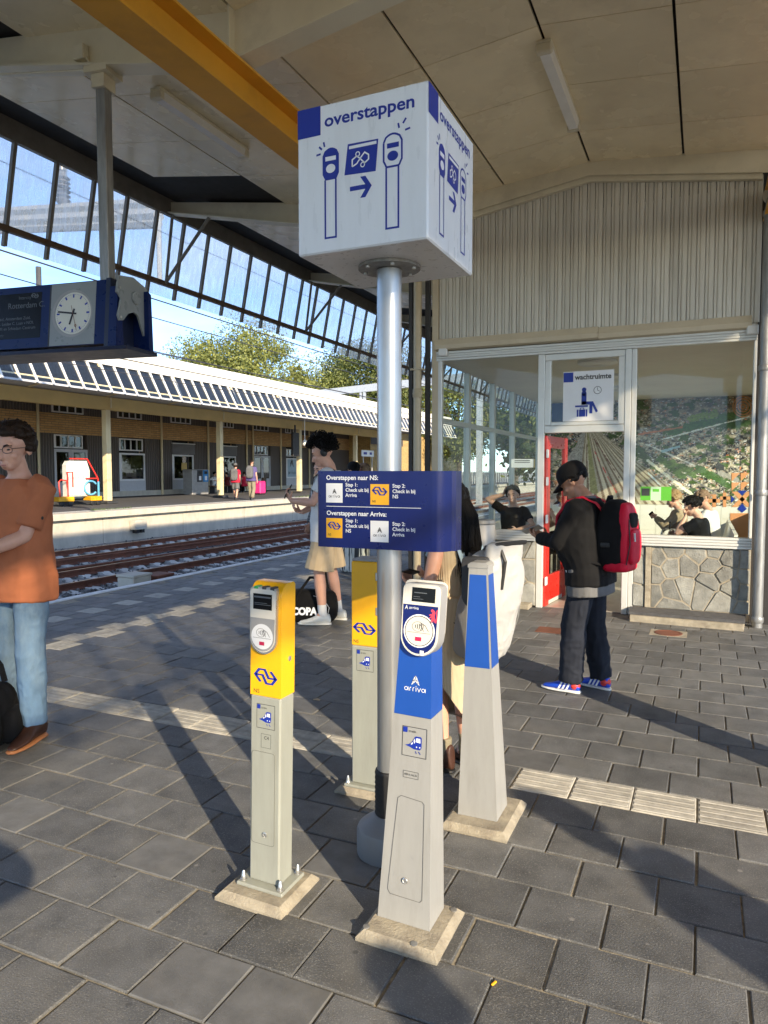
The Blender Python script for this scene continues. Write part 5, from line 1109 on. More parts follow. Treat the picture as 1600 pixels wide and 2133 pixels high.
for k, (px, pz) in enumerate(((455, 1027), (492, 1026))):
    p = G(px, pz, OZ); t = thing('platform_bench', 'wooden bench on the opposite platform %s' % ('beside the litter bin' if k == 0 else 'behind the two walkers'), 'bench', (p[0], p[1], OZ), R(90))
    mat('bench_wood%d' % k, (.2, .11, .06), .7)
    MB().box(-.8, .8, -.22, .22, .42, .48, .01).build('seat', 'bench_wood%d' % k, t, world=False)
    for x in (-.65, .6): MB().box(x, x + .08, -.18, .18, 0, .42).build('leg', 'darkgray', t, world=False)
p = G(694, 1020, OZ)
t = thing('platform_sign', 'white notice board on two thin posts before the yellow brick wall', 'sign', (-24.2, float(PX(766, 970, -24.2)[1]), OZ))
y = t.location.y; z1_, z0_ = float(PX(766, 938, -24.2)[2]), float(PX(766, 951, -24.2)[2])
MB().box(-24.23, -24.17, y - 1.1, y + 1.1, z0_, z1_).build('sign_board', 'sign_white', t); MB().box(-24.165, -24.16, y - .8, y - .2, z0_ + .15, z1_ - .15).build('print', 'blue_ink', t); MB().box(-24.165, -24.16, y + .3, y + .7, z0_ + .15, z1_ - .15).build('print', 'blue_ink', t)
for yy in (y - .8, y + .8): MB().tube([(-24.2, yy, OZ), (-24.2, yy, z0_)], .04, 8).build('post', 'opp_gray', t)
p = PX(635, 925, -21.5); t = thing('security_camera', 'white dome camera hanging on a thin pole from the opposite canopy', 'camera', (p[0], p[1], p[2] - .15))
MB().tube([(p[0], p[1], p[2]), (p[0], p[1], 5.1)], .025, 6).build('pole', 'opp_white', t); MB().lathe([(.02, .25), (.12, .2), (.16, .06), (.14, -.05), (.06, -.12), (.01, -.13)][::-1], (p[0], p[1], p[2]), 14).build('dome', 'opp_white', t, True)
p = PX(615, 925, -22.8); t = thing('speaker_panel', 'dark flat display panel beside the ochre column', 'display', (p[0], p[1], p[2] - .5)); MB().box(p[0] - .08, p[0] + .08, p[1] - .35, p[1] + .35, p[2] - .75, p[2] + .7, .02).build('housing', 'dark_frame', t); MB().box(p[0] - .03, p[0] + .03, p[1] - .05, p[1] + .05, p[2] + .7, 4.4).build('hanger', 'dark_frame', t)
# ================================================================== trees, fence, overhead line
mat('bark', (.09, .07, .05), .9, var=.3, scale=3, bump=.6, bscale=12)
def leafmat(name, c, c2):
    m, t, b = _new(name); g = N(t, 'ShaderNodeNewGeometry'); col = ramp(t, g.outputs['Random Per Island'], 0, c, 1, c2); t.links.new(col, b.inputs['Base Color']); b.inputs['Roughness'].default_value = .6
    out = t.nodes['Material Output']; tl = N(t, 'ShaderNodeBsdfTranslucent'); t.links.new(col, tl.inputs[0]); ms = N(t, 'ShaderNodeMixShader'); ms.inputs[0].default_value = .25; t.links.new(b.outputs[0], ms.inputs[1]); t.links.new(tl.outputs[0], ms.inputs[2]); t.links.new(ms.outputs[0], out.inputs[0])
leafmat('leaf_light', (.09, .115, .022), (.29, .3, .07)); leafmat('leaf_dark', (.035, .06, .014), (.17, .19, .04)); leafmat('leaf_mid', (.09, .105, .022), (.25, .23, .055))
def tree(label, x, y, h, rw, leaf, seed, n=9000, trunk_h=.3, ls=.22, group='trees beyond the tracks'):
    rg = np.random.default_rng(seed); t = thing('tree', label, 'tree', (x, y, -1.0), 0, group); z0 = -1.0
    tk = MB(); tk.tube([(x, y, z0), (x + rg.normal(0, .1), y, z0 + h * .2), (x + rg.normal(0, .3), y + rg.normal(0, .3), z0 + h * .5), (x, y, z0 + h * .85)], [h * .028, h * .022, h * .015, .03], 8)
    cl = []; nl = 54
    for i in range(nl):
        u = rg.normal(size=3); u /= np.linalg.norm(u); rr = rg.uniform(.45, 1.0) ** .5
        c = np.array([x, y, z0 + h * (.5 + trunk_h * .5)]) + u * np.array([rw, rw, h * (.5 - trunk_h * .5)]) * rr * .82
        cl.append((c, rw * rg.uniform(.2, .44)))
        if i % 2 == 0: tk.tube([(x, y, z0 + h * rg.uniform(.3, .55)), tuple((np.array([x, y, z0 + h * .5]) + c) / 2 + rg.normal(0, .3, 3)), tuple(c)], [h * .011, h * .007, .02], 6)
    tk.build('trunk', 'bark', t, True)
    per = n // nl; V = []; 
    for c, r in cl:
        u = rg.normal(size=(per, 3)); u /= np.linalg.norm(u, axis=1)[:, None]; d = c + u * (r * rg.uniform(.25, 1.25, (per, 1)) ** .8) * np.array([1, 1, .8])
        nrm = u + rg.normal(0, .6, (per, 3)); nrm /= np.linalg.norm(nrm, axis=1)[:, None]; a = np.cross(nrm, rg.normal(size=(per, 3))); a /= np.linalg.norm(a, axis=1)[:, None]; b = np.cross(nrm, a)
        s = ls * rg.uniform(.6, 1.3, (per, 1)); V.append(np.stack([d - a * s * .5, d + b * s * .35, d + a * s * .6, d - b * s * .35], 1))
    V = np.concatenate(V).reshape(-1, 3) - np.array(t.location); k = len(V) // 4
    me = bpy.data.meshes.new('crown'); me.from_pydata(V.tolist(), [], np.arange(k * 4).reshape(-1, 4).tolist()); me.update(); link('crown', me, leaf, t)
def at(px, top, X, h0=-1.0):
    p = PX(px, top, X); return float(p[0]), float(p[1]), float(p[2]) - h0
x, y, h = at(535, 655, -50); tree('big pale yellow green tree rising behind the station roof', x, y, h, 11.0, 'leaf_light', 1, 90000, .1, .27)
x, y, h = at(765, 695, -44); tree('dark green tree between the pale tree and the drainpipe', x, y, h, 10.5, 'leaf_dark', 2, 80000, .1, .28)
x, y, h = at(620, 745, -52); tree('smaller green tree under the edge of the pale tree', x, y, h, 4.2, 'leaf_mid', 3, 8000, .2, .34)
x, y, h = at(850, 760, -38); tree('leafy tree behind the end of the opposite canopy', x, y, h, 6.0, 'leaf_mid', 4, 22000, .2, .28)
x, y, h = at(960, 770, -24); tree('bright tree seen through the waiting room glass beside the jamb', x, y, h, 5.5, 'leaf_light', 5, 20000, .25, .27)
x, y, h = at(1075, 760, -18); tree('tree with a pale trunk seen through the waiting room glass', x, y, h, 5.2, 'leaf_mid', 6, 20000, .3, .27)
x, y, h = at(1180, 800, -10); tree('far tree at the end of the railway line', x, y, h, 6.0, 'leaf_dark', 7, 7000, .2, .5)
x, y, h = at(410, 770, -55); tree('low tree showing over the white roof edge', x, y, h * .8, 3.0, 'leaf_mid', 8, 4000, .2, .34)
for i_, (x, y, h, w_) in enumerate(((46, 70, 9, 6), (52, 92, 10, 7), (44, 115, 10, 7), (58, 48, 8, 6))): tree(('round tree far across the sunny tracks', 'broad tree far beyond the sunny tracks', 'tall tree at the far end of the sunny tracks', 'low tree standing off the sunny tracks')[i_], x, y, h, w_, 'leaf_mid', 20 + i_, 6000, .2, .5)
fe = thing('railing_fence', 'green metal bar fence beyond the platform end', 'fence', (-24, 75, -1.0))
for i in range(60): yy = 62 + i * .9; MB().box(-23.03, -22.97, yy, yy + .06, -1.0, 1.6).build('bar', 'opp_gray', fe)
MB().box(-23.04, -22.96, 62, 116, 1.45, 1.52).build('rail', 'opp_gray', fe); MB().box(-23.04, -22.96, 62, 116, .1, .17).build('rail', 'opp_gray', fe)
mat('gantry', (.42, .44, .45), .5, metal=.4); mat('wire', (.05, .05, .055), .5); mat('insul', (.16, .17, .19), .3)
# far gantry
pa, pb = PX(640, 823, -22.5), PX(860, 788, -9)
ga = thing('catenary_gantry', 'grey steel gantry beam spanning the tracks before the trees', 'gantry', (-22.5, float(pa[1]), -1.0))
Yg = 52.0
qa, qb = PY(640, 822, Yg), PY(1000, 782, Yg)
MB().prism([(qa[0], qa[2] - .25), (qb[0], qb[2] - .35), (qb[0], qb[2] + .3), (qa[0], qa[2] + .25)], Yg - .15, Yg + .15, 'y').build('beam', 'gantry', ga)
MB().box(qa[0] - .6, qa[0] - .2, Yg - .2, Yg + .2, -1, qa[2] + .3).build('mast', 'gantry', ga); MB().box(qb[0] - .2, qb[0] + .2, Yg - .2, Yg + .2, -1, qb[2] + .3).build('mast', 'gantry', ga)
for px in (757,): q = PY(px, 805, Yg); MB().box(q[0] - .3, q[0] - .12, Yg - .1, Yg + .1, q[2] - 1.5, q[2] - .05).box(q[0] + .02, q[0] + .2, Yg - .1, Yg + .1, q[2] - 1.5, q[2] - .05).build('dropper', 'gantry', ga)
# near gantry seen through the glass skirt
gn = thing('catenary_gantry', 'gantry beam with ribbed insulator blurred behind the dirty skirt glass', 'gantry', (-12, 16, -1.0))
A, B = Vector(tuple(PX(-60, 447, -15.5))), Vector(tuple(PX(330, 424, -9.5)))
for dz, hh, m in ((0, .11, 'gantry'), (-.22, .14, 'gantry'), (-.36, .1, 'gantry')):
    MB().tube([A + Vector((0, 0, dz)), B + Vector((0, 0, dz))], hh, 6).build('chord', m, gn)
MB().tube([A + Vector((0, 0, -.2)), (A.x, A.y, -1.0)], .18, 8).build('mast', 'gantry', gn); MB().tube([B + Vector((0, 0, -.2)), B + Vector((.0, .0, -1.5))], .05, 8).build('dropper', 'gantry', gn)
C_ = A + (B - A) * .54
pr = [(.05, 0), (.09, .05)]
for k in range(6): pr += [(.16, .12 + .09 * k), (.1, .17 + .09 * k)]
pr += [(.08, .7), (.1, .72), (.1, .88), (.04, .9)]
ins = MB().lathe(pr, (C_.x, C_.y, C_.z + .05), 16).build('insulator', 'insul', gn, True)
MB().tube([(-14, 13.5, -1), (-14, 13.5, float(PX(80, 560, -14)[2]))], .05, 8).build('signal_post', 'gantry', gn) if False else None
q = PX(80, 556, -21); sp_ = anchor(MB().tube([(q[0], q[1], 5.8), (q[0], q[1], q[2])], .09, 8).build('chimney_pipe', 'darkgray', None)); tag(sp_, 'thin dark pipe standing up behind the opposite roof', 'pipe')
# overhead wires along the tracks
wl = [(-9.05, 4.75), (-12.9, 5.6), (-12.9, 4.75), (-16.55, 5.6), (-16.55, 4.75)]
for k, (x, z) in enumerate(wl):
    o = anchor(MB().tube([(x, -8, z), (x, 20, z - .12), (x, 52, z + .05), (x, 110, z)], .013, 5).build('overhead_wire', 'wire')); tag(o, 'thin dark overhead wire running above the tracks', 'wire', 'overhead wires above the tracks')
# ================================================================== people
def rem(mb, voxel=.006, smooth=3, fold=0.0, ff=9.0, seed=1, stretch=(1, 1, .6)):
    me = bpy.data.meshes.new('tmp'); me.from_pydata(mb.v, [], mb.f); me.update()
    bm = bmesh.new(); bm.from_mesh(me); bmesh.ops.recalc_face_normals(bm, faces=bm.faces); bm.to_mesh(me); bm.free()
    ob = bpy.data.objects.new('tmp', me); COL.objects.link(ob)
    r = ob.modifiers.new('r', 'REMESH'); r.mode = 'VOXEL'; r.voxel_size = voxel
    if smooth: s = ob.modifiers.new('s', 'SMOOTH'); s.factor = .5; s.iterations = smooth
    dg = bpy.context.evaluated_depsgraph_get(); out = bpy.data.meshes.new_from_object(ob.evaluated_get(dg)); bpy.data.objects.remove(ob); bpy.data.meshes.remove(me)
    if fold:
        n = len(out.vertices); co = np.empty(n * 3, np.float32); out.vertices.foreach_get('co', co); co = co.reshape(-1, 3).astype(float); nm = np.empty(n * 3, np.float32); out.vertices.foreach_get('normal', nm); nm = nm.reshape(-1, 3)
        q = co * np.array(stretch); q = q + .35 / ff * np.stack([vnoise(q, ff * .6, seed + 5), vnoise(q, ff * .6, seed + 6), vnoise(q, ff * .6, seed + 7)], 1) * 1.6
        w = 1 - np.abs(vnoise(q, ff, seed)) * 2; w2 = 1 - np.abs(vnoise(q * np.array([1, 1, 1.6]), ff * 2.1, seed + 3)) * 2; d = fold * (.7 * w + .45 * w2 + .5 * vnoise(co, ff * .5, seed + 1))
        out.vertices.foreach_set('co', (co + nm * d[:, None]).astype(np.float32).ravel()); out.update()
    out.shade_smooth(); return out
def ik(a, t, l1, l2, hint):
    a, t = Vector(a), Vector(t); d = t - a; L = min(d.length, (l1 + l2) * .999); d.normalize(); t = a + d * L
    x = (l1 * l1 - l2 * l2 + L * L) / (2 * L); h = math.sqrt(max(0, l1 * l1 - x * x)); hv = Vector(hint); hv = (hv - d * hv.dot(d)).normalized(); return a + d * x + hv * h, t
def limb(mb, pts, rs, n=14):
    # subdivided tapered tube with rounded ends
    P, Q = [], []
    for i in range(len(pts) - 1):
        for k in range(4): t = k / 4; P.append(Vector(pts[i]).lerp(Vector(pts[i + 1]), t)); Q.append(rs[i] + (rs[i + 1] - rs[i]) * t)
    P.append(Vector(pts[-1])); Q.append(rs[-1]); mb.tube(P, Q, n); return mb
def ball(mb, c, r): mb.ell(c, (r, r, r) if not isinstance(r, (tuple, list)) else r, 12, 8); return mb
def stack(mb, rings, n=20, M=None):
    # rings of (z, rx, ry, cx, cy)
    rr = []
    for z, rx, ry, cx, cy in rings:
        ring = []
        for k in range(n):
            a = 2 * math.pi * k / n; c, s = math.cos(a), math.sin(a); e = .85
            p = Vector((cx + rx * math.copysign(abs(c) ** e, c), cy + ry * math.copysign(abs(s) ** e, s), z)); ring.append(M @ p if M else p)
        rr.append(ring)
    mb.rings(rr); return mb
def hand(mb, w, d, pn, thumb, curl=.5, s=1.0):
    d = Vector(d).normalized(); pn = Vector(pn); pn = (pn - d * pn.dot(d)).normalized(); sd = d.cross(pn).normalized() * (1 if thumb > 0 else -1)
    w = Vector(w); pc = w + d * .045 * s
    rings = []
    for t, rw, rt in ((0, .022, .018), (.3, .032, .017), (.7, .041, .015), (1, .040, .012)):
        c = w + d * (.09 * s * t); rings.append([c + (sd * math.cos(a) * rw + pn * math.sin(a) * rt) * s for a in np.linspace(0, 2 * math.pi, 11)[:-1]])
    mb.rings(rings)
    for i, (o, l) in enumerate(((.03, .066), (.011, .075), (-.010, .07), (-.029, .055))):
        b = w + d * .085 * s + sd * o * s; a1_, a2_ = curl * .7, curl * 1.6
        d1 = d * math.cos(a1_) + pn * math.sin(a1_); d2 = d * math.cos(a2_) + pn * math.sin(a2_); d3 = d * math.cos(a2_ + curl * .6) + pn * math.sin(a2_ + curl * .6)
        p1 = b + d1 * l * .45 * s; p2 = p1 + d2 * l * .35 * s; p3 = p2 + d3 * l * .25 * s
        mb.tube([b - d * .015, b, p1, p2, p3], [.0098 * s, .0098 * s, .009 * s, .0085 * s, .006 * s], 8)
    tb = w + d * .025 * s + sd * .028 * s; td = (d * .55 + sd * .6 + pn * curl * .7).normalized(); t2_ = (d * .85 + sd * .1 + pn * curl).normalized()
    mb.tube([w + d * .02, tb, tb + td * .035 * s, tb + td * .035 * s + t2_ * .03 * s], [.014 * s, .013 * s, .0115 * s, .008 * s], 8)
SK = {}
for nm, c in (('skin_light', (.6, .33, .23)), ('skin_tan', (.42, .22, .13)), ('skin_pale', (.62, .38, .28))):
    mat(nm, c, .5, var=.08, scale=14, bump=.06, bscale=300)
    MATS[nm].node_tree.nodes['Principled BSDF'].inputs['Subsurface Weight'].default_value = .08; MATS[nm].node_tree.nodes['Principled BSDF'].inputs['Subsurface Radius'].default_value = (.02, .008, .004)
def cloth(name, c, rough=.85, var=.1, bump=.2, bs=500, **k): mat(name, c, rough, var=var, scale=k.pop('scale', 5), bump=bump, bscale=bs, sheen=.02, spec=.2, **k)
cloth('c_orange', (.42, .14, .062)); cloth('c_white', (.66, .66, .65), var=.04); cloth('c_beige', (.5, .39, .25)); cloth('c_black', (.006, .006, .0065), var=.3); cloth('c_navy', (.017, .02, .029), var=.25, bump=.35)
cloth('c_grey', (.13, .13, .13)); cloth('c_red', (.5, .02, .05)); cloth('c_purple', (.1, .08, .2)); cloth('c_khaki', (.24, .21, .14)); cloth('c_maroon', (.2, .03, .03)); cloth('c_bag_white', (.4, .4, .385), .5, var=.04); cloth('c_bag_red', (.55, .006, .03), .5, var=.12); cloth('c_bag_grey', (.2, .2, .195), .6)
cloth('c_sand', (.34, .27, .18))
mat('jeans', (.14, .24, .36), .85, var=.45, scale=3.2, bump=.4, bscale=420, dirt=(.34, .45, .52), damt=.55, dscale=3.0, stretch=(1, 1, .55))
mat('hair_brown', (.022, .012, .007), .5, spec=.2, var=.4, scale=40, bump=.5, bscale=180); mat('hair_black', (.0035, .003, .0028), .5, spec=.15, var=.4, scale=60, bump=.5, bscale=200, stretch=(4, 4, .6)); mat('hair_blond', (.3, .19, .08), .5, var=.3, scale=50, bump=.4, bscale=160); mat('hair_stubble', (.22, .14, .09), .8)
mat('shoe_white', (.7, .69, .63), .5, var=.05); mat('shoe_brown', (.055, .022, .012), .45, var=.2); mat('sole_tan', (.4, .16, .06), .6); mat('shoe_blue', (.01, .06, .5), .5); mat('shoe_red', (.7, .05, .04), .5); mat('eye', (.02, .02, .02), .2); mat('lip', (.4, .16, .13), .5); mat('lotto_black', (.01, .01, .01), .5)
def checked(name):
    m, t, b = _new(name); g = N(t, 'ShaderNodeNewGeometry'); c = None
    sp = N(t, 'ShaderNodeSeparateXYZ'); t.links.new(g.outputs['Position'], sp.inputs[0]); outs = []
    for ax in (0, 1, 2):
        mm = N(t, 'ShaderNodeMath', operation='MULTIPLY'); mm.inputs[1].default_value = 38 if ax < 2 else 30; t.links.new(sp.outputs[ax], mm.inputs[0]); fr = N(t, 'ShaderNodeMath', operation='FRACT'); t.links.new(mm.outputs[0], fr.inputs[0]); lt = N(t, 'ShaderNodeMath', operation='LESS_THAN'); lt.inputs[1].default_value = .18; t.links.new(fr.outputs[0], lt.inputs[0]); outs.append(lt.outputs[0])
    mx_ = N(t, 'ShaderNodeMath', operation='MAXIMUM'); t.links.new(outs[1], mx_.inputs[0]); t.links.new(outs[2], mx_.inputs[1])
    t.links.new(mixc(t, mx_.outputs[0], (.06, .06, .065), (.2, .2, .21)), b.inputs['Base Color']); b.inputs['Roughness'].default_value = .9
checked('c_check')
def ribknit(name, c):
    m, t, b = _new(name); tc = N(t, 'ShaderNodeNewGeometry'); sp = N(t, 'ShaderNodeSeparateXYZ'); t.links.new(tc.outputs['Position'], sp.inputs[0]); ad = N(t, 'ShaderNodeMath', operation='ADD'); t.links.new(sp.outputs[0], ad.inputs[0]); ml = N(t, 'ShaderNodeMath', operation='MULTIPLY'); ml.inputs[1].default_value = .8; t.links.new(sp.outputs[1], ml.inputs[0]); t.links.new(ml.outputs[0], ad.inputs[1])
    m2 = N(t, 'ShaderNodeMath', operation='MULTIPLY'); m2.inputs[1].default_value = 2 * math.pi / .0085; t.links.new(ad.outputs[0], m2.inputs[0]); sn = N(t, 'ShaderNodeMath', operation='SINE'); t.links.new(m2.outputs[0], sn.inputs[0])
    t.links.new(ramp(t, sn.outputs[0], 0, tuple(v * .8 for v in c), .5, c), b.inputs['Base Color']); b.inputs['Roughness'].default_value = .9; bp = N(t, 'ShaderNodeBump', Strength=.4, Distance=.004); t.links.new(sn.outputs[0], bp.inputs['Height']); t.links.new(bp.outputs[0], b.inputs['Normal'])
ribknit('c_dress', (.58, .47, .31))
class Person:
    def __init__(s, label, loc, rz, H=1.75, skin='skin_light', pelvis=(0, 0, .957), lean=0, twist=0, roll=0, head=(0, 0, 0), arms=None, legs=None, wide=1.0, belly=0.0, voxel=.006, group=None):
        s.k = k = H / 1.75; s.vx = voxel; s.skin = skin; s.wide = wide; s.belly = belly
        s.root = thing('person', label, 'person', loc, R(rz), group)
        pel = Vector(pelvis) * k; s.pel = pel
        s.M = Matrix.Translation(pel) @ Matrix.Rotation(R(twist), 4, 'Z') @ Matrix.Rotation(R(roll), 4, 'Y') @ Matrix.Rotation(R(-lean), 4, 'X') @ Matrix.Scale(k, 4)
        s.neck = s.M @ Vector((0, .0, .535)); s.sh = {d: s.M @ Vector((d * .166 * wide, 0, .452)) for d in (-1, 1)}
        s.hip = {d: pel + (Matrix.Rotation(R(twist), 3, 'Z') @ Vector((d * .092, 0, -.03))) * k for d in (-1, 1)}
        arms = arms or {}; legs = legs or {}
        s.elb, s.wr, s.hdir, s.hpn, s.curl = {}, {}, {}, {}, {}
        for d in (-1, 1):
            a = arms.get(d, {}); w = a.get('w', (d * .26, .05, .82)); s.elb[d], s.wr[d] = ik(s.sh[d], Vector(w) * k, .285 * k, .255 * k, a.get('h', (d * .5, -1, -.3)))
            fd = (s.wr[d] - s.elb[d]).normalized(); s.hdir[d] = Vector(a['d']) if 'd' in a else fd; s.hpn[d] = Vector(a.get('p', (-d, .2, 0))); s.curl[d] = a.get('c', .5)
        s.kn, s.an, s.fd = {}, {}, {}
        for d in (-1, 1):
            l = legs.get(d, {}); an = l.get('a', (d * .1, 0, .085)); s.kn[d], s.an[d] = ik(s.hip[d], Vector(an) * k, .43 * k, .418 * k, l.get('h', (d * .12, 1, 0))); s.fd[d] = Vector(l.get('f', (d * .2, 1, 0))).normalized()
        hp, hy, hr = head
        s.HM = Matrix.Translation(s.neck) @ Matrix.Rotation(R(twist), 4, 'Z') @ Matrix.Rotation(R(hy), 4, 'Z') @ Matrix.Rotation(R(hr), 4, 'Y') @ Matrix.Rotation(R(-hp), 4, 'X') @ Matrix.Translation((0, 0, -.012)) @ Matrix.Scale(k * 1.06, 4); s.kh = k * 1.06
    def part(s, name, m, me): return link(name, me, m, s.root)
    def torso_rings(s, g=0.0, z0=-.1, z1=.56):
        b = s.belly; w = s.wide
        T = [(-.12, .15, .10, 0, -.01), (-.05, .172, .118, 0, -.012), (.03, .17, .118, 0, -.005), (.12, .155 + b * .35, .108 + b * .8, 0, b * .6), (.22, .155 + b * .3, .11 + b * .7, 0, b * .6), (.32, .168, .118 + b * .2, 0, .008 + b * .2), (.41, .172, .112, 0, 0), (.47, .14, .092, 0, -.008), (.505, .09, .068, 0, -.012), (.55, .06, .058, 0, -.005)]
        zs = np.linspace(z0, z1, 16); A = np.array(T); out = []
        for z in zs: v = [np.interp(z, A[:, 0], A[:, i]) for i in range(1, 5)]; out.append((z, v[0] * (w if z > 0 else w * .97) + g, v[1] + g, v[2], v[3]))
        return out
    def body(s, sleeves_bare=True, face=True):
        k = s.k; mb = MB()
        stack(mb, s.torso_rings(-.012), 20, s.M)
        for d in (-1, 1):
            limb(mb, [s.sh[d] + (s.M.to_3x3() @ Vector((-d * .03, 0, .0))), s.sh[d], s.sh[d].lerp(s.elb[d], .45), s.elb[d]], [.05 * k, .052 * k, .046 * k, .037 * k]); ball(mb, s.elb[d], .037 * k); limb(mb, [s.elb[d], s.elb[d].lerp(s.wr[d], .3), s.wr[d]], [.037 * k, .04 * k, .025 * k])
            hand(mb, s.wr[d], s.hdir[d], s.hpn[d], d, s.curl[d], k * .98)
            limb(mb, [s.hip[d], s.hip[d].lerp(s.kn[d], .5), s.kn[d]], [.085 * k, .072 * k, .054 * k]); ball(mb, s.kn[d], .054 * k); limb(mb, [s.kn[d], s.kn[d].lerp(s.an[d], .3), s.an[d]], [.052 * k, .056 * k, .034 * k]); ball(mb, s.an[d] + s.fd[d] * .03, (.04, .04, .035))
        HM = s.HM
        P = lambda x, y, z: HM @ Vector((x, y, z))
        limb(mb, [s.M @ Vector((0, -.01, .48)), P(0, .0, .02), P(0, .018, .09)], [.062 * k, .055 * k, .054 * k])
        q = HM.to_quaternion().to_matrix()
        e = lambda c, r: mb.ell(P(*c), tuple(v * s.kh for v in r), 20, 14, q)
        e((0, .008, .178), (.076, .094, .088)); e((0, .045, .115), (.058, .062, .078)); e((0, .072, .062), (.033, .032, .026)); e((0, .05, .165), (.064, .058, .06))
        if face:
            mb.tube([P(0, .098, .152), P(0, .112, .125), P(0, .123, .108), P(0, .104, .1)], [.008 * k, .0125 * k, .0155 * k, .012 * k], 10)
            e((0, .104, .074), (.022, .012, .008)); e((0, .102, .064), (.019, .012, .008)); e((.03, .092, .172), (.028, .014, .008)); e((-.03, .092, .172), (.028, .014, .008)); e((.038, .07, .115), (.022, .026, .024)); e((-.038, .07, .115), (.022, .026, .024))
            for d in (-1, 1): mb.ell(P(d * .078, -.002, .135), (.012 * k, .022 * k, .033 * k), 10, 8, q)
        bd = s.part('body', s.skin, rem(mb, s.vx, 2))
        if face and s.vx < .01:
            for d in (-1, 1):
                ey = MB(); ey.ell(P(d * .031, .0955, .147), (.0115 * k, .006 * k, .0055 * k), 10, 6, q); link('eye', ey.mesh('eye', True), 'eye', bd)
                br = MB(); br.tube([P(d * .014, .107, .166), P(d * .034, .105, .172), P(d * .052, .092, .166)], [.004 * k, .005 * k, .003 * k], 6); link('eyebrow', br.mesh('eyebrow', True), s.hairm if hasattr(s, 'hairm') else 'hair_brown', bd)
            lp = MB(); lp.ell(P(0, .1105, .069), (.02 * k, .006 * k, .0055 * k), 10, 6, q); link('lips', lp.mesh('lips', True), 'lip', bd)
        s.bodyo = bd; return bd
    def hair(s, m, kind='short', vol=0.0, seed=1):
        HM, k = s.HM, s.k; P = lambda x, y, z: HM @ Vector((x, y, z)); q = HM.to_quaternion().to_matrix(); mb = MB(); rg = np.random.default_rng(seed)
        if kind in ('short', 'bun', 'long', 'stubble', 'buzz'):
            g = .009 + vol if kind not in ('stubble', 'buzz') else .003
            # cap of scattered overlapping tufts over the upper and rear skull
            n = 240
            for i in range(n):
                u = rg.normal(size=3); u /= np.linalg.norm(u)
                if u[2] < -.45 or (u[1] > .45 and u[2] < .52) or (abs(u[0]) > .7 and u[2] < .05 and u[1] > -.05) or (u[1] > 0 and u[2] < .1): continue
                c = Vector((u[0] * (.076 + g * .5), .006 + u[1] * (.094 + g * .5), .18 + u[2] * (.088 + g * .6))); mb.ell(P(*c), (.022 * k + g * .5, .022 * k + g * .5, .015 * k + g * .5), 8, 6, q)
            mb.ell(P(0, -.012, .198), ((.072 + g) * k, (.086 + g) * k, (.07 + g) * k), 18, 12, q)
        if kind in ('short', 'long', 'bun') and s.vx < .01:
            # separate strands over the base cap
            st = MB()
            for i in range(900):
                u = rg.normal(size=3); u /= np.linalg.norm(u)
                if u[2] < -.45 or (u[1] > .5 and u[2] < .5) or (abs(u[0]) > .7 and u[2] < .05 and u[1] > -.05) or (u[1] > 0 and u[2] < .1): continue
                nrm = Vector(u); fl = Vector((u[0] * .3 + rg.normal(0, .25), -.75 + (1.3 if u[1] > .2 and kind == 'short' else 0), -.45 + (.7 if u[1] > .2 and kind == 'short' else 0) + rg.normal(0, .2))); fl = (fl - nrm * fl.dot(nrm)); fl.normalize()
                g_ = .012 + vol; p0 = Vector((u[0] * (.077 + g_ * .6), .006 + u[1] * (.095 + g_ * .6), .182 + u[2] * (.09 + g_ * .7))); lift = rg.uniform(.004, .014) * (1.4 if kind == 'short' else .5)
                p1 = p0 + nrm * lift + fl * .016; p2 = p1 + fl * rg.uniform(.012, .024) - nrm * lift * .5; st.tube([P(*p0), P(*p1), P(*p2)], [.0042, .0036, .0008], 4)
            link('hair_strands', st.mesh('hair_strands', True, 80), m, s.root)
        if kind == 'bun': mb.ell(P(0, -.115, .19), (.036, .034, .034), 10, 8)
        if kind == 'long':
            st = MB()
            for i in range(800):
                a = rg.uniform(-1.25, 1.25); x, y = .086 * math.sin(a), -.008 - .1 * math.cos(a); base = P(x * .9, y * .9, .23); mid = P(x * 1.08, y * 1.1 - .012, .04) + Vector(rg.normal(0, .006, 3)); L_ = rg.uniform(.2, .34)
                e1 = mid + Vector((x * .15, -.012, -L_ * .5)) + Vector(rg.normal(0, .007, 3)); e2 = mid + Vector((x * .05, -.008, -L_)) + Vector(rg.normal(0, .01, 3)); st.tube([base, mid, e1, e2], [.003, .0036, .003, .0008], 4)
            link('hair_strands', st.mesh('hair_strands', True, 80), m, s.root)
        if kind == 'tail':
            mb.ell(P(0, -.012, .198), ((.075) * k, (.09) * k, (.075) * k), 14, 10, q); mb.tube([P(0, -.09, .2), P(0, -.15, .12), P(0, -.13, -.1)], [.03, .03, .01], 8)
        if kind == 'curly':
            V, Fc = [], []
            for i in range(900):
                u = rg.normal(size=3); u /= np.linalg.norm(u)
                if u[2] < -.35 or (u[1] > .4 and u[2] < .38) or (abs(u[0]) > .55 and u[2] < .15 and u[1] > .0): continue
                r = rg.uniform(1.0, 1.45 + .15 * max(u[2], 0)); c = P(u[0] * .088 * r, -.004 + u[1] * .1 * r, .185 + u[2] * .098 * r); s_ = rg.uniform(.007, .0125); ax = Vector(rg.normal(size=3)).normalized(); a0 = ax.orthogonal().normalized(); b0 = ax.cross(a0)
                pts = [c + (a0 * math.cos(t) + b0 * math.sin(t)) * s_ * 1.5 + ax * (t * .003) for t in np.linspace(0, 5.6, 8)]; mb.tube(pts, s_ * .45, 5)
            mb.ell(P(0, -.012, .198), (.088 * k, .1 * k, .088 * k), 18, 12, q)
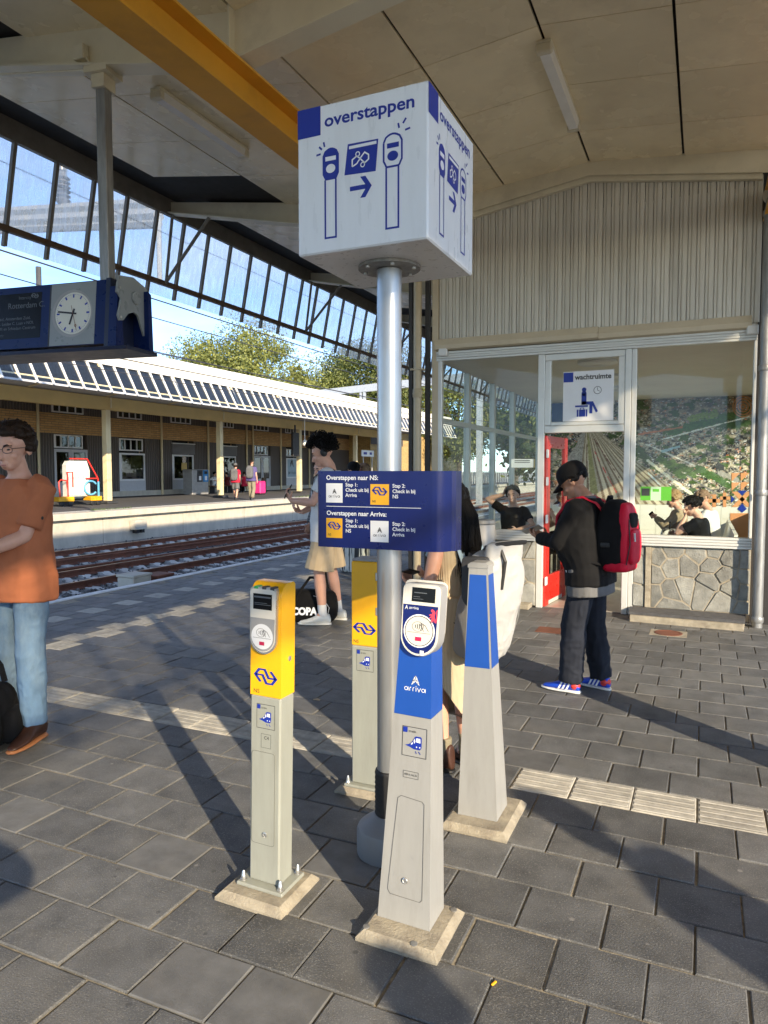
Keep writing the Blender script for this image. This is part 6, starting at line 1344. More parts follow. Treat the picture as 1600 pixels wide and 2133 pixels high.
            for i in range(18): x = rg.uniform(-.07, .07); ball(mb, P(x, .07 + rg.uniform(0, .03), .245 + rg.uniform(0, .03)), rg.uniform(.012, .022))
            return s.part('hair', m, mb.mesh('hair', True, 60))
        return s.part('hair', m, rem(mb, max(s.vx * .9, .006), 1, .002 if kind != 'buzz' else 0, 60, seed, (1, 1, .4)))
    def cap(s, m, peak=True):
        HM, k = s.HM, s.k; P = lambda x, y, z: HM @ Vector((x, y, z)); q = HM.to_quaternion().to_matrix(); mb = MB()
        rr = []
        for z, r in ((.17, 1.06), (.2, 1.1), (.24, 1.04), (.27, .85), (.288, .55), (.296, .12)): rr.append([P(.088 * r * math.cos(a), -.002 + .105 * r * math.sin(a), z) for a in np.linspace(0, 2 * math.pi, 25)[:-1]])
        mb.rings(rr); c = s.part('cap', m, mb.mesh('cap', True, 60))
        if peak:
            pk = MB(); top, bot = [], []
            for a in np.linspace(.25, math.pi - .25, 12): top.append((.09 * math.cos(a), .0 + .11 * math.sin(a), .19)); bot.append((.078 * math.cos(a), .065 + .125 * math.sin(a), .168 - .012 * abs(math.cos(a))))
            n = len(top); pk.add([P(*p) for p in top] + [P(*p) for p in bot] + [P(p[0], p[1], p[2] - .004) for p in top] + [P(p[0], p[1], p[2] - .004) for p in bot], [(i, i + 1, n + i + 1, n + i) for i in range(n - 1)] + [(2 * n + i, 3 * n + i, 3 * n + i + 1, 2 * n + i + 1) for i in range(n - 1)] + [(n + i, n + i + 1, 3 * n + i + 1, 3 * n + i) for i in range(n - 1)])
            link('peak', pk.mesh('peak', True), m, c)
    def top(s, m, sleeve=.55, hem=-.14, g=.014, loose=.0, fold=.006, ff=8, name='shirt', seed=3, neck=.5, sl_r=None):
        mb = MB(); k = s.k; R_ = s.torso_rings(g, hem, neck); R_ = [(z, (rx if z > -.01 else max(rx, .186 * s.wide + g)) + loose * (1 if z < .3 else .3), (ry if z > -.01 else max(ry, .118 + g)) + loose * (1.2 if z < .3 else .3), cx, cy) for z, rx, ry, cx, cy in R_]; stack(mb, R_, 24, s.M)
        for d in (-1, 1):
            a, e, w = s.sh[d], s.elb[d], s.wr[d]; ins = a + s.M.to_3x3() @ Vector((-d * .05, 0, .005))
            r0 = (.057 + g * .4 + loose * .4) * k
            if sleeve <= 0: continue
            if sleeve < 1: limb(mb, [ins, a, a.lerp(e, sleeve)], [r0, r0, (.05 + g * .5 + loose * .5) * k])
            else:
                limb(mb, [ins, a, a.lerp(e, .5), e], [r0, r0, r0 * .9, .05 * k + g * .4]); ball(mb, e, .05 * k + g * .4); limb(mb, [e, e.lerp(w, min(.97, sleeve - 1))], [.05 * k + g * .4, (.036 * k + g * .4)])
        return s.part(name, m, rem(mb, max(s.vx * 1.2, .007), 2, fold, ff, seed))
    def legs_(s, m, to=.97, g=.014, waist=.03, cuff=None, fold=.006, ff=8, name='trousers', seed=5):
        mb = MB(); k = s.k; R_ = s.torso_rings(g * .8, -.13, waist); stack(mb, R_, 24, s.M)
        for d in (-1, 1):
            h, kn, an = s.hip[d], s.kn[d], s.an[d]; r1 = (.088 + g) * k; r2 = (.058 + g * 1.3) * k; r3 = cuff * k if cuff else (.046 + g * 1.4) * k
            top_ = h + Vector((0, 0, .03))
            if to <= .5: e = h.lerp(kn, to * 2); limb(mb, [top_, h.lerp(kn, to), e], [r1, r1 * .98, (.076 + g * 2.2) * k])
            else: limb(mb, [top_, h.lerp(kn, .5), kn], [r1, r1 * .88, r2]); ball(mb, kn, r2); limb(mb, [kn, kn.lerp(an, (to - .5) * 2)], [r2, r3])
        return s.part(name, m, rem(mb, max(s.vx * 1.2, .007), 2, fold, ff, seed))
    def shoes(s, m, sole='shoe_white', high=.0, L=.27, name='shoe', accent=None):
        k = s.k
        for d in (-1, 1):
            a, f = s.an[d], s.fd[d].copy(); f.z = 0; f.normalize(); sd = Vector((f.y, -f.x, 0)); z0 = a.z - .085 * k
            up = MB(); so = MB()
            def ring(t, w, h0, h1, n=14): c = a + f * (t * k); return [Vector((c.x, c.y, 0)) + sd * (w * k * math.copysign(abs(math.cos(q)) ** .8, math.cos(q))) + Vector((0, 0, z0 + (h0 + h1) / 2 * k + (h1 - h0) / 2 * k * math.sin(q))) for q in np.linspace(0, 2 * math.pi, n + 1)[:-1]]
            b = -.075
            up.rings([ring(b, .022, .025, .06), ring(b + .012, .036, .018, .1 + high), ring(b + .06, .041, .018, .115 + high), ring(b + .115, .042, .018, .105 + high * .4), ring(b + .17, .045, .018, .075), ring(b + .225, .043, .018, .055), ring(b + L - .015, .03, .018, .042), ring(b + L, .012, .02, .03)])
            if high > .04: limb(up, [a + Vector((0, 0, 0)), a + Vector((0, 0, high * k))], [.048 * k, .05 * k])
            so.rings([ring(b - .004, .02, .0, .022), ring(b + .015, .039, .0, .026), ring(b + .08, .041, .0, .024), ring(b + .17, .049, .0, .024), ring(b + .23, .045, .0, .024), ring(b + L, .028, .004, .026), ring(b + L + .012, .01, .01, .024)])
            sh = s.part(name, m, rem(up, .006 if s.vx < .01 else .012, 2)); link('sole', so.mesh('sole', True, 50), sole, sh)
            if accent:
                for o in (-.012, .018, .048):
                    for e in (-1, 1): st = MB(); st.add([a + f * (o + .02) * k + sd * e * (.0475 * k) + Vector((0, 0, -.055 * k)), a + f * (o + .035) * k + sd * e * (.0475 * k) + Vector((0, 0, -.055 * k)), a + f * (o + .005) * k + sd * e * (.038 * k) + Vector((0, 0, .012 * k)), a + f * (o - .01) * k + sd * e * (.038 * k) + Vector((0, 0, .012 * k))], [(0, 1, 2, 3)]); link('stripe', st.mesh('stripe'), accent, sh)
    def phone(s, d, m='black', off=(0, .0, 0), nrm=None):
        w, hd, pn = s.wr[d], s.hdir[d].normalized(), s.hpn[d]; pn = (pn - hd * pn.dot(hd)).normalized(); c = s.root.matrix_basis @ (w + hd * .1 + pn * .028 + Vector(off))
        return c
def sbox(c, h, e=.45, n=18, m=12, M=None, shape=None):
    # superellipsoid (rounded box); shape(x,y,z in -1..1) -> scale factors
    mb = MB(); rings = []
    def pw(v): return math.copysign(abs(v) ** e, v)
    for i in range(1, m):
        t = -math.pi / 2 + math.pi * i / m; ring = []
        for k in range(n):
            a = 2 * math.pi * k / n; u = (pw(math.cos(t)) * pw(math.cos(a)), pw(math.cos(t)) * pw(math.sin(a)), pw(math.sin(t)))
            sx, sy, sz = shape(*u) if shape else (1, 1, 1); p = Vector((u[0] * h[0] * sx, u[1] * h[1] * sy, u[2] * h[2] * sz)) + Vector(c); ring.append(M @ p if M else p)
        rings.append(ring)
    mb.rings(rings); return mb
def phone_obj(label, P, d, up=.04, ang=0, m='black', sc=1.0):
    # phone lying in the palm of hand d of person P
    hd = P.hdir[d].normalized(); pn = P.hpn[d]; pn = (pn - hd * pn.dot(hd)).normalized(); sd = hd.cross(pn)
    c = P.wr[d] + hd * .105 + pn * up; RM_ = P.root.matrix_basis
    t = thing('phone', label, 'phone', RM_ @ c); B = Matrix(((sd.x, pn.x, hd.x), (sd.y, pn.y, hd.y), (sd.z, pn.z, hd.z))); t.rotation_euler = (RM_.to_3x3() @ B).to_euler()
    MB().box(-.037 * sc, .037 * sc, -.005, .005, -.078 * sc, .078 * sc, .004).build('phone_body', m, t, world=False); MB().box(-.033 * sc, .033 * sc, .0052, .0062, -.07 * sc, .07 * sc).build('phone_screen', 'screen', t, world=False); return t
def gl_(px, py, z=0.0): p = G(px, py, z); return (float(p[0]), float(p[1]), z)
# ---- man in the orange T-shirt
L0 = G(50, 1530)
P = Person('man in orange T-shirt, jeans and glasses waiting on the platform', (L0[0], L0[1], 0), 190, 1.86, 'skin_light', head=(8, 4, 0), lean=-2, wide=.97, belly=.0, voxel=.006,
    arms={-1: dict(w=(-.0, .30, 1.06), h=(-.55, -.5, -1), d=(.9, .25, -.05), p=(.1, -.3, 1), c=.7), 1: dict(w=(.16, .3, 1.08), h=(.55, -.5, -1), d=(-.8, .5, .1), p=(0, -.2, 1), c=.7)},
    legs={-1: dict(a=(-.13, .06, .085), f=(-.1, 1, 0)), 1: dict(a=(.14, -.07, .085), f=(.35, 1, 0))})
P.hairm = 'hair_brown'; P.body(); P.hair('hair_brown', 'short', .006, 4)
P.top('c_orange', .8, -.17, .018, .008, .010, 7, seed=11); P.legs_('jeans', .985, .010, -.03, .068, .008, 9, seed=12); P.shoes('shoe_brown', 'sole_tan', .03, .29)
HM = P.HM; gm = MB()
for d in (-1, 1):
    c = [HM @ Vector((d * .034 + .024 * math.cos(a), .112 - .012 * abs(math.cos(a)) * (1 if d * math.cos(a) > 0 else 0), .147 + .017 * math.copysign(abs(math.sin(a)) ** .7, math.sin(a)))) for a in np.linspace(0, 2 * math.pi, 17)]; gm.tube(c, .0018, 6, False)
    gm.tube([HM @ Vector((d * .058, .103, .153)), HM @ Vector((d * .079, .06, .153)), HM @ Vector((d * .084, .0, .148))], .0018, 6)
gm.tube([HM @ Vector((-.01, .115, .15)), HM @ Vector((.01, .115, .15))], .0018, 6); link('glasses', gm.mesh('glasses', True), 'black', P.root)
wd_ = (P.wr[-1] - P.elb[-1]).normalized(); wc = P.wr[-1] - wd_ * .035; wa = Vector((0, 0, 1)); mbw = MB(); o1 = wd_.orthogonal().normalized(); o2 = wd_.cross(o1)
mbw.rings([[wc + wd_ * t + (o1 * math.cos(a) + o2 * math.sin(a)) * .034 for a in np.linspace(0, 2 * math.pi, 21)[:-1]] for t in (-.012, .012)]); wt = link('watch', mbw.mesh('watch', True), 'c_bag_grey', P.root)
fr_ = (Vector((0, 1, .35)) - wd_ * wd_.dot(Vector((0, 1, .35)))).normalized(); sd_ = wd_.cross(fr_); M_ = Matrix.Translation(wc + fr_ * .036) @ Matrix(((wd_.x, sd_.x, fr_.x, 0), (wd_.y, sd_.y, fr_.y, 0), (wd_.z, sd_.z, fr_.z, 0), (0, 0, 0, 1)))
for nm, m, mbx in (('watch_case', 'c_bag_grey', MB().box(-.02, .02, -.02, .02, -.006, .005, .004)), ('watch_dial', 'black', MB().box(-.013, .013, -.013, .013, .0055, .0065))): mbx.v = [tuple(M_ @ Vector(p)) for p in mbx.v]; link(nm, mbx.mesh(nm), m, wt)
phone_obj('dark phone held by the man in orange', P, 1, .03)
lg = MB(); sv = P.sh[-1].lerp(P.elb[-1], .62) + Vector((-.075, 0, -.0)); lg.ell(sv, (.002, .011, .011), 12, 6); link('sleeve_badge', lg.mesh('sleeve_badge'), 'black', P.root)
bg = G(-26, 1548); t = thing('black_backpack', 'black backpack standing at the feet of the man in orange', 'backpack', (bg[0], bg[1], 0), R(30))
link('pack_body', rem(sbox((0, 0, .18), (.16, .12, .18), .5, shape=lambda x, y, z: (1 - .12 * max(z, 0), 1 - .3 * max(z, 0), 1)), .01, 1, .008, 7), 'c_black', t); link('front_pocket', rem(sbox((.0, -.13, .14), (.13, .06, .12), .5), .01, 1, .005, 8), 'c_black', t); link('side_pocket', rem(sbox((.16, -.02, .12), (.05, .09, .1), .5), .01, 1, .004, 8), 'c_black', t)
link('strap', MB().tube([(.02, .1, .4), (.05, .02, .5), (.1, -.03, .47), (.13, -.05, .38)], .016, 6).mesh('strap', True), 'c_black', t)
# ---- curly man with headphones
L0 = G(682, 1297)
P = Person('curly haired man with headphones, white shirt and beige shorts, reading a phone', (L0[0], L0[1], 0), 112, 1.93, 'skin_light', head=(20, 0, 0), lean=-3, wide=.98, voxel=.006,
    arms={-1: dict(w=(-.05, .33, 1.17), h=(-.6, -.4, -1), d=(.2, .6, .8), p=(.45, -.7, .5), c=.9), 1: dict(w=(.14, .26, 1.05), h=(1, -.5, -.6), d=(-.5, .6, .3), p=(-.3, -.5, .8), c=.7)},
    legs={-1: dict(a=(-.1, .03, .085), f=(-.05, 1, 0)), 1: dict(a=(.12, -.1, .085), f=(.2, 1, 0))})
P.hairm = 'hair_black'; P.body(); P.hair('hair_black', 'curly', 0, 3)
P.top('c_white', .62, -.17, .02, .02, .007, 7, seed=21); P.legs_('c_beige', .47, .03, .02, None, .006, 6, 'shorts', 22)
for d in (-1, 1):
    mb = MB(); limb(mb, [P.an[d] + Vector((0, 0, -.02)), P.an[d].lerp(P.kn[d], .27)], [.043, .047]); so_ = link('sock', rem(mb, .006, 1, .002, 20), 'c_white', P.root)
P.shoes('shoe_white', 'shoe_white', .0, .3)
hp = MB(); HM = P.HM
hp.tube([HM @ Vector((.1 * math.cos(a), -.012, .16 + .125 * math.sin(a))) for a in np.linspace(-.05, math.pi + .05, 16)], .009, 8); ho = link('headphones', hp.mesh('headphones', True), 'black', P.root)
for d in (-1, 1): e = MB(); q = HM.to_quaternion().to_matrix(); e.ell(HM @ Vector((d * .1, -.005, .14)), (.022, .036, .044), 16, 10, q); link('ear_cup', e.mesh('ear_cup', True), 'rubber', ho)
st = MB(); a = P.M
for d in (-1, 1): st.rings([[a @ Vector(p) + o for o in (Vector((-.022, 0, 0)), Vector((.022, 0, 0)), Vector((.022, 0, .006)), Vector((-.022, 0, .006)))] for p in ((d * .115, -.13, .3), (d * .115, -.122, .43), (d * .115, -.05, .512), (d * .115, .06, .5), (d * .12, .13, .42), (d * .13, .138, .25))])
bpk = thing('black_backpack', 'black backpack worn by the curly haired man', 'backpack', P.root.location, P.root.rotation_euler.z)
link('strap', st.mesh('strap'), 'c_black', bpk); link('pack_body', rem(sbox(tuple(P.M @ Vector((0, -.2, .26))), (.14, .08, .22), .5), .01, 1, .006, 7), 'c_black', bpk)
phone_obj('black phone in the raised hand of the curly haired man', P, -1, .03)
b0 = G(650, 1294); t = thing('sports_bag', 'black sports bag lettered COPA standing on the platform', 'bag', (b0[0], b0[1], 0), R(22))
bd = link('bag_body', rem(sbox((0, 0, .17), (.27, .13, .17), .42, shape=lambda x, y, z: (1 - .06 * max(z, 0), 1 - .45 * max(z, 0), 1)), .008, 1, .01, 6), 'c_black', t)
for s_ in (-1, 1): link('handle', MB().tube([(-.15, s_ * .12, .24), (-.1, s_ * .06, .36), (-.02, s_ * .02, .47), (.03, s_ * .02, .47), (.1, s_ * .06, .36), (.15, s_ * .12, .24)], .013, 6).mesh('handle', True), 'c_black', t)
link('piping', MB().tube([(.1, -.165, .04), (.13, -.165, .17), (.08, -.13, .265), (-.05, -.11, .3)], .004, 5).tube([(-.26, -.16, .05), (-.28, -.15, .17), (-.23, -.115, .27)], .004, 5).mesh('piping'), 'c_white', t) if False else link('piping', MB().tube([(.17, -.135, .04), (.2, -.13, .17), (.13, -.1, .265), (-.02, -.08, .3)], .004, 5).mesh('piping'), 'c_white', t)
M_ = t.matrix_basis; lettering('COPA', M_ @ Vector((-.19, -.15, .1)), M_.to_3x3() @ Vector((1, 0, 0)), M_.to_3x3() @ Vector((0, .12, 1)).normalized(), .105, 'white_ink', bd, width=.27, bold=.006)
# ---- man in the checked jacket
L0 = G(676, 1243)
P = Person('man in grey checked jacket and black trousers behind the curly haired man', (L0[0], L0[1], 0), 140, 1.74, 'skin_light', head=(10, 20, 0), voxel=.008, wide=1.05,
    arms={-1: dict(w=(-.2, .12, .92), h=(-1, -.6, 0)), 1: dict(w=(.2, .12, .92), h=(1, -.8, 0))})
P.body(); P.hair('hair_brown', 'short', 0, 6); P.top('c_check', 1.95, -.28, .03, .02, .008, 6, 'jacket', 31, .5); P.legs_('c_black', .99, .014, -.03, None, .006, 8, seed=32); P.shoes('black', 'black')
# ---- two heads over the blue panel
L0 = G(737, 1180); P = Person('person in black cap and black clothes behind the blue panel', (L0[0], L0[1], 0), 60, 1.72, 'skin_light', voxel=.012); P.body(); P.hair('hair_black', 'buzz', 0, 2); P.cap('c_black', True); P.top('c_black', 1.9, -.15, .02, .01, .006, 7, 'jacket', 33); P.legs_('c_black', .98, seed=34); P.shoes('black', 'black')
L0 = G(759, 1178); P = Person('balding man in dark clothes behind the blue panel', (L0[0], L0[1], 0), 95, 1.71, 'skin_light', voxel=.012); P.body(); P.hair('hair_stubble', 'buzz', 0, 2); P.top('c_grey', 1.9, -.15, .02, .01, .006, 7, 'jacket', 35); P.legs_('c_navy', .98, seed=36); P.shoes('black', 'black')
def stripes(name):
    m, t, b = _new(name); g = N(t, 'ShaderNodeNewGeometry'); sp = N(t, 'ShaderNodeMapping'); sp.inputs['Scale'].default_value = (34, 34, .6); t.links.new(g.outputs['Position'], sp.inputs[0]); n = N(t, 'ShaderNodeTexNoise', Scale=1.0, Detail=3); t.links.new(sp.outputs[0], n.inputs[0]); t.links.new(ramp(t, n.outputs['Fac'], .47, (.01, .01, .012), .53, (.7, .68, .62)), b.inputs['Base Color'])
stripes('c_stripes')
L0 = G(757, 1186); t = thing('striped_bag', 'black and white striped bag behind the yellow post', 'bag', (L0[0], L0[1] - .35, 0)); link('bag_body', rem(sbox((0, 0, .24), (.24, .1, .24), .3), .012, 1, .008, 7), 'c_stripes', t); link('handle', MB().tube([(-.1, 0, .45), (-.06, 0, .58), (.06, 0, .58), (.1, 0, .45)], .01, 6).mesh('handle'), 'c_black', t)
# ---- woman with the white backpack
L0 = G(948, 1600)
P = Person('long haired woman in beige ribbed dress and brown boots, holding a phone', (L0[0], L0[1], 0), 66, 1.53, 'skin_light', head=(16, 4, 0), wide=.88, lean=1, voxel=.006,
    arms={-1: dict(w=(-.13, .25, 1.12), h=(-.6, -.8, -.8), d=(.35, .8, .25), p=(.25, -.2, 1), c=.5), 1: dict(w=(.1, .27, 1.14), h=(1, -.6, -.6), d=(-.4, .8, .2), p=(-.2, -.2, 1), c=.6)},
    legs={-1: dict(a=(-.075, .03, .085), f=(-.15, 1, 0)), 1: dict(a=(.085, -.02, .085))})
P.hairm = 'hair_black'; P.body(); P.hair('hair_black', 'long', .008, 5)
mb = MB(); k = P.k; dr = P.torso_rings(.01, -.1, .44); dr = [(z, rx * (1.0 if z > .1 else 1.08), ry * (1.0 if z > .1 else 1.06), cx, cy - (.01 if z < 0 else 0)) for z, rx, ry, cx, cy in dr]; stack(mb, dr, 24, P.M)
stack(mb, [(.28, .15, .13, 0, .01), (.42, .16, .135, 0, .01), (.55, .172, .14, 0, .0), (.7, .178, .14, 0, -.01), (.84, .172, .135, 0, -.015), (.95, .16, .12, 0, -.01)], 24)
for d in (-1, 1): limb(mb, [P.sh[d] + P.M.to_3x3() @ Vector((-d * .065, 0, .03)), P.M @ Vector((d * .1, .02, .33))], [.03, .06])
dro = rem(mb, .006, 2, .004, 9, 41, (1, 1, .9))
# slit: open the hem on her left, front side
bm = bmesh.new(); bm.from_mesh(dro); bmesh.ops.delete(bm, geom=[f for f in bm.faces if (lambda c: c.x < .02 and c.z < .37 - 1.4 * (.75 * c.x - .66 * c.y))(f.calc_center_median())], context='FACES'); bm.to_mesh(dro); bm.free(); P.part('dress', 'c_dress', dro)
for d in (-1, 1):
    mb = MB(); limb(mb, [P.an[d], P.an[d] + Vector((0, 0, .105))], [.042, .045]); link('sock', rem(mb, .006, 1, .003, 30), 'c_khaki', P.root)
P.shoes('shoe_brown', 'black', .07, .25, 'boot')
bpk = thing('white_backpack', 'large white rolltop backpack with grey side pocket on the woman in beige', 'backpack', P.root.location, P.root.rotation_euler.z)
BM_ = Matrix.Translation((.0, -.235, .92)) @ Matrix.Rotation(R(9), 4, 'X')
link('pack_body', rem(sbox((0, 0, 0), (.14, .1, .285), .42, 22, 18, BM_, lambda x, y, z: (1 + .05 * max(z, 0), (1 - .12 * max(z, 0) ** 2) * (1 - .12 * max(-z, 0)), 1)), .007, 1, .010, 8, 42, (1, 1, .8)), 'c_bag_white', bpk)
link('roll_top', rem(sbox((0, -.045, .285), (.135, .02, .055), .4, M=BM_), .008, 1, .005, 8, 43), 'c_bag_white', bpk); link('side_pocket', rem(sbox((-.135, .0, -.09), (.04, .085, .17), .45, M=BM_), .008, 1, .003, 8, 44), 'c_bag_grey', bpk)
for x in (-.118, .118): link('seam', MB().tube([BM_ @ Vector(p) for p in ((x, .06, -.26), (x * 1.08, -.05, -.24), (x * 1.1, -.085, -.05), (x * 1.1, -.08, .12), (x, -.05, .27))], .0035, 5).mesh('seam'), 'c_bag_grey', bpk)
link('roll_clip', sbox((.02, -.06, .335), (.13, .008, .012), .4, 10, 6, M=BM_).mesh('roll_clip'), 'black', bpk); link('top_strap', MB().tube([BM_ @ Vector(p) for p in ((-.06, -.1, .12), (-.06, -.1, .26), (-.06, -.05, .33), (-.06, .03, .3), (-.06, .09, .2))], .01, 6).mesh('top_strap'), 'black', bpk)
link('zip_pull', sbox((-.1, -.115, -.16), (.028, .012, .02), .5, 8, 6, M=BM_).mesh('zip_pull'), 'black', bpk); link('buckle', sbox((-.06, .1, .24), (.03, .02, .02), .5, 8, 6, M=BM_).mesh('buckle'), 'black', bpk)
for d in (-1, 1):
    for nm, m, w_, pts in (('strap', 'ad_blue', .026, ((d * .085, -.15, .33), (d * .09, -.115, .42), (d * .1, -.03, .485), (d * .1, .07, .46), (d * .105, .125, .36))), ('webbing', 'black', .014, ((d * .105, .128, .34), (d * .15, .09, .2), (d * .165, -.02, .06), (d * .14, -.14, -.02)))):
        mb = MB(); mb.rings([[P.M @ (Vector(p) + o) for o in (Vector((-w_, -.004, -.004)), Vector((w_, -.004, -.004)), Vector((w_, .004, .006)), Vector((-w_, .004, .006)))] for p in pts]); link(nm, mb.mesh(nm), m, bpk)
t = phone_obj('phone with yellow cord held by the woman in beige', P, -1, .03); MB().tube([(0, 0, -.07), (.005, .0, -.1), (.0, -.06, -.12), (0, -.14, -.13), (.0, -.15, -.1)], .003, 5).build('cord', 'cart_yel', t, world=False)
# ---- man with the red backpack
L0 = G(1222, 1440)
P = Person('man in black cap and dark clothes bent over his phone', (L0[0], L0[1], 0), 76, 1.66, 'skin_tan', head=(34, 0, 0), lean=4, wide=1.13, belly=.055, voxel=.006,
    arms={-1: dict(w=(-.07, .37, 1.16), h=(-.7, -.4, -1), d=(.25, .8, .3), p=(.3, -.3, .8), c=.8), 1: dict(w=(.08, .37, 1.16), h=(.7, -.4, -1), d=(-.25, .8, .3), p=(-.3, -.3, .8), c=.8)},
    legs={-1: dict(a=(-.1, .09, .085), f=(-.1, 1, 0)), 1: dict(a=(.13, -.06, .085), f=(.1, 1, 0))})
P.hairm = 'hair_black'; P.body(); P.hair('hair_black', 'buzz', .002, 7); P.cap('c_black')
P.top('c_grey', .3, -.2, .016, .012, .004, 8, 'undershirt', 50); P.top('c_black', 1.96, -.12, .024, .016, .008, 7, 'sweater', 51, .52); P.legs_('c_navy', .99, .022, .0, .078, .014, 8, seed=52); P.shoes('shoe_blue', 'shoe_white', 0, .29, accent='white_ink')
for d in (-1, 1): f = P.fd[d].normalized(); c = P.an[d] - f * .034 + Vector((0, 0, -.022)); hm = MB(); hm.ell(c, (.044, .042, .036), 12, 8); link('heel_patch', hm.mesh('heel_patch', True), 'shoe_red', P.root)
rl = MB(); rl.rings([[P.M @ Vector((r * math.cos(a), -.01 + r * .9 * math.sin(a), z)) for a in np.linspace(0, 2 * math.pi, 17)[:-1]] for r, z in ((.085, .49), (.078, .535), (.07, .54))]); link('collar', rl.mesh('collar', True), 'c_grey', P.root)
pp = MB(); 
for o in (0, .012, .02): pp.add([P.hip[-1] + Vector((-.095 - o * .3, .05 + o, .02)), P.hip[-1] + Vector((-.1 - o * .3, .02 + o, -.08 + o)), P.hip[-1] + Vector((-.1 - o * .3, .035 + o, -.08 + o)), P.hip[-1] + Vector((-.095 - o * .3, .075 + o, .02))], [(0, 1, 2, 3)])
link('paper', pp.mesh('paper'), 'sign_white', P.root)
phone_obj('phone held in both hands by the man with the red backpack', P, -1, .03, m='silver')
bpk = thing('red_backpack', 'red and black backpack with zip pockets on the man in the black cap', 'backpack', P.root.location, P.root.rotation_euler.z)
BM_ = P.M @ Matrix.Translation((0, -.225, .24)) @ Matrix.Rotation(R(4), 4, 'X')
shp = lambda x, y, z: (1 - .16 * max(z, 0) ** 2, 1 - .35 * max(z, 0) ** 2, 1)
link('pack_body', rem(sbox((0, 0, 0), (.165, .12, .265), .55, 22, 18, BM_, shp), .008, 1, .004, 8, 60), 'c_black', bpk)
link('red_panel', rem(sbox((0, -.055, -.0), (.15, .078, .245), .5, 22, 18, BM_, shp), .007, 1, .003, 9, 61), 'c_bag_red', bpk); link('front_pocket', rem(sbox((0, -.125, -.075), (.105, .035, .13), .5, M=BM_), .007, 1, .003, 9, 62), 'c_bag_red', bpk); link('upper_pocket', rem(sbox((0, -.1, .115), (.09, .04, .06), .5, M=BM_), .007, 1, .003, 9, 63), 'c_black', bpk)
link('base_panel', rem(sbox((0, -.03, -.215), (.15, .1, .05), .55, M=BM_), .008, 1, .002, 9, 64), 'c_bag_red', bpk); link('grab_handle', MB().tube([BM_ @ Vector(p) for p in ((-.04, .06, .24), (-.03, .05, .285), (.03, .05, .285), (.04, .06, .24))], .012, 6).mesh('grab_handle'), 'c_black', bpk)
for x in (-.12, .12): link('zip', MB().tube([BM_ @ Vector(p) for p in ((x, -.12, -.2), (x * .95, -.142, -.05), (x * .8, -.125, .12), (x * .45, -.07, .235))], .004, 5).mesh('zip'), 'black', bpk)
link('zip_pull', MB().tube([BM_ @ Vector(p) for p in ((-.09, -.165, .03), (-.09, -.17, -.03))], .006, 5).mesh('zip_pull'), 'c_white', bpk); link('buckle', sbox((-.155, .02, -.06), (.02, .04, .02), .5, 8, 6, M=BM_).mesh('buckle'), 'black', bpk)
for d in (-1, 1):
    mb = MB(); w_ = .028
    mb.rings([[P.M @ (Vector(p) + o) for o in (Vector((-w_, -.006, -.006)), Vector((w_, -.006, -.006)), Vector((w_, .006, .008)), Vector((-w_, .006, .008)))] for p in ((d * .095, -.17, .42), (d * .1, -.125, .485), (d * .11, -.03, .535), (d * .118, .08, .51), (d * .13, .165, .4), (d * .15, .17, .3))]); link('strap', mb.mesh('strap'), 'c_bag_red', bpk)
    mb = MB(); w_ = .014; mb.rings([[P.M @ (Vector(p) + o) for o in (Vector((-w_, -.006, -.006)), Vector((w_, -.006, -.006)), Vector((w_, .006, .008)), Vector((-w_, .006, .008)))] for p in ((d * .15, .172, .3), (d * .205, .1, .16), (d * .215, -.02, .08), (d * .17, -.16, .04))]); link('webbing', mb.mesh('webbing'), 'c_black', bpk)
# ---- outdoor bin in front of the left window
bq = PY(1003, 1130, 7.75); bn_ = thing('litter_bin', 'round grey litter bin with blue panel before the waiting room window', 'litter bin', (bq[0], 7.75, 0))
MB().lathe([(.15, .002), (.155, .02), (.155, .98), (.15, 1.0)], (bq[0], 7.75, 0), 28).build('bin_body', 'bin_gray', bn_, True); MB().lathe([(.158, 1.0005), (.165, 1.015), (.15, 1.05), (.02, 1.06)], (bq[0], 7.75, 0), 28).build('bin_lid', 'galv', bn_, True)
mb = MB(); mb.rings([[(bq[0] + .1575 * math.cos(a), 7.75 + .1575 * math.sin(a), z) for z in (.3, .95)] + [(bq[0] + .16 * math.cos(a), 7.75 + .16 * math.sin(a), z) for z in (.95, .3)] for a in np.linspace(R(195), R(260), 9)]); mb.build('blue_panel', 'bin_blue', bn_, True)
# ---- people inside the waiting room
seat = {-1: dict(a=(-.1, .42, .085), h=(0, .6, 1)), 1: dict(a=(.1, .4, .085), h=(0, .6, 1))}
def sitter(label, X, Y, rz, top, legs, hair, hk, skin='skin_light', arms=None, head=(20, 0, 0), H=1.72, lean=4, seed=70, sleeve=.6, z=.004, vx=.008, pel=.53, face=True):
    P = Person(label, (X, Y, z), rz, H, skin, pelvis=(0, 0, pel), lean=lean, head=head, voxel=vx, legs=seat, arms=arms or {-1: dict(w=(-.1, .34, .78), h=(-1, -.3, -.5), c=.6), 1: dict(w=(.1, .34, .78), h=(1, -.3, -.5), c=.6)})
    P.hairm = hair; P.body(face=face); P.hair(hair, hk, .004, seed); P.top(top, sleeve, -.08, .016, .008, .006, 8, seed=seed + 1); P.legs_(legs, .97, .014, .0, None, .006, 8, seed=seed + 2); P.shoes('black', 'shoe_white'); return P
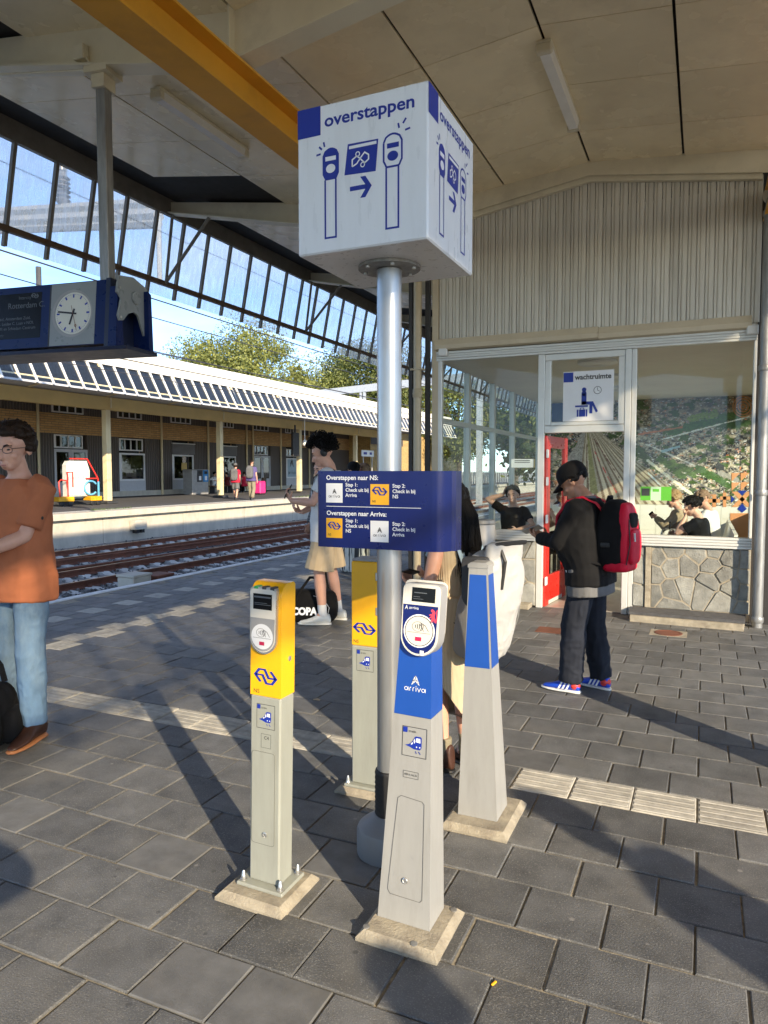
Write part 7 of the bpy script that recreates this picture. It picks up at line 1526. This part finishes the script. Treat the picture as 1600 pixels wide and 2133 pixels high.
q = PY(1068, 1060, 10.55); P = sitter('seated person in black T-shirt resting head on hand behind the window', float(q[0]), 10.6, 172, 'c_black', 'c_navy', 'hair_black', 'short', 'skin_pale', {1: dict(w=(.15, .02, 1.22), h=(1, .2, -.5), d=(-.3, -.2, .9), p=(-1, 0, 0), c=.3), -1: dict(w=(-.16, .25, .72), h=(-1, -.4, -.3))}, (0, 8, 4), 1.78, 0, 71)
lettering('ARRIVA', tuple(P.root.matrix_basis @ (P.M @ Vector((.08, .152, .24)))), tuple(P.root.matrix_basis.to_3x3() @ Vector((-1, 0, 0))), (0, 0, 1), .045, 'white_ink', P.root, width=.15) if False else None
P = sitter('seated woman with black hair bun in black T-shirt by the window', .0, 9.95, 84, 'c_black', 'c_black', 'hair_black', 'bun', 'skin_pale', {-1: dict(w=(-.06, .2, 1.05), h=(-.5, .3, -1), d=(.1, .3, .9), p=(0, -1, 0), c=1.0), 1: dict(w=(.1, .36, .8), h=(1, -.3, -.5))}, (24, 0, 0), 1.68, 6, 75); 
q = PY(1418, 1060, 11.6); P = sitter('seated blonde woman in sand coloured top holding a phone inside the waiting room', float(q[0]), 11.6, 92, 'c_sand', 'c_grey', 'hair_blond', 'short', 'skin_light', {-1: dict(w=(-.06, .36, .9), h=(-.7, -.3, -.8), c=.7), 1: dict(w=(.06, .36, .9), h=(.7, -.3, -.8), c=.7)}, (22, 0, 0), 1.72, 4, 79, 1.9); phone_obj('phone held by the seated blonde woman', P, -1, .03)
P = sitter('seated balding man in white shirt beside the blonde woman', .12, 11.0, 80, 'c_white', 'c_khaki', 'hair_stubble', 'buzz', 'skin_light', None, (25, 0, 0), 1.76, 6, 83)
q = PY(1192, 1070, 10.4); P = sitter('person in black cap sitting inside behind the open red door', float(q[0]), 10.4, 120, 'c_black', 'c_black', 'hair_black', 'short', 'skin_light', {-1: dict(w=(-.06, .32, 1.0), h=(-.7, -.3, -.8), c=.7), 1: dict(w=(.06, .32, 1.0), h=(.7, -.3, -.8), c=.7)}, (22, 0, 0), 1.72, 4, 87); P.cap('c_black')
st = thing('stool', 'plain stool under the person sitting behind the red door', 'stool', (P.root.location.x, P.root.location.y, .004)); x, y = P.root.location.x, P.root.location.y; MB().box(x - .18, x + .18, y - .18, y + .18, .4, .44, .01).build('seat', 'in_white', st); [MB().box(x + a, x + a + .03, y + b, y + b + .03, .004, .4).build('leg', 'dark_frame', st) for a in (-.16, .13) for b in (-.16, .13)]
bg = thing('striped_handbag', 'striped handbag on the lap side of the seated women', 'bag', (-.42, 10.9, .42)); link('bag_body', rem(sbox((0, 0, .2), (.12, .16, .15), .4), .012, 1, .006, 8), 'c_stripes', bg); link('handle', MB().tube([(0, -.08, .33), (0, -.05, .45), (0, .05, .45), (0, .08, .33)], .01, 6).mesh('handle'), 'c_black', bg); MB().box(-.13, .13, -.17, .17, -.416, .045).build('side_table', 'in_white', bg, world=False)
# ---- people on the opposite platform
def far(label, px, py, rz, top, legs, hair, hk, H=1.75, walk=0, shorts=False, pack=None, sit=False, capm=None, sleeve=.6, seed=90):
    L0 = G(px, py, OZ); kw = dict(legs=seat, pelvis=(0, 0, .53)) if sit else dict(legs={-1: dict(a=(-.09, walk, .085)), 1: dict(a=(.09, -walk, .11 if walk else .085))})
    P = Person(label, (float(L0[0]), float(L0[1]), OZ), rz, H, 'skin_light', voxel=.016, lean=5, **kw); P.body(face=False); P.hair(hair, hk, .006, seed); P.top(top, sleeve, -.12, .02, .02, .01, 6, seed=seed); P.legs_(legs, .46 if shorts else .97, .02, .0, None, .01, 6, 'shorts' if shorts else 'trousers', seed + 1); P.shoes('darkgray', 'darkgray')
    if capm: P.cap(capm, False)
    if pack: b = thing('dark_backpack', pack, 'backpack', P.root.location, P.root.rotation_euler.z); link('pack_body', rem(sbox(tuple(P.M @ Vector((0, -.22, .25))), (.17, .12, .28), .5), .02, 1), 'c_grey', b); link('pack_lid', rem(sbox(tuple(P.M @ Vector((0, -.21, .5))), (.13, .1, .06), .5), .02, 1), 'c_grey', b)
    return P
far('walker in red checked shirt, grey cap and dark shorts on the opposite platform', 491, 1041, 20, 'c_red', 'c_grey', 'hair_brown', 'short', 1.74, .2, True, 'dark backpack on the walker in red', capm='c_grey')
far('long haired walker in purple shirt and khaki trousers on the opposite platform', 524, 1042, 15, 'c_purple', 'c_khaki', 'hair_brown', 'tail', 1.9, .14, False, 'grey backpack on the walker in purple')
far('man in white shirt sitting on the bench beside the litter bin', 446, 1027, -60, 'c_white', 'jeans', 'hair_black', 'short', 1.75, sit=True, sleeve=1.9)
far('person in maroon top sitting on the far bench', 474, 1025, 100, 'c_maroon', 'c_khaki', 'hair_brown', 'short', 1.72, sit=True, sleeve=1.9, seed=93)
far('person in bright red top sitting behind the walkers', 510, 1026, 60, 'c_red', 'c_black', 'hair_brown', 'short', 1.75, sit=True, seed=95)
far('person in white top with a beige pack standing near the arriva window', 660, 1022, 10, 'c_white', 'c_khaki', 'hair_brown', 'tail', 1.72, 0, pack='dark backpack on the person near the arriva window', seed=97)
L0 = G(541, 1030, OZ); t = thing('pink_suitcase', 'small pink and black trolley case beside the walkers', 'suitcase', (L0[0], L0[1], OZ)); mat('pink', (.6, .03, .2), .5); MB().box(-.25, .25, -.3, .3, .06, .8, .05).build('shell', 'pink', t, world=False); MB().box(-.12, .12, .31, .6, .06, 1.0, .05).build('side_bag', 'c_black', t, world=False); [MB().lathe([(.05, 0), (.05, .04)], (a, b, .05), 10, 'x').build('wheel', 'rubber', t, world=False) for a in (-.2, .16) for b in (-.22, .22)]
# ---- people beside and behind the photographer, whose shadows fall into the picture
def stander(label, x, y, rz, top, legs, seed, H=1.76, arms=None):
    P = Person(label, (x, y, 0), rz, H, 'skin_light', voxel=.012, arms=arms); P.body(face=False); P.hair('hair_brown', 'short', .004, seed); P.top(top, 1.9, -.15, .02, .015, .008, 7, seed=seed); P.legs_(legs, .98, seed=seed + 1); P.shoes('black', 'black')
stander('person raising a phone with both arms in front of the face', .12, -.55, 24, 'c_grey', 'c_navy', 111, 1.76, {-1: dict(w=(-.06, .3, 1.5), h=(-1, -.2, -.6)), 1: dict(w=(.06, .3, 1.5), h=(1, -.2, -.6))})
stander('bystander in grey jacket standing well clear of the canopy column', 2.55, -.62, 100, 'c_grey', 'c_navy', 131, 1.76)
stander('bystander in black jacket waiting beside the yellow canopy column', 2.8, .68, 100, 'c_black', 'c_navy', 121, 1.8)
# ---- litter on the paving
o = anchor(MB().box(-.012, .012, -.004, .004, 0, .006, .002).build('cigarette_end', 'cart_yel')); q = G(1029, 2050); o.location = (q[0], q[1], .0); o.rotation_euler = (0, 0, R(70)); tag(o, 'orange cigarette end lying in a paving joint', 'litter')
for k_, (px, py) in enumerate(((660, 1458), (662, 1455))):
    q = G(px, py); rg = np.random.default_rng(k_); mb = MB(); a = rg.uniform(0, 6.28, 7); mb.add([(q[0] + .03 * math.cos(v), q[1] + .018 * math.sin(v), .001 + .006 * rg.random()) for v in sorted(a)], [tuple(range(7))]); 
    if k_ == 0: o = anchor(mb.build('torn_paper', 'c_beige')); tag(o, 'torn pale scrap lying on the dark paving', 'litter')
